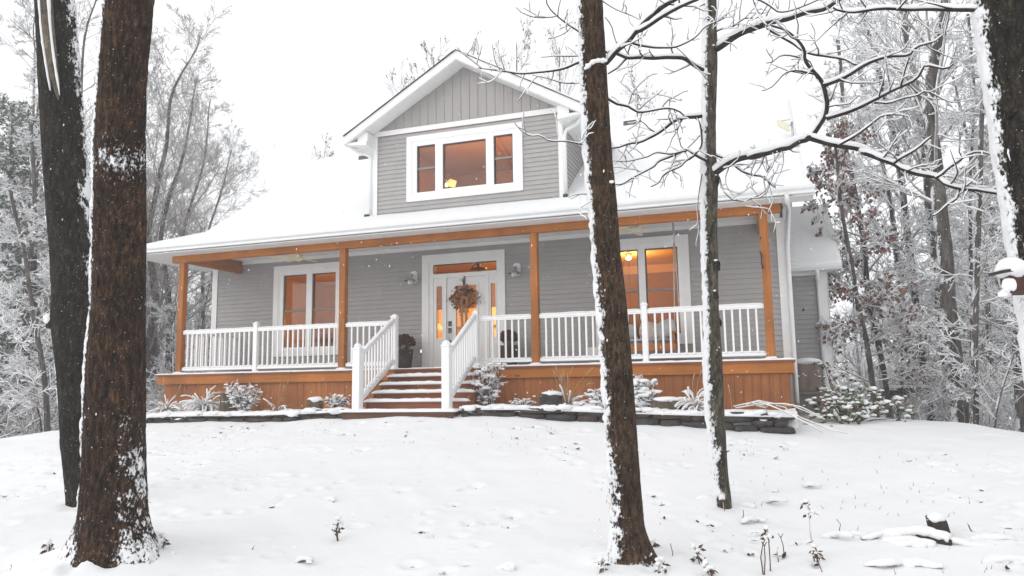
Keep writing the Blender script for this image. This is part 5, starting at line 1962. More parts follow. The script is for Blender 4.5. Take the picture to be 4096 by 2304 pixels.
# --- T3 brown leaning trunk right of centre
prof3 = [(2.295,-7.130,2.882,0.097),(2.289,-7.058,2.346,0.104),(2.287,-7.005,1.961,0.105),(2.285,-6.950,1.554,0.110),(2.301,-6.882,1.104,0.111),(2.304,-6.828,0.718,0.110),(2.323,-6.765,0.311,0.118),(2.336,-6.674,-0.311,0.122),(2.338,-6.582,-0.975,0.125),(2.342,-6.521,-1.403,0.130),(2.342,-6.477,-1.725,0.140),(2.343,-6.453,-1.896,0.155),(2.337,-6.437,-2.024,0.162)]
t3 = thing('tree', 'brown leaning tree trunk right of centre with a thick white snow ridge on its left', 'tree', (prof3[-2][0], prof3[-2][1], prof3[-2][2]))
top = prof3[0]
prof3 = prof3 + [(prof3[-1][0], prof3[-1][1], -2.5, prof3[-1][3] * 1.15), (top[0] - .18, top[1], 5.5, top[3] * .8), (top[0] - .3, top[1], 7.8, top[3] * .5)]
def snow3(T, Z, nz, nz2):
    c = np.cos(T - THW)
    s = sstep(.58, 1.10, c + (nz - .5) * .4 + (nz2 - .5) * .4)
    low = sstep(-.6, -1.5, Z)
    s = np.maximum(s, sstep(.20, .95, c + (nz - .5) * .6 + (nz2 - .5) * .9) * low * .85)
    foot = sstep(.22, .0, Z + 1.98 - .12 * (nz - .5)) * (.55 + .6 * (nz2 - .5))
    return np.maximum(s, foot)
def flare3(T, Z):
    h = np.clip((-1.55 - Z) / .40, 0, 1.5)
    return h ** 2 * (.045 + .03 * np.cos(3 * T) + .04 * np.maximum(0, np.cos(T - (THW + PI))))
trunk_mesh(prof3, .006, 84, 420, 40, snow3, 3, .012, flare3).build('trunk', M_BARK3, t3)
B3 = [
 ([(2.361,-7.031,2.331),(2.410,-7.040,2.343),(2.504,-7.076,2.414),(2.618,-7.111,2.475),(2.723,-7.157,2.558),(2.820,-7.192,2.618),(2.914,-7.221,2.662),(2.986,-7.239,2.685),(3.077,-7.265,2.719)], .024, .016, 2.5),
 ([(2.677,-7.160,2.508),(2.783,-7.203,2.526),(2.897,-7.256,2.554),(3.007,-7.306,2.574),(3.123,-7.356,2.582),(3.235,-7.406,2.589)], .019, .014, 2.5),
 ([(2.345,-6.996,2.038),(2.402,-6.956,2.030),(2.441,-6.923,2.003),(2.540,-6.855,1.998),(2.613,-6.799,1.964),(2.707,-6.738,1.973),(2.819,-6.667,1.992),(2.897,-6.616,1.990),(2.981,-6.552,1.951)], .012, .007, 3),
 ([(2.518,-6.725,2.048),(2.547,-6.702,2.157),(2.638,-6.650,2.264),(2.701,-6.613,2.329),(2.765,-6.577,2.364)], .006, .003, 3),
 ([(2.597,-6.692,2.005),(2.659,-6.710,2.058),(2.709,-6.720,2.087),(2.826,-6.738,2.142)], .006, .003, 3),
 ([(2.795,-6.625,2.016),(2.841,-6.590,2.086),(2.921,-6.535,2.135),(3.021,-6.467,2.206)], .006, .003, 3),
 ([(2.651,-6.673,2.004),(2.615,-6.718,1.875),(2.564,-6.759,1.819),(2.513,-6.798,1.793)], .006, .003, 3),
 ([(2.359,-7.111,2.908),(2.481,-7.128,2.789),(2.618,-7.146,2.687),(2.717,-7.160,2.605)], .006, .004, 3),
 ([(2.631,-7.166,2.434),(2.728,-7.046,2.437),(2.844,-6.911,2.458),(2.941,-6.805,2.488),(3.025,-6.715,2.553),(3.121,-6.612,2.653),(3.201,-6.524,2.750),(3.292,-6.432,2.828),(3.385,-6.335,2.930)], .010, .005, 3),
 ([(2.226,-7.110,2.567),(2.188,-7.142,2.603),(2.126,-7.190,2.649),(2.049,-7.252,2.712),(1.989,-7.304,2.775),(1.957,-7.349,2.855)], .008, .005, 3),
 ([(2.043,-7.299,2.705),(1.955,-7.355,2.684),(1.876,-7.407,2.678),(1.808,-7.458,2.695),(1.742,-7.512,2.728)], .005, .003, 3),
 ([(2.043,-7.298,2.700),(2.069,-7.300,2.781),(2.077,-7.307,2.853)], .005, .003, 3),
 ([(2.149,-7.249,2.608),(2.095,-7.297,2.538),(2.018,-7.362,2.484),(1.981,-7.394,2.466)], .004, .003, 3),
 ([(2.223,-7.082,2.360),(2.175,-7.102,2.341),(2.084,-7.138,2.302),(1.964,-7.188,2.271),(1.861,-7.232,2.250),(1.726,-7.292,2.238),(1.626,-7.338,2.244),(1.543,-7.377,2.251),(1.598,-7.362,2.239),(1.475,-7.422,2.262),(1.376,-7.469,2.273)], .012, .004, 3.5),
 ([(2.213,-7.061,2.182),(2.066,-7.080,2.192),(1.956,-7.096,2.222),(1.845,-7.114,2.261),(1.752,-7.128,2.289)], .007, .003, 3.5),
 ([(2.222,-7.089,2.406),(2.103,-7.165,2.384),(1.982,-7.243,2.375),(1.886,-7.305,2.355)], .006, .003, 3),
 ([(2.208,-6.988,1.637),(2.168,-7.017,1.642),(2.042,-7.112,1.657),(1.939,-7.185,1.647),(1.885,-7.227,1.659),(1.849,-7.263,1.690),(1.772,-7.318,1.682),(1.698,-7.391,1.738)], .007, .003, 3),
 ([(2.219,-6.925,1.210),(2.180,-6.962,1.214),(2.126,-7.011,1.208),(2.041,-7.087,1.170)], .005, .003, 4),
 ([(2.402,-7.073,2.733),(2.442,-7.008,2.659),(2.451,-6.968,2.597),(2.475,-6.911,2.520)], .004, .003, 3),
]
for k, (pts, r0, r1, dens) in enumerate(B3):
    branch(t3, pts, r0, r1, 300 + k, dens, .22 if r0 < .009 else .3)
hidden_top(t3, (top[0] - .28, top[1], 7.4), .10, 93)
# snow collar and bark wounds
mb = MB()
for (a, b_) in ((860, 575), (900, 555), (930, 545), (955, 560)):
    pass
c = np.array((2.396,-7.002,1.281))
mb.blob(c, .03, 0, 5, 1.2, .3, 1)
mb.blob(np.array((2.371,-6.957,0.816)), .03, 0, 7, .9, .3, 1)
mb.build('knot', M_BARK3, t3)
ms = MB()
for k in range(16):
    f = k / 15
    a_, b_ = np.array((2.250,-7.206,2.238)), np.array((2.417,-7.160,2.320))
    p = a_ + (b_ - a_) * f + np.array((0, 0, .025 * math.sin(f * 4)))
    ms.blob(p, .016 + .01 * math.sin(k * 2.3) ** 2, 0, k, .9, .4, 0)
ms.blob(np.array((2.406,-7.030,1.282)), .022, 0, 2, .7, .3, 0)
ms.build('trunk_snow', M_SNOW, t3)

# --- T4 slim grey green trunk with the long limbs
prof4 = [(3.191,-5.225,3.674,0.058),(3.154,-5.145,3.007,0.067),(3.115,-5.092,2.527,0.063),(3.083,-5.033,2.021,0.066),(3.083,-5.004,1.807,0.078),(3.047,-4.942,1.274,0.070),(3.032,-4.892,0.873,0.073),(3.019,-4.841,0.473,0.065),(3.014,-4.799,0.153,0.070),(3.003,-4.762,-0.140,0.085),(2.991,-4.696,-0.647,0.086),(2.991,-4.630,-1.128,0.086),(3.001,-4.589,-1.395,0.075),(3.020,-4.553,-1.609,0.075),(3.030,-4.531,-1.743,0.067),(3.026,-4.511,-1.903,0.073)]
t4 = thing('tree', 'slim grey green tree with knots and long snow laden limbs right of the brown trunk', 'tree', (prof4[-2][0], prof4[-2][1], prof4[-2][2]))
top = prof4[0]
prof4 = prof4 + [(prof4[-1][0], prof4[-1][1], -2.2, prof4[-1][3] * 1.2), (top[0] - .1, top[1], 5.5, top[3] * .85), (top[0] - .2, top[1], 7.5, top[3] * .5)]
def snow4(T, Z, nz, nz2):
    c = np.cos(T - THW)
    s = sstep(.36, .98, c + (nz - .5) * .4 + (nz2 - .5) * .5)
    low = sstep(-.2, -1.2, Z)
    s = np.maximum(s, sstep(-.25, .65, c + (nz - .5) * .7 + (nz2 - .5) * 1.2) * low * .8)
    return s * (1 - .9 * sstep(-1.55, -1.72, Z) * (np.cos(T - THC) > .2))
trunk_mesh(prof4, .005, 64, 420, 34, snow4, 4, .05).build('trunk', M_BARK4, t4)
mb, ms = MB(), MB()
for (c, s) in (((3.109,-4.945,0.828), .042), ((3.081,-4.911,0.516), .036), ((3.058,-4.810,-0.117), .04), ((3.154,-5.023,1.739), .04), ((3.212,-5.194,3.118), .035), ((3.091,-4.805,0.230), .03)):
    c = np.array(c)
    mb.blob(c - (.008, 0, 0), s * .72, 0, s * 100, 1.9, .55, 2)
    ms.blob(c + (-.02, -.02, s * 1.3), s * .5, 0, s * 77, .6, .3, 1)
kn = mb.build('knot', M_BARK2, t4)
ms.build('knot_snow', M_SNOW, kn)
B4 = [
 ([(3.125,-5.139,2.887),(3.064,-5.200,2.914),(3.004,-5.257,2.930),(2.935,-5.331,2.970),(2.865,-5.397,2.989),(2.724,-5.516,2.967),(2.594,-5.625,2.937),(2.477,-5.726,2.919),(2.371,-5.817,2.903),(2.271,-5.919,2.933),(2.178,-6.003,2.924)], .026, .016, 2.2),
 ([(2.356,-5.730,2.937),(2.326,-5.754,2.902),(2.256,-5.810,2.809),(2.177,-5.871,2.739)], .012, .008, 2.5),
 ([(2.357,-5.731,2.942),(2.383,-5.735,3.041),(2.439,-5.723,3.095),(2.506,-5.711,3.171)], .010, .005, 3),
 ([(3.183,-5.153,3.137),(3.263,-5.166,3.166),(3.366,-5.187,3.212),(3.489,-5.207,3.253),(3.609,-5.222,3.273),(3.728,-5.236,3.287),(3.824,-5.249,3.304),(3.681,-5.352,3.235),(3.807,-5.366,3.240),(3.971,-5.386,3.247),(4.154,-5.412,3.269),(4.292,-5.430,3.269),(4.391,-5.454,3.306),(4.489,-5.479,3.342)], .040, .022, 2.2),
 ([(3.732,-5.503,3.177),(3.750,-5.515,3.134),(3.835,-5.546,3.026),(4.003,-5.604,2.848),(4.057,-5.625,2.786),(4.148,-5.655,2.714),(4.283,-5.700,2.630),(4.415,-5.746,2.568),(4.508,-5.782,2.496)], .022, .010, 3),
 ([(3.084,-5.000,1.785),(3.190,-5.053,1.842),(3.283,-5.098,1.889),(3.406,-5.146,1.919),(3.546,-5.193,1.923),(3.673,-5.242,1.939),(3.503,-5.410,1.843),(3.637,-5.462,1.856),(3.788,-5.522,1.864),(3.886,-5.560,1.862),(3.955,-5.603,1.895),(4.050,-5.643,1.897)], .040, .033, 2),
 ([(4.040,-5.646,1.892),(4.140,-5.659,1.986),(4.211,-5.673,2.067),(4.234,-5.702,2.159),(4.228,-5.741,2.251),(4.203,-5.790,2.351),(4.149,-5.840,2.414),(4.112,-5.870,2.449),(4.058,-5.919,2.511),(4.033,-5.952,2.564),(4.027,-5.983,2.635),(3.974,-6.037,2.714),(3.884,-6.111,2.790),(3.766,-6.190,2.826)], .030, .010, 3),
 ([(4.211,-5.715,2.042),(4.383,-5.737,2.073),(4.502,-5.756,2.102),(4.655,-5.785,2.152),(4.831,-5.825,2.223),(4.952,-5.849,2.256),(4.994,-5.871,2.301),(5.028,-5.899,2.354),(5.165,-5.914,2.307),(5.246,-5.931,2.326)], .022, .008, 3),
 ([(4.197,-5.864,2.313),(4.300,-5.863,2.340),(4.439,-5.865,2.390),(4.578,-5.873,2.457),(4.758,-5.873,2.500),(4.915,-5.866,2.498),(4.987,-5.879,2.561),(5.108,-5.879,2.581),(5.187,-5.886,2.624)], .022, .008, 3.2),
 ([(4.331,-5.927,2.331),(4.363,-5.936,2.291),(4.466,-5.957,2.247),(4.593,-5.987,2.226),(4.669,-6.010,2.231)], .010, .004, 3),
 ([(4.837,-5.844,2.225),(4.863,-5.888,2.305),(4.905,-5.956,2.430)], .010, .006, 2),
 ([(4.615,-5.799,2.112),(4.735,-5.811,2.080),(4.865,-5.834,2.104),(4.957,-5.849,2.105),(5.033,-5.866,2.127),(5.150,-5.881,2.045),(5.227,-5.891,1.991)], .010, .005, 3),
 ([(4.228,-5.826,2.116),(4.329,-5.863,2.098),(4.425,-5.902,2.091),(4.442,-5.929,2.119),(4.476,-5.958,2.144)], .008, .004, 3),
 ([(4.031,-5.651,1.902),(4.167,-5.672,1.831),(4.320,-5.697,1.763),(4.452,-5.720,1.714),(4.563,-5.742,1.659),(4.474,-5.816,1.652),(4.583,-5.838,1.593),(4.729,-5.870,1.507),(4.790,-5.889,1.436),(4.883,-5.913,1.371),(5.030,-5.950,1.317),(5.094,-5.973,1.247),(5.190,-6.000,1.193),(5.292,-6.030,1.157),(5.398,-6.064,1.120),(5.502,-6.098,1.087)], .032, .014, 2.2),
 ([(4.287,-5.858,1.728),(4.437,-5.927,1.789),(4.549,-5.986,1.845),(4.641,-6.038,1.894),(4.769,-6.081,1.871),(4.846,-6.107,1.832)], .014, .006, 3),
 ([(4.726,-5.889,1.502),(4.805,-5.958,1.542),(4.888,-6.026,1.570),(4.947,-6.084,1.602),(4.990,-6.137,1.637)], .014, .008, 3),
 ([(5.026,-5.973,1.311),(5.111,-6.024,1.373),(5.187,-6.066,1.419),(5.261,-6.108,1.463),(5.333,-6.135,1.465),(5.429,-6.168,1.408)], .014, .006, 3),
 ([(5.179,-6.009,1.178),(5.149,-6.051,1.110),(5.066,-6.128,1.054),(4.981,-6.211,0.980),(4.910,-6.280,0.926)], .012, .006, 3),
 ([(4.821,-5.950,1.407),(4.892,-6.035,1.423),(4.968,-6.113,1.403)], .008, .004, 3),
 ([(3.079,-5.095,2.453),(2.963,-5.191,2.418),(2.869,-5.269,2.386),(2.786,-5.339,2.338),(2.692,-5.421,2.241),(2.610,-5.491,2.171),(2.530,-5.560,2.113),(2.431,-5.646,2.041),(2.335,-5.731,2.005),(2.239,-5.815,1.957),(2.184,-5.867,1.954)], .024, .008, 3),
 ([(2.976,-5.227,2.386),(3.009,-5.225,2.265),(3.020,-5.229,2.145),(3.006,-5.239,2.055),(2.939,-5.273,1.971),(2.863,-5.311,1.911),(2.808,-5.339,1.840),(2.713,-5.389,1.791),(2.639,-5.427,1.732),(2.595,-5.450,1.662),(2.511,-5.494,1.614)], .014, .006, 3),
 ([(3.057,-5.136,1.927),(3.006,-5.174,1.946),(2.936,-5.231,1.984),(2.866,-5.287,2.022),(2.771,-5.346,1.970),(2.697,-5.391,1.931),(2.593,-5.456,1.878),(2.551,-5.482,1.829),(2.407,-5.572,1.741),(2.306,-5.636,1.678),(2.255,-5.668,1.641),(2.185,-5.713,1.615)], .016, .006, 3),
 ([(2.868,-5.318,2.001),(2.723,-5.407,1.969),(2.581,-5.499,1.970),(2.498,-5.548,1.920),(2.397,-5.610,1.891),(2.267,-5.691,1.860),(2.178,-5.748,1.854)], .010, .004, 3.4),
 ([(2.729,-5.337,1.792),(2.816,-5.346,1.734),(2.836,-5.356,1.683),(2.804,-5.392,1.609)], .006, .003, 4),
 ([(3.099,-5.032,2.047),(3.163,-5.025,2.006),(3.238,-5.019,1.963),(3.333,-5.010,1.884),(3.405,-5.005,1.807),(3.500,-4.997,1.764),(3.607,-4.990,1.743),(3.657,-4.986,1.692),(3.728,-4.981,1.628),(3.613,-5.077,1.708),(3.674,-5.072,1.657),(3.733,-5.069,1.583)], .015, .006, 3),
 ([(3.658,-5.118,1.749),(3.760,-5.145,1.878),(3.837,-5.159,1.956),(3.943,-5.162,2.010)], .009, .004, 3),
 ([(3.142,-4.988,1.841),(3.171,-4.988,1.767),(3.199,-4.992,1.657),(3.250,-4.989,1.570),(3.302,-4.984,1.520),(3.410,-4.975,1.505),(3.519,-4.972,1.525),(3.607,-4.974,1.562),(3.665,-4.994,1.643)], .010, .005, 3),
 ([(3.628,-5.122,1.706),(3.671,-5.127,1.541),(3.687,-5.132,1.459),(3.700,-5.131,1.458),(3.645,-5.168,1.309)], .007, .003, 3),
 ([(3.678,-5.096,1.639),(3.646,-5.129,1.532),(3.570,-5.180,1.470),(3.477,-5.246,1.453)], .007, .004, 3),
 ([(3.006,-5.135,1.793),(2.965,-5.113,1.534),(2.946,-5.089,1.309),(2.932,-5.086,1.252),(2.843,-5.109,1.197)], .007, .003, 1.5),
 ([(2.947,-5.085,1.286),(2.943,-5.069,1.162),(2.908,-5.061,1.016)], .005, .003, 1.5),
 ([(3.169,-5.229,3.651),(3.096,-5.343,3.560),(3.016,-5.469,3.464)], .008, .004, 3),
 ([(3.204,-5.170,3.308),(3.273,-5.188,3.336),(3.395,-5.206,3.330),(3.542,-5.253,3.401),(3.670,-5.271,3.381),(3.759,-5.319,3.458)], .010, .005, 3),
 ([(3.211,-5.158,3.239),(3.335,-5.208,3.231),(3.481,-5.279,3.245)], .007, .004, 3),
 ([(3.624,-5.576,3.436),(3.648,-5.623,3.294),(3.673,-5.661,3.181),(3.737,-5.699,3.062)], .012, .010, 2),
 ([(3.653,-5.664,3.374),(3.769,-5.657,3.277),(3.845,-5.653,3.198),(3.963,-5.651,3.188),(4.102,-5.657,3.215),(4.220,-5.666,3.254)], .011, .006, 3),
 ([(3.636,-5.166,3.582),(3.670,-5.250,3.391),(3.750,-5.300,3.294)], .012, .009, 2),
 ([(4.109,-5.909,2.423),(4.006,-5.969,2.441),(3.872,-6.039,2.408),(3.803,-6.072,2.343),(3.734,-6.105,2.279),(3.648,-6.148,2.235)], .010, .004, 3),
 ([(4.045,-5.750,2.658),(3.948,-5.814,2.668),(3.832,-5.887,2.656),(3.751,-5.934,2.586),(3.702,-5.963,2.571)], .009, .004, 3),
]
for k, (pts, r0, r1, dens) in enumerate(B4):
    branch(t4, pts, r0, r1, 400 + k, dens, .26 if r0 < .012 else .36, snow=1.15)
hidden_top(t4, (top[0] - .2, top[1], 7.2), .07, 94)

# --- T5 trunk at the right edge
prof5 = [(5.389,-7.007,2.747,0.208),(5.415,-6.947,2.378,0.205),(5.433,-6.877,1.916,0.195),(5.453,-6.824,1.584,0.181),(5.463,-6.777,1.270,0.179),(5.478,-6.747,1.085,0.172),(5.507,-6.685,0.715,0.169),(5.543,-6.622,0.346,0.170),(5.572,-6.561,-0.024,0.172),(5.615,-6.469,-0.578,0.177),(5.659,-6.378,-1.133,0.181),(5.694,-6.302,-1.595,0.191)]
gb = gz(prof5[-1][0], prof5[-1][1])
t5 = thing('tree', 'leaning snow plastered tree trunk cut by the right picture edge', 'tree', (prof5[-1][0], prof5[-1][1], gb))
top = prof5[0]
prof5 = prof5 + [(prof5[-1][0] + .03, prof5[-1][1], -2.4, prof5[-1][3] * 1.2), (top[0] - .3, top[1] - .1, 6.0, top[3] * .8), (top[0] - .5, top[1] - .2, 8.0, top[3] * .5)]
def snow5(T, Z, nz, nz2):
    c = np.cos(T - 2.70)
    s = sstep(.20, .98, c + (nz - .5) * .5 + (nz2 - .5) * .6)
    return s
trunk_mesh(prof5, .012, 84, 380, 28, snow5, 5, .03).build('trunk', M_BARK2, t5)
B5 = [
 ([(5.247,-6.997,2.321),(5.212,-6.975,2.336),(5.051,-6.884,2.411),(4.935,-6.823,2.461),(4.799,-6.757,2.512),(4.657,-6.694,2.568),(4.547,-6.647,2.609),(4.433,-6.602,2.650),(4.356,-6.573,2.688),(4.261,-6.540,2.736)], .022, .012, 3),
 ([(4.685,-6.890,2.466),(4.727,-6.842,2.535),(4.806,-6.764,2.623)], .010, .006, 3),
 ([(5.048,-6.865,2.415),(5.044,-6.828,2.368),(5.041,-6.782,2.311),(5.022,-6.746,2.261)], .006, .003, 2),
 ([(5.375,-6.826,1.403),(5.345,-6.862,1.313),(5.317,-6.893,1.242),(5.332,-6.914,1.161)], .016, .008, 1),
]
for k, (pts, r0, r1, dens) in enumerate(B5):
    branch(t5, pts, r0, r1, 500 + k, dens, .34, snow=1.3)
hidden_top(t5, (top[0] - .4, top[1] - .15, 7.4), .13, 95)
mb = MB()
mb.blob(np.array((5.343,-6.972,1.607)), .05, 0, 3, 2.2, .5, 2)
kn = mb.build('knot', M_BARK2, t5)

# birdhouse on that trunk
c = np.array((5.248,-6.936,0.338))
t = thing('birdhouse', 'small wooden birdhouse with a domed snow load on the right edge trunk', 'birdhouse', tuple(c))
ux = np.array((.945, .327, 0))
uy = np.array((-.327, .945, 0))
def obox(mb, c, a, b, h0, h1, tilt=0, mat=0):
    V = []
    for h in (h0, h1):
        for sy in (-1, 1):
            for sx in (-1, 1):
                V.append(c + ux * a * sx + uy * b * sy + np.array((0, 0, h + tilt * sx)))
    mb.add(V, [(0, 2, 3, 1), (4, 5, 7, 6), (0, 1, 5, 4), (2, 6, 7, 3), (0, 4, 6, 2), (1, 3, 7, 5)], mat)
mb = MB(); obox(mb, c + ux * .02, .06, .055, -.135, .0)
mb.build('box', M_REDWOOD, t, smooth=False)
mb = MB(); obox(mb, c + ux * .0, .10, .09, .0, .022, .012)
mb.build('roof', M_BLACK, t, smooth=False)
mb = MB(); obox(mb, c + ux * .03, .09, .08, -.155, -.137, .0)
mb.build('floor_board', M_REDWOOD, t, smooth=False)
mb = MB()
mb.blob(c + ux * .01 + np.array((0, 0, .03)), .105, 0, 4, .75, .12, 2)
mb.blob(c - ux * .035 + np.array((0, -.045, -.10)), .055, 0, 8, 1.0, .4, 2, .8)
mb.blob(c - ux * .055 + np.array((0, -.02, -.145)), .04, 0, 9, .8, .4, 2, 1.2)
mb.build('snow_load', M_SNOW, t)

# ------------------------------------------------------------------ woods
def walk(r, p, d, L, r0, n, wob, trop, r1=None):
    p = np.array(p, float); d = np.array(d, float); d /= np.linalg.norm(d)
    pts, rs = [p.copy()], [r0]
    r1 = r0 * .3 if r1 is None else r1
    for i in range(n):
        d = d + np.array((r.gauss(0, wob), r.gauss(0, wob), r.gauss(0, wob) + trop))
        d /= math.sqrt(d @ d)
        p = p + d * (L / n)
        pts.append(p.copy())
        rs.append(r0 + (r1 - r0) * (i + 1) / n)
    return pts, rs

def rot_off(r, d, ang):
    a = np.array((r.gauss(0, 1), r.gauss(0, 1), r.gauss(0, 1)))
    a -= (a @ d) * d
    a /= math.sqrt(a @ a) + 1e-9
    return d * math.cos(ang) + a * math.sin(ang)

class Segs:
    def __init__(s):
        s.a, s.b, s.ra, s.rb = [], [], [], []
    def chain(s, pts, rs):
        for i in range(len(pts) - 1):
            s.a.append(pts[i]); s.b.append(pts[i + 1]); s.ra.append(rs[i]); s.rb.append(rs[i + 1])
    def into(s, mb, ns=4, snow=1.0, smin=.010, bmat=0, smat=1):
        if not s.a: return
        A, B, ra, rb = map(np.array, (s.a, s.b, s.ra, s.rb))
        mb.segs(A, B, ra, rb, ns, bmat)
        if snow > 0:
            D = B - A
            D /= np.linalg.norm(D, axis=1)[:, None] + 1e-9
            up = np.array((0, 0, 1.0)) + .5 * WIND
            off = up - (D @ up)[:, None] * D
            off /= np.linalg.norm(off, axis=1)[:, None] + 1e-9
            flat = np.sqrt(np.clip(1 - D[:, 2] ** 2, 0, 1))
            k = flat > .35
            R0 = np.maximum(ra * .9, smin) * snow * (.5 + .5 * flat)
            R1 = np.maximum(rb * .9, smin) * snow * (.5 + .5 * flat)
            o0 = off * (ra * .6 + R0 * .5)[:, None]
            o1 = off * (rb * .6 + R1 * .5)[:, None]
            mb.segs((A + o0)[k], (B + o1)[k], R0[k], R1[k], ns, smat)

def limb(sg, r, p, d, L, r0, lev, sp):
    n = (7, 5, 3)[min(lev, 2)]
    pts, rs = walk(r, p, d, L, r0, n, sp['wob'], sp['trop'], max(r0 * .3, sp['rmin']))
    sg.chain(pts, rs)
    if lev >= sp['lev']:
        return
    k = int(sp['kids'][lev] * (.7 + .6 * r.random()))
    for j in range(k):
        t = r.uniform(.18, 1.0)
        i = min(int(t * n), n - 1)
        f = t * n - i
        q = pts[i] + (pts[i + 1] - pts[i]) * f
        dd = pts[i + 1] - pts[i]
        dd = dd / math.sqrt(dd @ dd)
        nd = rot_off(r, dd, r.uniform(*sp['ang']))
        nd[2] += sp['lift']
        limb(sg, r, q, nd, L * r.uniform(.32, .66) * (1.15 - t * .6), max(rs[i] * .55, sp['rmin']), lev + 1, sp)

SP_VASE = dict(wob=.09, trop=.035, lev=3, kids=(9, 6, 4), ang=(.4, .95), lift=.05, rmin=.0038)
SP_POLE = dict(wob=.12, trop=.03, lev=3, kids=(8, 6, 4), ang=(.45, 1.05), lift=.0, rmin=.004)
SP_FINE = dict(wob=.10, trop=.06, lev=2, kids=(8, 5, 0), ang=(.35, .75), lift=.10, rmin=.007)

def forest_tree(trunk, r0, r1, seed, label, nl, sp, start=.3, ll=(1.2, 3.0), ld=(.4, 1.2), group=None, snowside=.70, smin=.011, cat='tree', name='bare_tree', leaves=None, snow=1.0, extend=0.0):
    """trunk: list of points from the foot up"""
    r = random.Random(seed)
    P = np.array(trunk, float)
    if P[0][2] > P[-1][2]:
        P = P[::-1]
    if extend:
        d = P[-1] - P[-2]; d /= np.linalg.norm(d)
        P = np.concatenate([P, [P[-1] + d * extend * .5 + np.array((r.gauss(0, .1), r.gauss(0, .1), 0)), P[-1] + d * extend]])
    zg = gz(P[0][0], P[0][1]) - .25
    if P[0][2] > zg:
        d = P[0] - P[1]
        P = np.concatenate([[P[0] + d / abs(d[2]) * (P[0][2] - zg) if abs(d[2]) > .3 else (P[0][0], P[0][1], zg)], P])
    t = thing(name, label, cat, tuple(P[0]), group)
    Q = smooth_path(P, .25)
    rad = np.linspace(r0, r1, len(Q))
    prof = [(q[0], q[1], q[2], a) for q, a in zip(Q, rad)]
    trunk_mesh(prof, r0 * .03, 14, max(30, int(len(Q) * 2.5)), 20, windside(snowside, snowside + .45, .8), seed, .03).build('trunk', M_FARSNOWBARK, t)
    sg = Segs()
    n = len(Q)
    for k in range(nl):
        f = start + (1 - start) * ((k + r.random()) / nl)
        i = min(int(f * (n - 1)), n - 2)
        a = r.uniform(0, 2 * PI)
        u = (f - start) / (1 - start)
        L = r.uniform(*ll) * (1.05 - .65 * u)
        e = r.uniform(*ld)
        limb(sg, r, Q[i], (math.cos(a), math.sin(a), e), L, max(rad[i] * .30, .010), 0, sp)
    mb = MB()
    sg.into(mb, 4, snow, smin)
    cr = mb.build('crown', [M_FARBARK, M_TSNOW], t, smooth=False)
    if leaves:
        ml = MB()
        V = []
        F = []
        tips = [b for b, rb in zip(sg.b, sg.rb) if rb < .02]
        for k in range(leaves):
            p = r.choice(tips)
            p = p + np.array((r.gauss(0, .05), r.gauss(0, .05), r.gauss(0, .05) - .04))
            d1 = np.array((r.gauss(0, .5), r.gauss(0, .5), -1)); d1 /= math.sqrt(d1 @ d1)
            d2 = rot_off(r, d1, PI / 2)
            l, w = r.uniform(.06, .12), r.uniform(.025, .05)
            m = len(V)
            V += [p, p + d1 * l * .5 + d2 * w, p + d1 * l, p + d1 * l * .5 - d2 * w]
            F.append((m, m + 1, m + 2, m + 3))
        ml.add(np.array(V), np.array(F, dtype=np.int64))
        ml.build('leaves', M_DEADLEAF, t, smooth=False)
    return t

# ---- right hand woods: the trunks one can tell apart
forest_tree([(5.971,5.819,-0.630),(5.909,5.728,0.188),(5.833,5.650,0.792),(5.732,5.566,1.375),(5.703,5.438,2.743),(5.633,5.351,3.479),(5.559,5.268,4.144),(5.442,5.164,4.886),(5.432,5.143,5.098),(5.432,5.110,5.469)], .075, .035, 601, 'slender grey tree just right of the brown leafed oak', 20, SP_POLE, .30, (1.0, 2.4), (.3, 1.0), extend=2)
forest_tree([(5.601,4.830,-0.570),(5.560,4.746,0.163),(5.486,4.665,0.738),(5.390,4.578,1.315),(5.331,4.479,2.130),(5.227,4.365,2.943),(5.166,4.266,3.759),(5.175,4.202,4.459)], .065, .025, 602, 'young oak still holding brown dead leaves beside the house wing', 34, SP_POLE, .16, (.8, 1.7), (.0, .7), name='oak_tree', leaves=2300, extend=.6)
forest_tree([(7.236,8.411,-0.805),(7.166,8.312,0.379),(7.097,8.210,1.600),(7.109,8.178,2.152),(7.062,8.109,2.975),(7.016,8.038,3.803),(6.994,7.976,4.636),(6.919,7.897,5.446),(6.855,7.835,6.051),(6.779,7.781,6.475)], .105, .05, 603, 'dark knotted tree left of the twin trunks on the right', 20, SP_POLE, .30, (1.2, 2.8), (.2, 1.0), extend=3)
forest_tree([(7.649,8.152,-0.988),(7.608,8.074,-0.436),(7.582,7.975,0.352),(7.554,7.829,1.538),(7.545,7.749,2.203),(7.544,7.658,2.996),(7.492,7.548,3.792),(7.483,7.469,4.455),(7.476,7.384,5.172),(7.430,7.265,6.066),(7.387,7.189,6.600),(7.260,7.053,7.403),(7.182,6.934,8.207)], .12, .06, 604, 'left trunk of the grey twin trunks in the right woods', 17, SP_VASE, .42, (1.6, 3.6), (.5, 1.4), extend=3.5)
forest_tree([(7.174,4.718,-1.245),(7.191,4.665,-0.546),(7.139,4.584,0.223),(7.103,4.488,1.217),(7.129,4.413,2.222),(7.090,4.343,2.893),(7.080,4.273,3.679),(7.049,4.195,4.470),(6.995,4.137,4.936),(6.954,4.094,5.278),(7.106,4.089,5.959),(7.259,4.083,6.643)], .17, .07, 605, 'stout right trunk of the grey twin trunks in the right woods', 18, SP_VASE, .42, (1.6, 3.8), (.5, 1.4), extend=3.5)
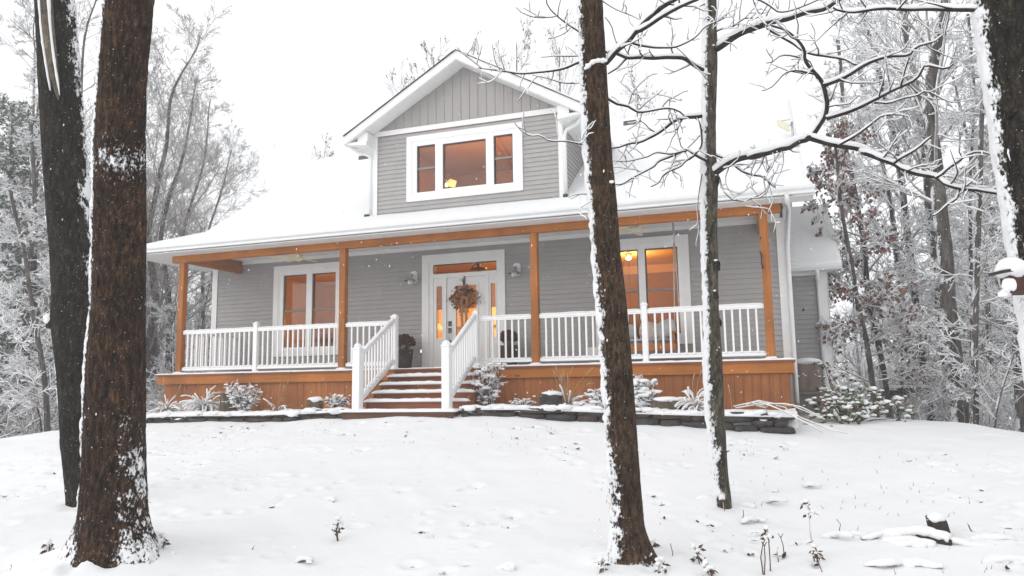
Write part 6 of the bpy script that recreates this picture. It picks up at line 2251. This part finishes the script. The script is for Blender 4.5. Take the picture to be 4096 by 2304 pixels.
forest_tree([(7.349,4.256,-1.329),(7.374,4.227,-0.865),(7.433,4.162,0.196),(7.539,4.112,1.264),(7.646,4.061,2.346),(7.763,4.012,3.430),(7.845,3.969,4.303)], .065, .035, 606, 'thin straight snowy tree right of the stout twin trunk', 26, SP_POLE, .12, (.8, 1.9), (-.1, .6), extend=3)
forest_tree([(8.525,5.772,-1.653),(8.517,5.755,-1.473),(8.538,5.641,-0.004),(8.595,5.547,1.365),(8.553,5.455,2.290),(8.571,5.365,3.447),(8.512,5.286,4.146)], .10, .05, 607, 'grey tree beside the right edge trunk in the woods', 22, SP_POLE, .25, (1.2, 2.6), (.1, .9), extend=4)
forest_tree([(8.003,7.629,-0.952),(8.107,7.565,0.063),(8.179,7.464,1.338),(8.275,7.319,3.141),(8.348,7.216,4.433)], .05, .03, 608, 'faint thin pole tree between the twin trunks and the straight snowy tree', 18, SP_POLE, .2, (.8, 1.8), (0, .6), extend=4)
forest_tree([(7.568,3.801,-1.345),(7.664,3.799,-0.857),(7.785,3.821,-0.551),(7.954,3.850,-0.123),(8.094,3.880,0.164)], .018, .008, 609, 'bent snowy sapling leaning right below the right woods', 8, SP_FINE, .25, (.5, 1.1), (.2, .8), name='sapling')
forest_tree([(6.821,9.243,-0.138),(6.935,9.240,0.710),(6.894,9.140,2.436),(6.866,9.071,3.595),(6.810,8.991,4.766),(6.643,8.873,5.950)], .06, .03, 610, 'thin tree between the slender grey tree and the knotted tree', 22, SP_POLE, .25, (1.0, 2.4), (.2, 1.0), extend=3)

# ---- left woods
forest_tree([(-17.075,3.367,-1.675),(-17.061,3.297,-0.653),(-17.031,3.216,0.594),(-16.986,3.163,1.534),(-16.983,2.975,4.073),(-16.950,2.891,5.351),(-16.887,2.816,6.638)], .17, .08, 620, 'thickest hazy trunk left of the black leaning tree', 26, SP_POLE, .2, (1.5, 3.2), (0, .7), extend=4)
forest_tree([(-11.053,-1.020,-1.247),(-11.121,-1.065,-0.367),(-11.208,-1.109,0.203),(-11.314,-1.157,0.663),(-11.425,-1.210,1.241),(-11.504,-1.247,1.590)], .06, .03, 621, 'crooked slim tree bending left in the hazy left woods', 20, SP_POLE, .15, (1.0, 2.2), (-.1, .5), extend=2.5)
forest_tree([(-15.463,1.772,-1.556),(-15.440,1.724,-0.345),(-15.413,1.681,0.793),(-15.398,1.631,1.942)], .075, .04, 622, 'slim straight tree in the middle of the hazy left woods', 22, SP_POLE, .15, (1.0, 2.2), (-.1, .5), extend=5)
forest_tree([(-20.701,5.341,-1.833),(-20.675,5.244,-0.319),(-20.615,5.140,1.456),(-20.586,5.048,2.888)], .16, .08, 623, 'hazy trunk at the far left picture edge', 22, SP_POLE, .2, (1.5, 3.0), (-.1, .5), extend=5)
forest_tree([(-21.395,6.177,-1.895),(-21.420,6.099,-0.319),(-21.380,6.029,1.533)], .15, .08, 624, 'second hazy trunk from the left picture edge', 22, SP_POLE, .2, (1.5, 3.0), (-.1, .5), extend=6)
forest_tree([(-12.096,-0.302,-1.321),(-12.115,-0.374,-0.841),(-12.192,-0.434,-0.600)], .03, .012, 625, 'short bent sapling at the rim of the left lawn', 14, SP_FINE, .2, (.6, 1.2), (.0, .6), name='sapling')
LV = [
 ([(-15.325,5.840,0.217),(-15.273,5.842,0.759),(-15.163,5.852,1.646),(-15.050,5.865,2.470),(-15.353,5.689,4.607),(-15.236,5.706,5.310),(-14.998,5.740,6.727),(-14.815,5.772,7.620),(-14.706,5.748,9.265),(-14.226,5.884,10.358)], .17, .012, 30, 'tall forked tree closest to the left roof corner'),
 ([(-17.336,8.354,0.176),(-17.423,8.287,1.133),(-17.457,8.181,3.462),(-17.626,8.059,5.031),(-17.828,7.940,6.220),(-17.908,7.772,9.449),(-17.967,7.668,11.281)], .16, .012, 28, 'upright tree rising behind the right edge of the thickest left trunk'),
 ([(-16.110,7.637,0.697),(-16.107,7.618,1.806),(-16.259,7.533,3.500),(-16.509,7.421,4.830),(-16.267,7.474,6.360),(-15.875,7.586,7.713),(-15.558,7.650,9.695)], .15, .012, 30, 'spreading tree leaning over the left roof slope'),
 ([(-18.685,11.053,0.437),(-18.751,10.907,4.311),(-18.696,10.867,6.058),(-18.311,10.953,7.599),(-17.998,11.027,8.709),(-17.811,11.026,10.528)], .14, .012, 30, 'fine twigged tree behind the left porch post'),
 ([(-19.286,12.911,0.931),(-19.412,12.834,5.084),(-19.234,12.883,6.491),(-18.838,13.012,7.910),(-18.561,13.098,9.104)], .13, .012, 30, 'low bushy tree behind the left roof edge'),
 ([(-16.132,4.173,2.559),(-16.231,4.110,4.217),(-16.328,4.043,5.901),(-16.490,3.931,8.497),(-16.509,3.892,9.895),(-16.450,3.886,10.953),(-16.284,3.929,11.664)], .12, .012, 26, 'tall thin tree seen between the two left trunks'),
 ([(-21.269,6.596,3.103),(-21.391,6.512,5.048),(-21.550,6.411,7.024),(-21.633,6.282,10.879),(-21.659,6.226,12.526)], .12, .012, 24, 'bare tree in front of the snowy pine'),
 ([(-22.251,12.495,4.277),(-21.977,12.706,6.201),(-21.647,12.933,8.165),(-21.227,13.169,9.664)], .13, .012, 28, 'farther grey tree in the dome of crowns over the left roof'),
 ([(-22.644,14.456,4.543),(-22.444,14.661,6.587),(-22.011,14.926,8.148),(-21.282,15.310,9.473)], .13, .012, 28, 'farthest grey tree in the dome of crowns over the left roof'),
]
for k, (pts, r0, r1, nl, lab) in enumerate(LV):
    forest_tree(pts, r0, r1, 640 + k, lab, nl, SP_VASE, .22, (2.0, 4.4), (.5, 1.5), smin=.0065, snow=.4, extend=1.0)

# ---- crowns showing over the roofs, behind the house
SP_FAN = dict(wob=.09, trop=.05, lev=2, kids=(6, 5, 0), ang=(.3, .75), lift=.08, rmin=.005)
for k, (x, y, zt, sp_, lab) in enumerate([(-10.3, 14.2, 12.7, 1.0, 'leaf tipped crown showing over the left slope of the dormer roof'), (-9.2, 14.4, 14.0, .9, 'crown with dead leaf tufts just left of the dormer peak'),
                                    (-7.8, 15.4, 14.3, .8, 'thin crown directly behind the dormer peak'), (-5.9, 15.6, 14.6, 1.1, 'tall fine crown over the right slope of the dormer roof'), (-4.2, 16.2, 14.4, 1.2, 'crown with brown tufts touching the brown trunk above the dormer'),
                                    (-1.2, 17.5, 12.6, 1.3, 'crown rising over the roof ridge right of the brown trunk'), (-13.9, 13.5, 9.9, .8, 'small crown peeking over the roof ridge left of the dormer')]):
    z0 = gz(x, y)
    h = zt - z0
    t = forest_tree([(x, y, z0), (x + .1, y, z0 + h * .3), (x - .05, y, z0 + h * .6), (x, y, zt - .6)], .12, .008, 660 + k, lab, 17, SP_FAN, .5, (2.0 * sp_, 3.6 * sp_), (.9, 2.4), leaves=130, snow=.3, smin=.008)
# ---- woods repeated: bare trees one cannot tell apart
def copy_thing(t, loc, rz, sc):
    c = t.copy(); COL.objects.link(c)
    c.location = loc
    c.rotation_euler = (0, 0, rz)
    c.scale = (sc, sc, sc)
    for ch in list(t.children):
        d = ch.copy(); COL.objects.link(d); d.parent = c
    return c
protos = []
for k in range(4):
    x, y = (9.5 + 1.5 * k, 12 + 3 * k)
    z0 = gz(x, y)
    R_ = random.Random(700 + k)
    protos.append(forest_tree([(x, y, z0), (x + R_.gauss(0, .15), y, z0 + 3.2), (x + R_.gauss(0, .3), y, z0 + 7), (x + R_.gauss(0, .4), y, z0 + 11)], .11, .03, 700 + k,
                              'grey snow dusted tree among the many deep in the right woods', 34, SP_POLE if k % 2 else SP_VASE, .10, (1.0, 2.6), (.0, 1.0), group='trees deep in the right woods', smin=.010))
R_ = random.Random(77)
placed = []
n = 0
while n < 14:
    x, y = R_.uniform(6.5, 22), R_.uniform(9, 34)
    # only where the woods are seen: right of the house
    ang = math.atan2(x - 3.6, y + 13.15)
    if ang < .06 or ang > .62 or any((x - a) ** 2 + (y - b) ** 2 < 2.4 for a, b in placed):
        continue
    placed.append((x, y)); n += 1
    c = copy_thing(protos[R_.randrange(4)], (x, y, gz(x, y) - .2), R_.uniform(0, 6.28), R_.uniform(.5, .95))
n = 0
while n < 26:
    x, y = R_.uniform(-36, -11), R_.uniform(3, 28)
    ang = math.atan2(x - 3.6, y + 13.15)
    if ang < -.98 or ang > -.56 or any((x - a) ** 2 + (y - b) ** 2 < 2.6 for a, b in placed):
        continue
    placed.append((x, y)); n += 1
    c = copy_thing(protos[R_.randrange(4)], (x, y, gz(x, y) - .2), R_.uniform(0, 6.28), R_.uniform(.45, .8))
    c['label'] = 'hazy snow dusted tree among the many deep in the left woods'
    c['group'] = 'trees deep in the left woods'

# ---- snowy pines
def pine(x, y, h, w, seed, label, n=30, dens=1.0):
    z0 = gz(x, y)
    t = thing('pine_tree', label, 'pine', (x, y, z0))
    r = random.Random(seed)
    P = [(x, y, z0 - .2, .16), (x + .05, y, z0 + h * .5, .10), (x, y, z0 + h, .02)]
    trunk_mesh(P, .004, 12, 50, 20, windside(.5, .9, .8), seed).build('trunk', M_FARSNOWBARK, t)
    mb = MB()
    sg = Segs()
    V, F, V2, F2 = [], [], [], []
    for k in range(n):
        f = .12 + .88 * (k / n)
        z = z0 + h * f
        for j in range(5):
            a = r.uniform(0, 2 * PI)
            L = w * (1.05 - f) ** .8 * r.uniform(.55, 1.1) + .2
            pts, rs = walk(r, (x, y, z), (math.cos(a), math.sin(a), .25 - .3 * (1 - f)), L, .022, 6, .08, .02, .006)
            sg.chain(pts, rs)
            for q in range(int(16 * L * dens) + 4):
                i = r.randrange(2, 7)
                p = pts[i] + np.array((r.gauss(0, .12), r.gauss(0, .12), r.gauss(.03, .07)))
                for s in range(4):
                    d = np.array((r.gauss(0, .7), r.gauss(0, .7), r.uniform(.0, 1)))
                    d /= math.sqrt(d @ d)
                    e = rot_off(r, d, PI / 2) * .028
                    l = r.uniform(.10, .22)
                    if r.random() < .74:
                        m = len(V); V += [p - e, p + e, p + d * l]; F.append((m, m + 1, m + 2))
                    else:
                        m = len(V2); pp = p + np.array((0, 0, .03)); V2 += [pp - e * 1.6, pp + e * 1.6, pp + d * l * .9]; F2.append((m, m + 1, m + 2))
    sg.into(mb, 4, 1.0, .012)
    mb.add(np.array(V), np.array(F, dtype=np.int64), 2)
    mb.add(np.array(V2), np.array(F2, dtype=np.int64), 1)
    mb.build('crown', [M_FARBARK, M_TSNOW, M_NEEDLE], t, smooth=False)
q = (-19.291,3.824,4.932); pine(q[0], q[1], 11.4, 3.0, 1, 'tall snowy pine at the upper left picture edge', 36, 1.2)
q = (-16.956,1.519,4.272); pine(q[0], q[1], 7.6, 3.2, 2, 'lower snowy pine cut by the left picture edge', 26, 1.2)
q = (-18.805,14.371,6.999); pine(q[0], q[1], 8.0, 2.6, 3, 'dim pine behind the bare crowns over the left roof edge', 24)
q = (11.225,17.505,5.062); pine(q[0], q[1], 11, 3.0, 4, 'dim pine behind the woods near the right edge trunk', 30)
q = (10.992,23.801,5.223); pine(q[0], q[1], 10, 3.0, 5, 'dim pine far behind the stout twin trunk', 28)
q = (-29.838,12.627,7.592); pine(q[0], q[1], 9, 3.0, 6, 'faint far pine behind the hazy left trunks', 26)

# ---- undergrowth and far woods: nobody could count them
def undergrowth(name, pts, seed, hh, nst, smin=.009, label=None):
    r = random.Random(seed)
    sg = Segs()
    for (x, y) in pts:
        z = gz(x, y)
        for k in range(nst):
            a = r.uniform(0, 2 * PI)
            limb(sg, r, (x + r.gauss(0, .15), y + r.gauss(0, .15), z), (math.cos(a) * .6, math.sin(a) * .6, 1), hh * r.uniform(.5, 1.2), .012, 1, dict(wob=.16, trop=-.01, lev=3, kids=(6, 7, 5), ang=(.4, 1.1), lift=.0, rmin=.004))
    mb = MB()
    sg.into(mb, 3, 1.0, smin)
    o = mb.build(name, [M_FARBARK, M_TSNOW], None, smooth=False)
    return tag(o, label, 'undergrowth', kind='stuff')
R_ = random.Random(8)
pr = []
while len(pr) < 115:
    x, y = R_.uniform(5.2, 16), R_.uniform(1.5, 22)
    ang = math.atan2(x - 3.6, y + 13.15)
    if .09 < ang < .6 and gz(x, y) < -1.35 and (y > 4.5 or x > 7.3):
        pr.append((x, y))
undergrowth('snowy_undergrowth', pr, 31, 2.0, 4, label='tangle of snowy brushwood on the floor of the right woods')
pl = []
while len(pl) < 150:
    x, y = R_.uniform(-26, -10.2), R_.uniform(-3, 20)
    ang = math.atan2(x - 3.6, y + 13.15)
    if -.98 < ang < -.50 and gz(x, y) < -1.5:
        pl.append((x, y))
undergrowth('snowy_undergrowth', pl, 32, 2.3, 4, label='tangle of snowy brushwood on the floor of the left woods')
r = random.Random(55)
sg = Segs()
for k in range(190):
    side = r.random() < .4
    ang = r.uniform(.02, .66) if side else r.uniform(-1.02, -.50)
    dist = r.uniform(42, 75)
    x, y = 3.6 + math.sin(ang) * dist, -13.15 + math.cos(ang) * dist
    z = gz(x, y)
    h = r.uniform(4.5, 8) if side else r.uniform(6, 9)
    pts, rs = walk(r, (x, y, z), (r.gauss(0, .05), r.gauss(0, .05), 1), h, r.uniform(.08, .2), 6, .03, .02, .03)
    sg.chain(pts, rs)
    for j in range(14):
        i = r.randrange(0, 6)
        a = r.uniform(0, 2 * PI)
        limb(sg, r, pts[i] + (pts[i + 1] - pts[i]) * r.random(), (math.cos(a), math.sin(a), r.uniform(-.1, 1)), r.uniform(1.5, 3.5), .03, 1, dict(wob=.12, trop=.02, lev=3, kids=(5, 5, 3), ang=(.4, 1.0), lift=.05, rmin=.012))
mb = MB()
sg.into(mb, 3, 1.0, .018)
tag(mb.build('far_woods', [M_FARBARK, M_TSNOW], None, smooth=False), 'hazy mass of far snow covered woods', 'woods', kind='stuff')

# low dark logs at the rim behind the bush
q = np.array((6.447,5.990,-0.685))
t = thing('log_pile', 'dark log pile under snow behind the broadleaf bush', 'log pile', tuple(q - np.array((0, 0, .2))))
mb = MB()
for k in range(5):
    mb.tube([q + (-.55 + .15 * k, .2 * (k % 2), -.05 + .13 * (k // 3)), q + (-.25 + .16 * k, .9, -.05 + .13 * (k // 3))], .10, 10)
mb.build('logs', M_LOG, t)
mb = MB()
snow_strip(mb, q + (-.75, 0, .1), q + (.45, 0, .1), .3, .07, 3)
mb.build('snow_cap', M_SNOW, t)

# ------------------------------------------------------------------ lawn: stump, weeds, sticks, leaves
t_q = np.array((5.020,-5.001,-1.881))
log_post(t_q[0], t_q[1], 'dark cut log standing in the snow at the lower right', .085, .21, 4, z=t_q[2] - .03, lean=(-.25, .12), cap=.055, mat=M_DARKLOG)
t_q2 = np.array((4.891,-5.129,-1.891))
t = thing('fallen_log', 'snow covered log leaning against the standing cut log', 'log', tuple(t_q2))
mb = MB()
mb.tube([t_q2 + (-.40, .12, -.04), t_q2 + (-.1, .02, .04), t_q2 + (.15, -.08, .0)], [.03, .055, .045], 12)
mb.build('log', M_DARKLOG, t)
mb = MB()
def drift(mb, pts, rad, seed, flat=.7):
    P = smooth_path(pts, .03)
    n = len(P)
    R = rad * (.55 + .9 * fbm(P * 7 + seed, 3)) * np.sin(np.linspace(.35, PI - .35, n)) ** .5
    m0 = mb.n
    mb.tube(P, R, 10)
    V = mb.v[-1].reshape(n, 10, 3)
    V[..., 2] = P[:, None, 2] + (V[..., 2] - P[:, None, 2]) * flat
    V += ((fbm(V * 22 + seed, 2) - .5) * .03)[..., None]
drift(mb, [t_q2 + np.array(q) for q in ((-.55, .12, -.01), (-.3, .10, .04), (-.08, .03, .085), (.14, -.07, .05))], .085, 1)
drift(mb, [t_q2 + np.array(q) for q in ((-.42, -.06, .0), (-.2, -.10, .02), (.0, -.16, .0))], .06, 2)
drift(mb, [t_q2 + np.array(q) for q in ((.12, -.02, .03), (.22, -.10, .03), (.36, -.08, .0), (.5, -.02, -.01))], .05, 3)
drift(mb, [t_q2 + np.array(q) for q in ((-.75, .2, -.01), (-.6, .14, .015), (-.45, .16, .0))], .05, 4)
mb.build('snow_cap', M_SNOW, t)

def snow_lump(q, n, s, seed, label, sticks=2):
    q = np.array(q)
    t = thing('snowy_branch', label, 'branch', tuple(q))
    r = random.Random(seed)
    mb, ms = MB(), MB()
    for k in range(max(1, sticks)):
        a = r.uniform(-.5, .5)
        L = s * r.uniform(.7, 1.2)
        p0 = q + np.array((-math.cos(a) * L, -math.sin(a) * L, -.015))
        p1 = q + np.array((math.cos(a) * L, math.sin(a) * L, .01))
        m = (p0 + p1) / 2 + np.array((r.gauss(0, .03), r.gauss(0, .03), .02))
        mb.tube([p0, m, p1], [.012, .014, .006], 6)
        drift(ms, [p0 + np.array((0, 0, .012)), m + np.array((0, 0, .018)), p1 + np.array((0, 0, .01))], .022 + .0016 * n, seed + k, .75)
        for j in range(n // 3):
            f = r.random()
            p = p0 + (p1 - p0) * f
            ms.blob(p + np.array((r.gauss(0, .03), r.gauss(0, .03), .01)), r.uniform(.02, .045), 0, r.random() * 99, .6, .45, 1, 1.4)
    mb.build('stick', M_STEM, t)
    ms.build('snow', M_SNOW, t)
snow_lump((4.103,-5.124,-1.883), 8, .12, 1, 'two lobed snow covered twig left of the fallen log', 1)
snow_lump((4.491,-5.055,-1.882), 10, .18, 2, 'snow covered branch end at the left tip of the fallen log')
snow_lump((4.672,-5.287,-1.910), 12, .16, 3, 'lumpy snow covered branch below the fallen log')
snow_lump((4.652,-5.819,-1.971), 10, .26, 4, 'long snowy stick near the bottom edge below the fallen log', 1)
snow_lump((4.399,-5.821,-1.969), 7, .14, 5, 'short snowy stick left of the long stick near the bottom', 1)
snow_lump((5.398,-4.978,-1.876), 10, .18, 6, 'snow covered twigs right of the standing cut log', 2)
snow_lump((5.386,-5.570,-1.947), 12, .24, 7, 'arched snowy branches in the bottom right corner', 3)
snow_lump((-1.152,-5.726,-1.657), 5, .09, 8, 'small snow covered twig in the open lawn left of centre', 1)
snow_lump((1.370,-6.952,-1.945), 6, .09, 9, 'dark edged snow clump left of the brown trunk foot', 1)
snow_lump((-0.315,-7.368,-1.893), 6, .09, 10, 'curved twig holding snow at the lower left of the lawn', 1)
snow_lump((2.781,-4.302,-1.707), 10, .12, 11, 'snowy root lumps left of the slim tree foot', 1)
snow_lump((3.217,-4.423,-1.754), 10, .12, 12, 'snowy root lumps right of the slim tree foot', 1)
snow_lump((3.545,-4.166,-1.718), 8, .12, 13, 'row of snow lumps right of the slim tree', 1)
snow_lump((3.950,-3.549,-1.618), 8, .10, 14, 'pair of small snow lumps on the right lawn', 1)
snow_lump((3.282,-4.860,-1.823), 8, .12, 15, 'thin snowy stick below the slim tree', 1)

def weed(base_, top, label, kind, seed, rr=.005):
    b = np.array(base_); tp = np.array(top)
    d = np.linalg.norm(np.array((3.608682, -13.154563, -0.415638)) - b)
    t = thing('weed_stalk', label, 'weed', tuple(b))
    r = random.Random(seed)
    mb, ms, ml = MB(), MB(), MB()
    m = (b + tp) / 2 + np.array((r.gauss(0, .012), r.gauss(0, .012), 0))
    mb.tube([b - (0, 0, .05), m, tp], [rr, rr * .9, rr * .7], 6)
    L = np.linalg.norm(tp - b)
    snow_tube(ms, np.array([b + (tp - b) * f for f in np.linspace(.1, 1, 9)]), np.full(9, rr), r, 1.0, .006, .5, 6)
    if kind in ('head', 'leafy'):
        n = 9 if kind == 'head' else 16
        for k in range(n):
            f = r.uniform(.75, 1.0) if kind == 'head' else r.uniform(.25, 1.0)
            p = b + (tp - b) * f + np.array((r.gauss(0, .018), r.gauss(0, .018), 0))
            d1 = np.array((r.gauss(0, .6), r.gauss(0, .6), r.uniform(-1, .2))); d1 /= np.linalg.norm(d1)
            d2 = rot_off(r, d1, PI / 2) * .014
            ml.add([p, p + d1 * .025 + d2, p + d1 * .06, p + d1 * .025 - d2], [(0, 1, 2, 3)])
            if r.random() < .6:
                ms.blob(p + np.array((-.012, -.004, .015)), r.uniform(.012, .024), 0, k, .8, .3, 1)
        ms.blob(tp + np.array((-.01, 0, .012)), .026, 0, seed, .8, .25, 1)
        ml.build('leaves', M_STEM, t, smooth=False)
    if kind == 'fork':
        for s in (-1, 1):
            q = tp + np.array((s * .025, .0, .045))
            mb.tube([tp, q], [rr * .8, rr * .5], 5)
            ms.blob(q, .012, 0, s + 3, .8, .3, 0)
    mb.build('stem', M_STEM, t)
    ms.build('snow', M_SNOW, t)
W = [
 ((-0.349,-6.770,-1.831), (0, 0, .20), 'leafy', 'dead plant plume standing alone in the lower left lawn', .009),
 ((-2.490,-8.032,-1.882), (.01, 0, .17), 'leafy', 'withered plant left of the thickest left trunk', .008),
 ((-1.425,-7.793,-1.889), (-.03, .02, .23), 'head', 'brown seed pod weed at the right foot of the thickest trunk', .005),
 ((-1.358,-7.791,-1.890), (.01, .0, .09), 'leafy', 'short curled weed beside the brown seed pod weed', .006),
 ((-2.492,-8.348,-1.920), (-.02, 0, .09), 'plain', 'thin stem in the bottom left corner', .005),
 ((-0.893,-7.294,-1.860), (0, 0, .06), 'plain', 'tiny dark stem right of the thickest trunk', .005),
 ((2.159,-6.783,-1.977), (.01, 0, .12), 'leafy', 'curled dead leaf weed left of the brown trunk foot', .007),
 ((2.642,-6.593,-1.990), (0, 0, .12), 'leafy', 'rusty leafed weed right of the brown trunk foot', .008),
 ((2.487,-6.015,-1.927), (0, 0, .08), 'head', 'short snow capped stem touching the brown trunk foot', .007),
 ((2.675,-6.244,-1.961), (-.012, 0, .16), 'plain', 'bare thin stem between the brown trunk and the leafy weeds', .004),
 ((2.931,-6.283,-1.973), (-.06, .02, .16), 'leafy', 'leaning weed with snow tufts right of the brown trunk', .006),
 ((3.023,-6.504,-1.994), (-.03, 0, .10), 'leafy', 'low curled weed below the leaning weed', .007),
 ((3.197,-4.826,-1.816), (.03, 0, .10), 'plain', 'short dark twig below the slim tree', .005),
 ((3.029,-4.654,-1.781), (-.01, 0, .16), 'head', 'snowy stem in front of the slim tree foot', .005),
 ((3.427,-6.238,-1.987), (.01, 0, .22), 'fork', 'forked bare stem left of the tall stem pair', .006),
 ((3.433,-6.236,-1.987), (.015, 0, .20), 'fork', 'forked stem in the lower right weed patch', .006),
 ((3.484,-6.134,-1.981), (-.005, 0, .32), 'head', 'tall snow capped stem in the lower right weed patch', .006),
 ((3.601,-5.758,-1.942), (-.02, 0, .14), 'fork', 'small forked stem right of the tall snow capped stem', .005),
 ((3.554,-5.900,-1.956), (.0, 0, .10), 'plain', 'short stem with a tan leaf in the lower right weed patch', .005),
 ((3.850,-5.861,-1.966), (-.03, .02, .50), 'head', 'tallest weed stalk with a drooping snowy head at the lower right', .006),
 ((3.871,-5.876,-1.961), (-.01, .0, .12), 'leafy', 'snow clotted weed at the foot of the tallest stalk', .008),
 ((3.906,-6.074,-1.982), (-.012, 0, .11), 'plain', 'short bare stem right of the tallest weed stalk', .004),
 ((4.118,-4.889,-1.850), (-.01, 0, .09), 'plain', 'thin lone stem on the right lawn', .004),
 ((5.315,-4.796,-1.856), (-.05, .02, .09), 'plain', 'dark slanting twig right of the standing cut log', .006),
]
for k, (b, d, kind, lab, rr) in enumerate(W):
    weed(b, (b[0] + d[0], b[1] + d[1], b[2] + d[2]), lab, kind, 800 + k, rr)

# litter poking through the snow, with extra dark bits painting shade into the pits
r = random.Random(66)
mb = MB()
V, F = [], []
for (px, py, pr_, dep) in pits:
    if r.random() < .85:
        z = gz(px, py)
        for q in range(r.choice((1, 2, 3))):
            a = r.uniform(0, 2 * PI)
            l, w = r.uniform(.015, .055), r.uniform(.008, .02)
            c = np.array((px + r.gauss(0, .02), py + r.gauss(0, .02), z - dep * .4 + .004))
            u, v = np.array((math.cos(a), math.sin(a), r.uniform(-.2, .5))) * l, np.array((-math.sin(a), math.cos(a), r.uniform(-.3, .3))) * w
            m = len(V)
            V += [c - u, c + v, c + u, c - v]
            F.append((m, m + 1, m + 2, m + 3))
for k in range(800):
    px, py = r.uniform(-9, 6.5), r.uniform(-6.5, -1.7)
    if vnoise(np.array((px * .8, py * .8, 7.7))) < .45: continue
    z = gz(px, py)
    c = np.array((px, py, z - .01))
    d = np.array((r.gauss(0, .4), r.gauss(0, .4), 1)); d /= np.linalg.norm(d)
    h, w = r.uniform(.025, .07), .003
    m = len(V)
    V += [c + (-w, 0, 0), c + (w, 0, 0), c + d * h]
    F.append((m, m + 1, m + 2))
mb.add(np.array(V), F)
tag(mb.build('litter_and_dent_shade', M_MUM, None, smooth=False), 'scattered leaf bits and grass tips in the lawn snow, also darkening its dents as painted shade', 'leaf litter', kind='stuff')

# snow in the air
r = random.Random(99)
mb = MB()
Vi, Fi = ICO[0]
Vs = []
cp, f_, r_, u_ = np.array((3.608682, -13.154563, -0.415638)), np.array(cF), np.array(cR), np.array(cU)
for k in range(6500):
    c = np.array((r.uniform(-13, 8), r.uniform(-10, 4), r.uniform(-1.6, 8)))
    if (c[1] > -.6 and -9.6 < c[0] < 4.6) or np.linalg.norm(c - cp) < 3.0: continue
    s = r.uniform(.0024, .0055)
    Vs.append(Vi * np.array((s, s, s * r.uniform(1, 2.6))) @ np.array(Matrix.Rotation(r.gauss(.15, .1), 3, 'Y')).T + c)
Vs = np.array(Vs)
n = len(Vs)
mb.add(Vs.reshape(-1, 3), (Fi[None] + np.arange(n)[:, None, None] * len(Vi)).reshape(-1, 3))
tag(mb.build('falling_snow', M_TSNOW, None), 'loose snowflakes falling in front of the house', 'snowflakes', kind='stuff')

# ------------------------------------------------------------------ haze
hz = NT('haze')
hz.n.remove(hz.p)
pv = hz.n.new('ShaderNodeVolumePrincipled')
pv.inputs['Color'].default_value = (.97, .98, 1.0, 1)
pv.inputs['Density'].default_value = .0030
pv.inputs['Anisotropy'].default_value = .2
hz.l.new(pv.outputs[0], hz.out.inputs['Volume'])
mb = MB()
mb.box(-90, 75, -20, 80, -5, 17.5)
hb = mb.build('haze', hz.m, None, smooth=False)
hb['kind'] = 'stuff'
for o in bpy.data.objects:
    if '_o' in o:
        del o['_o']
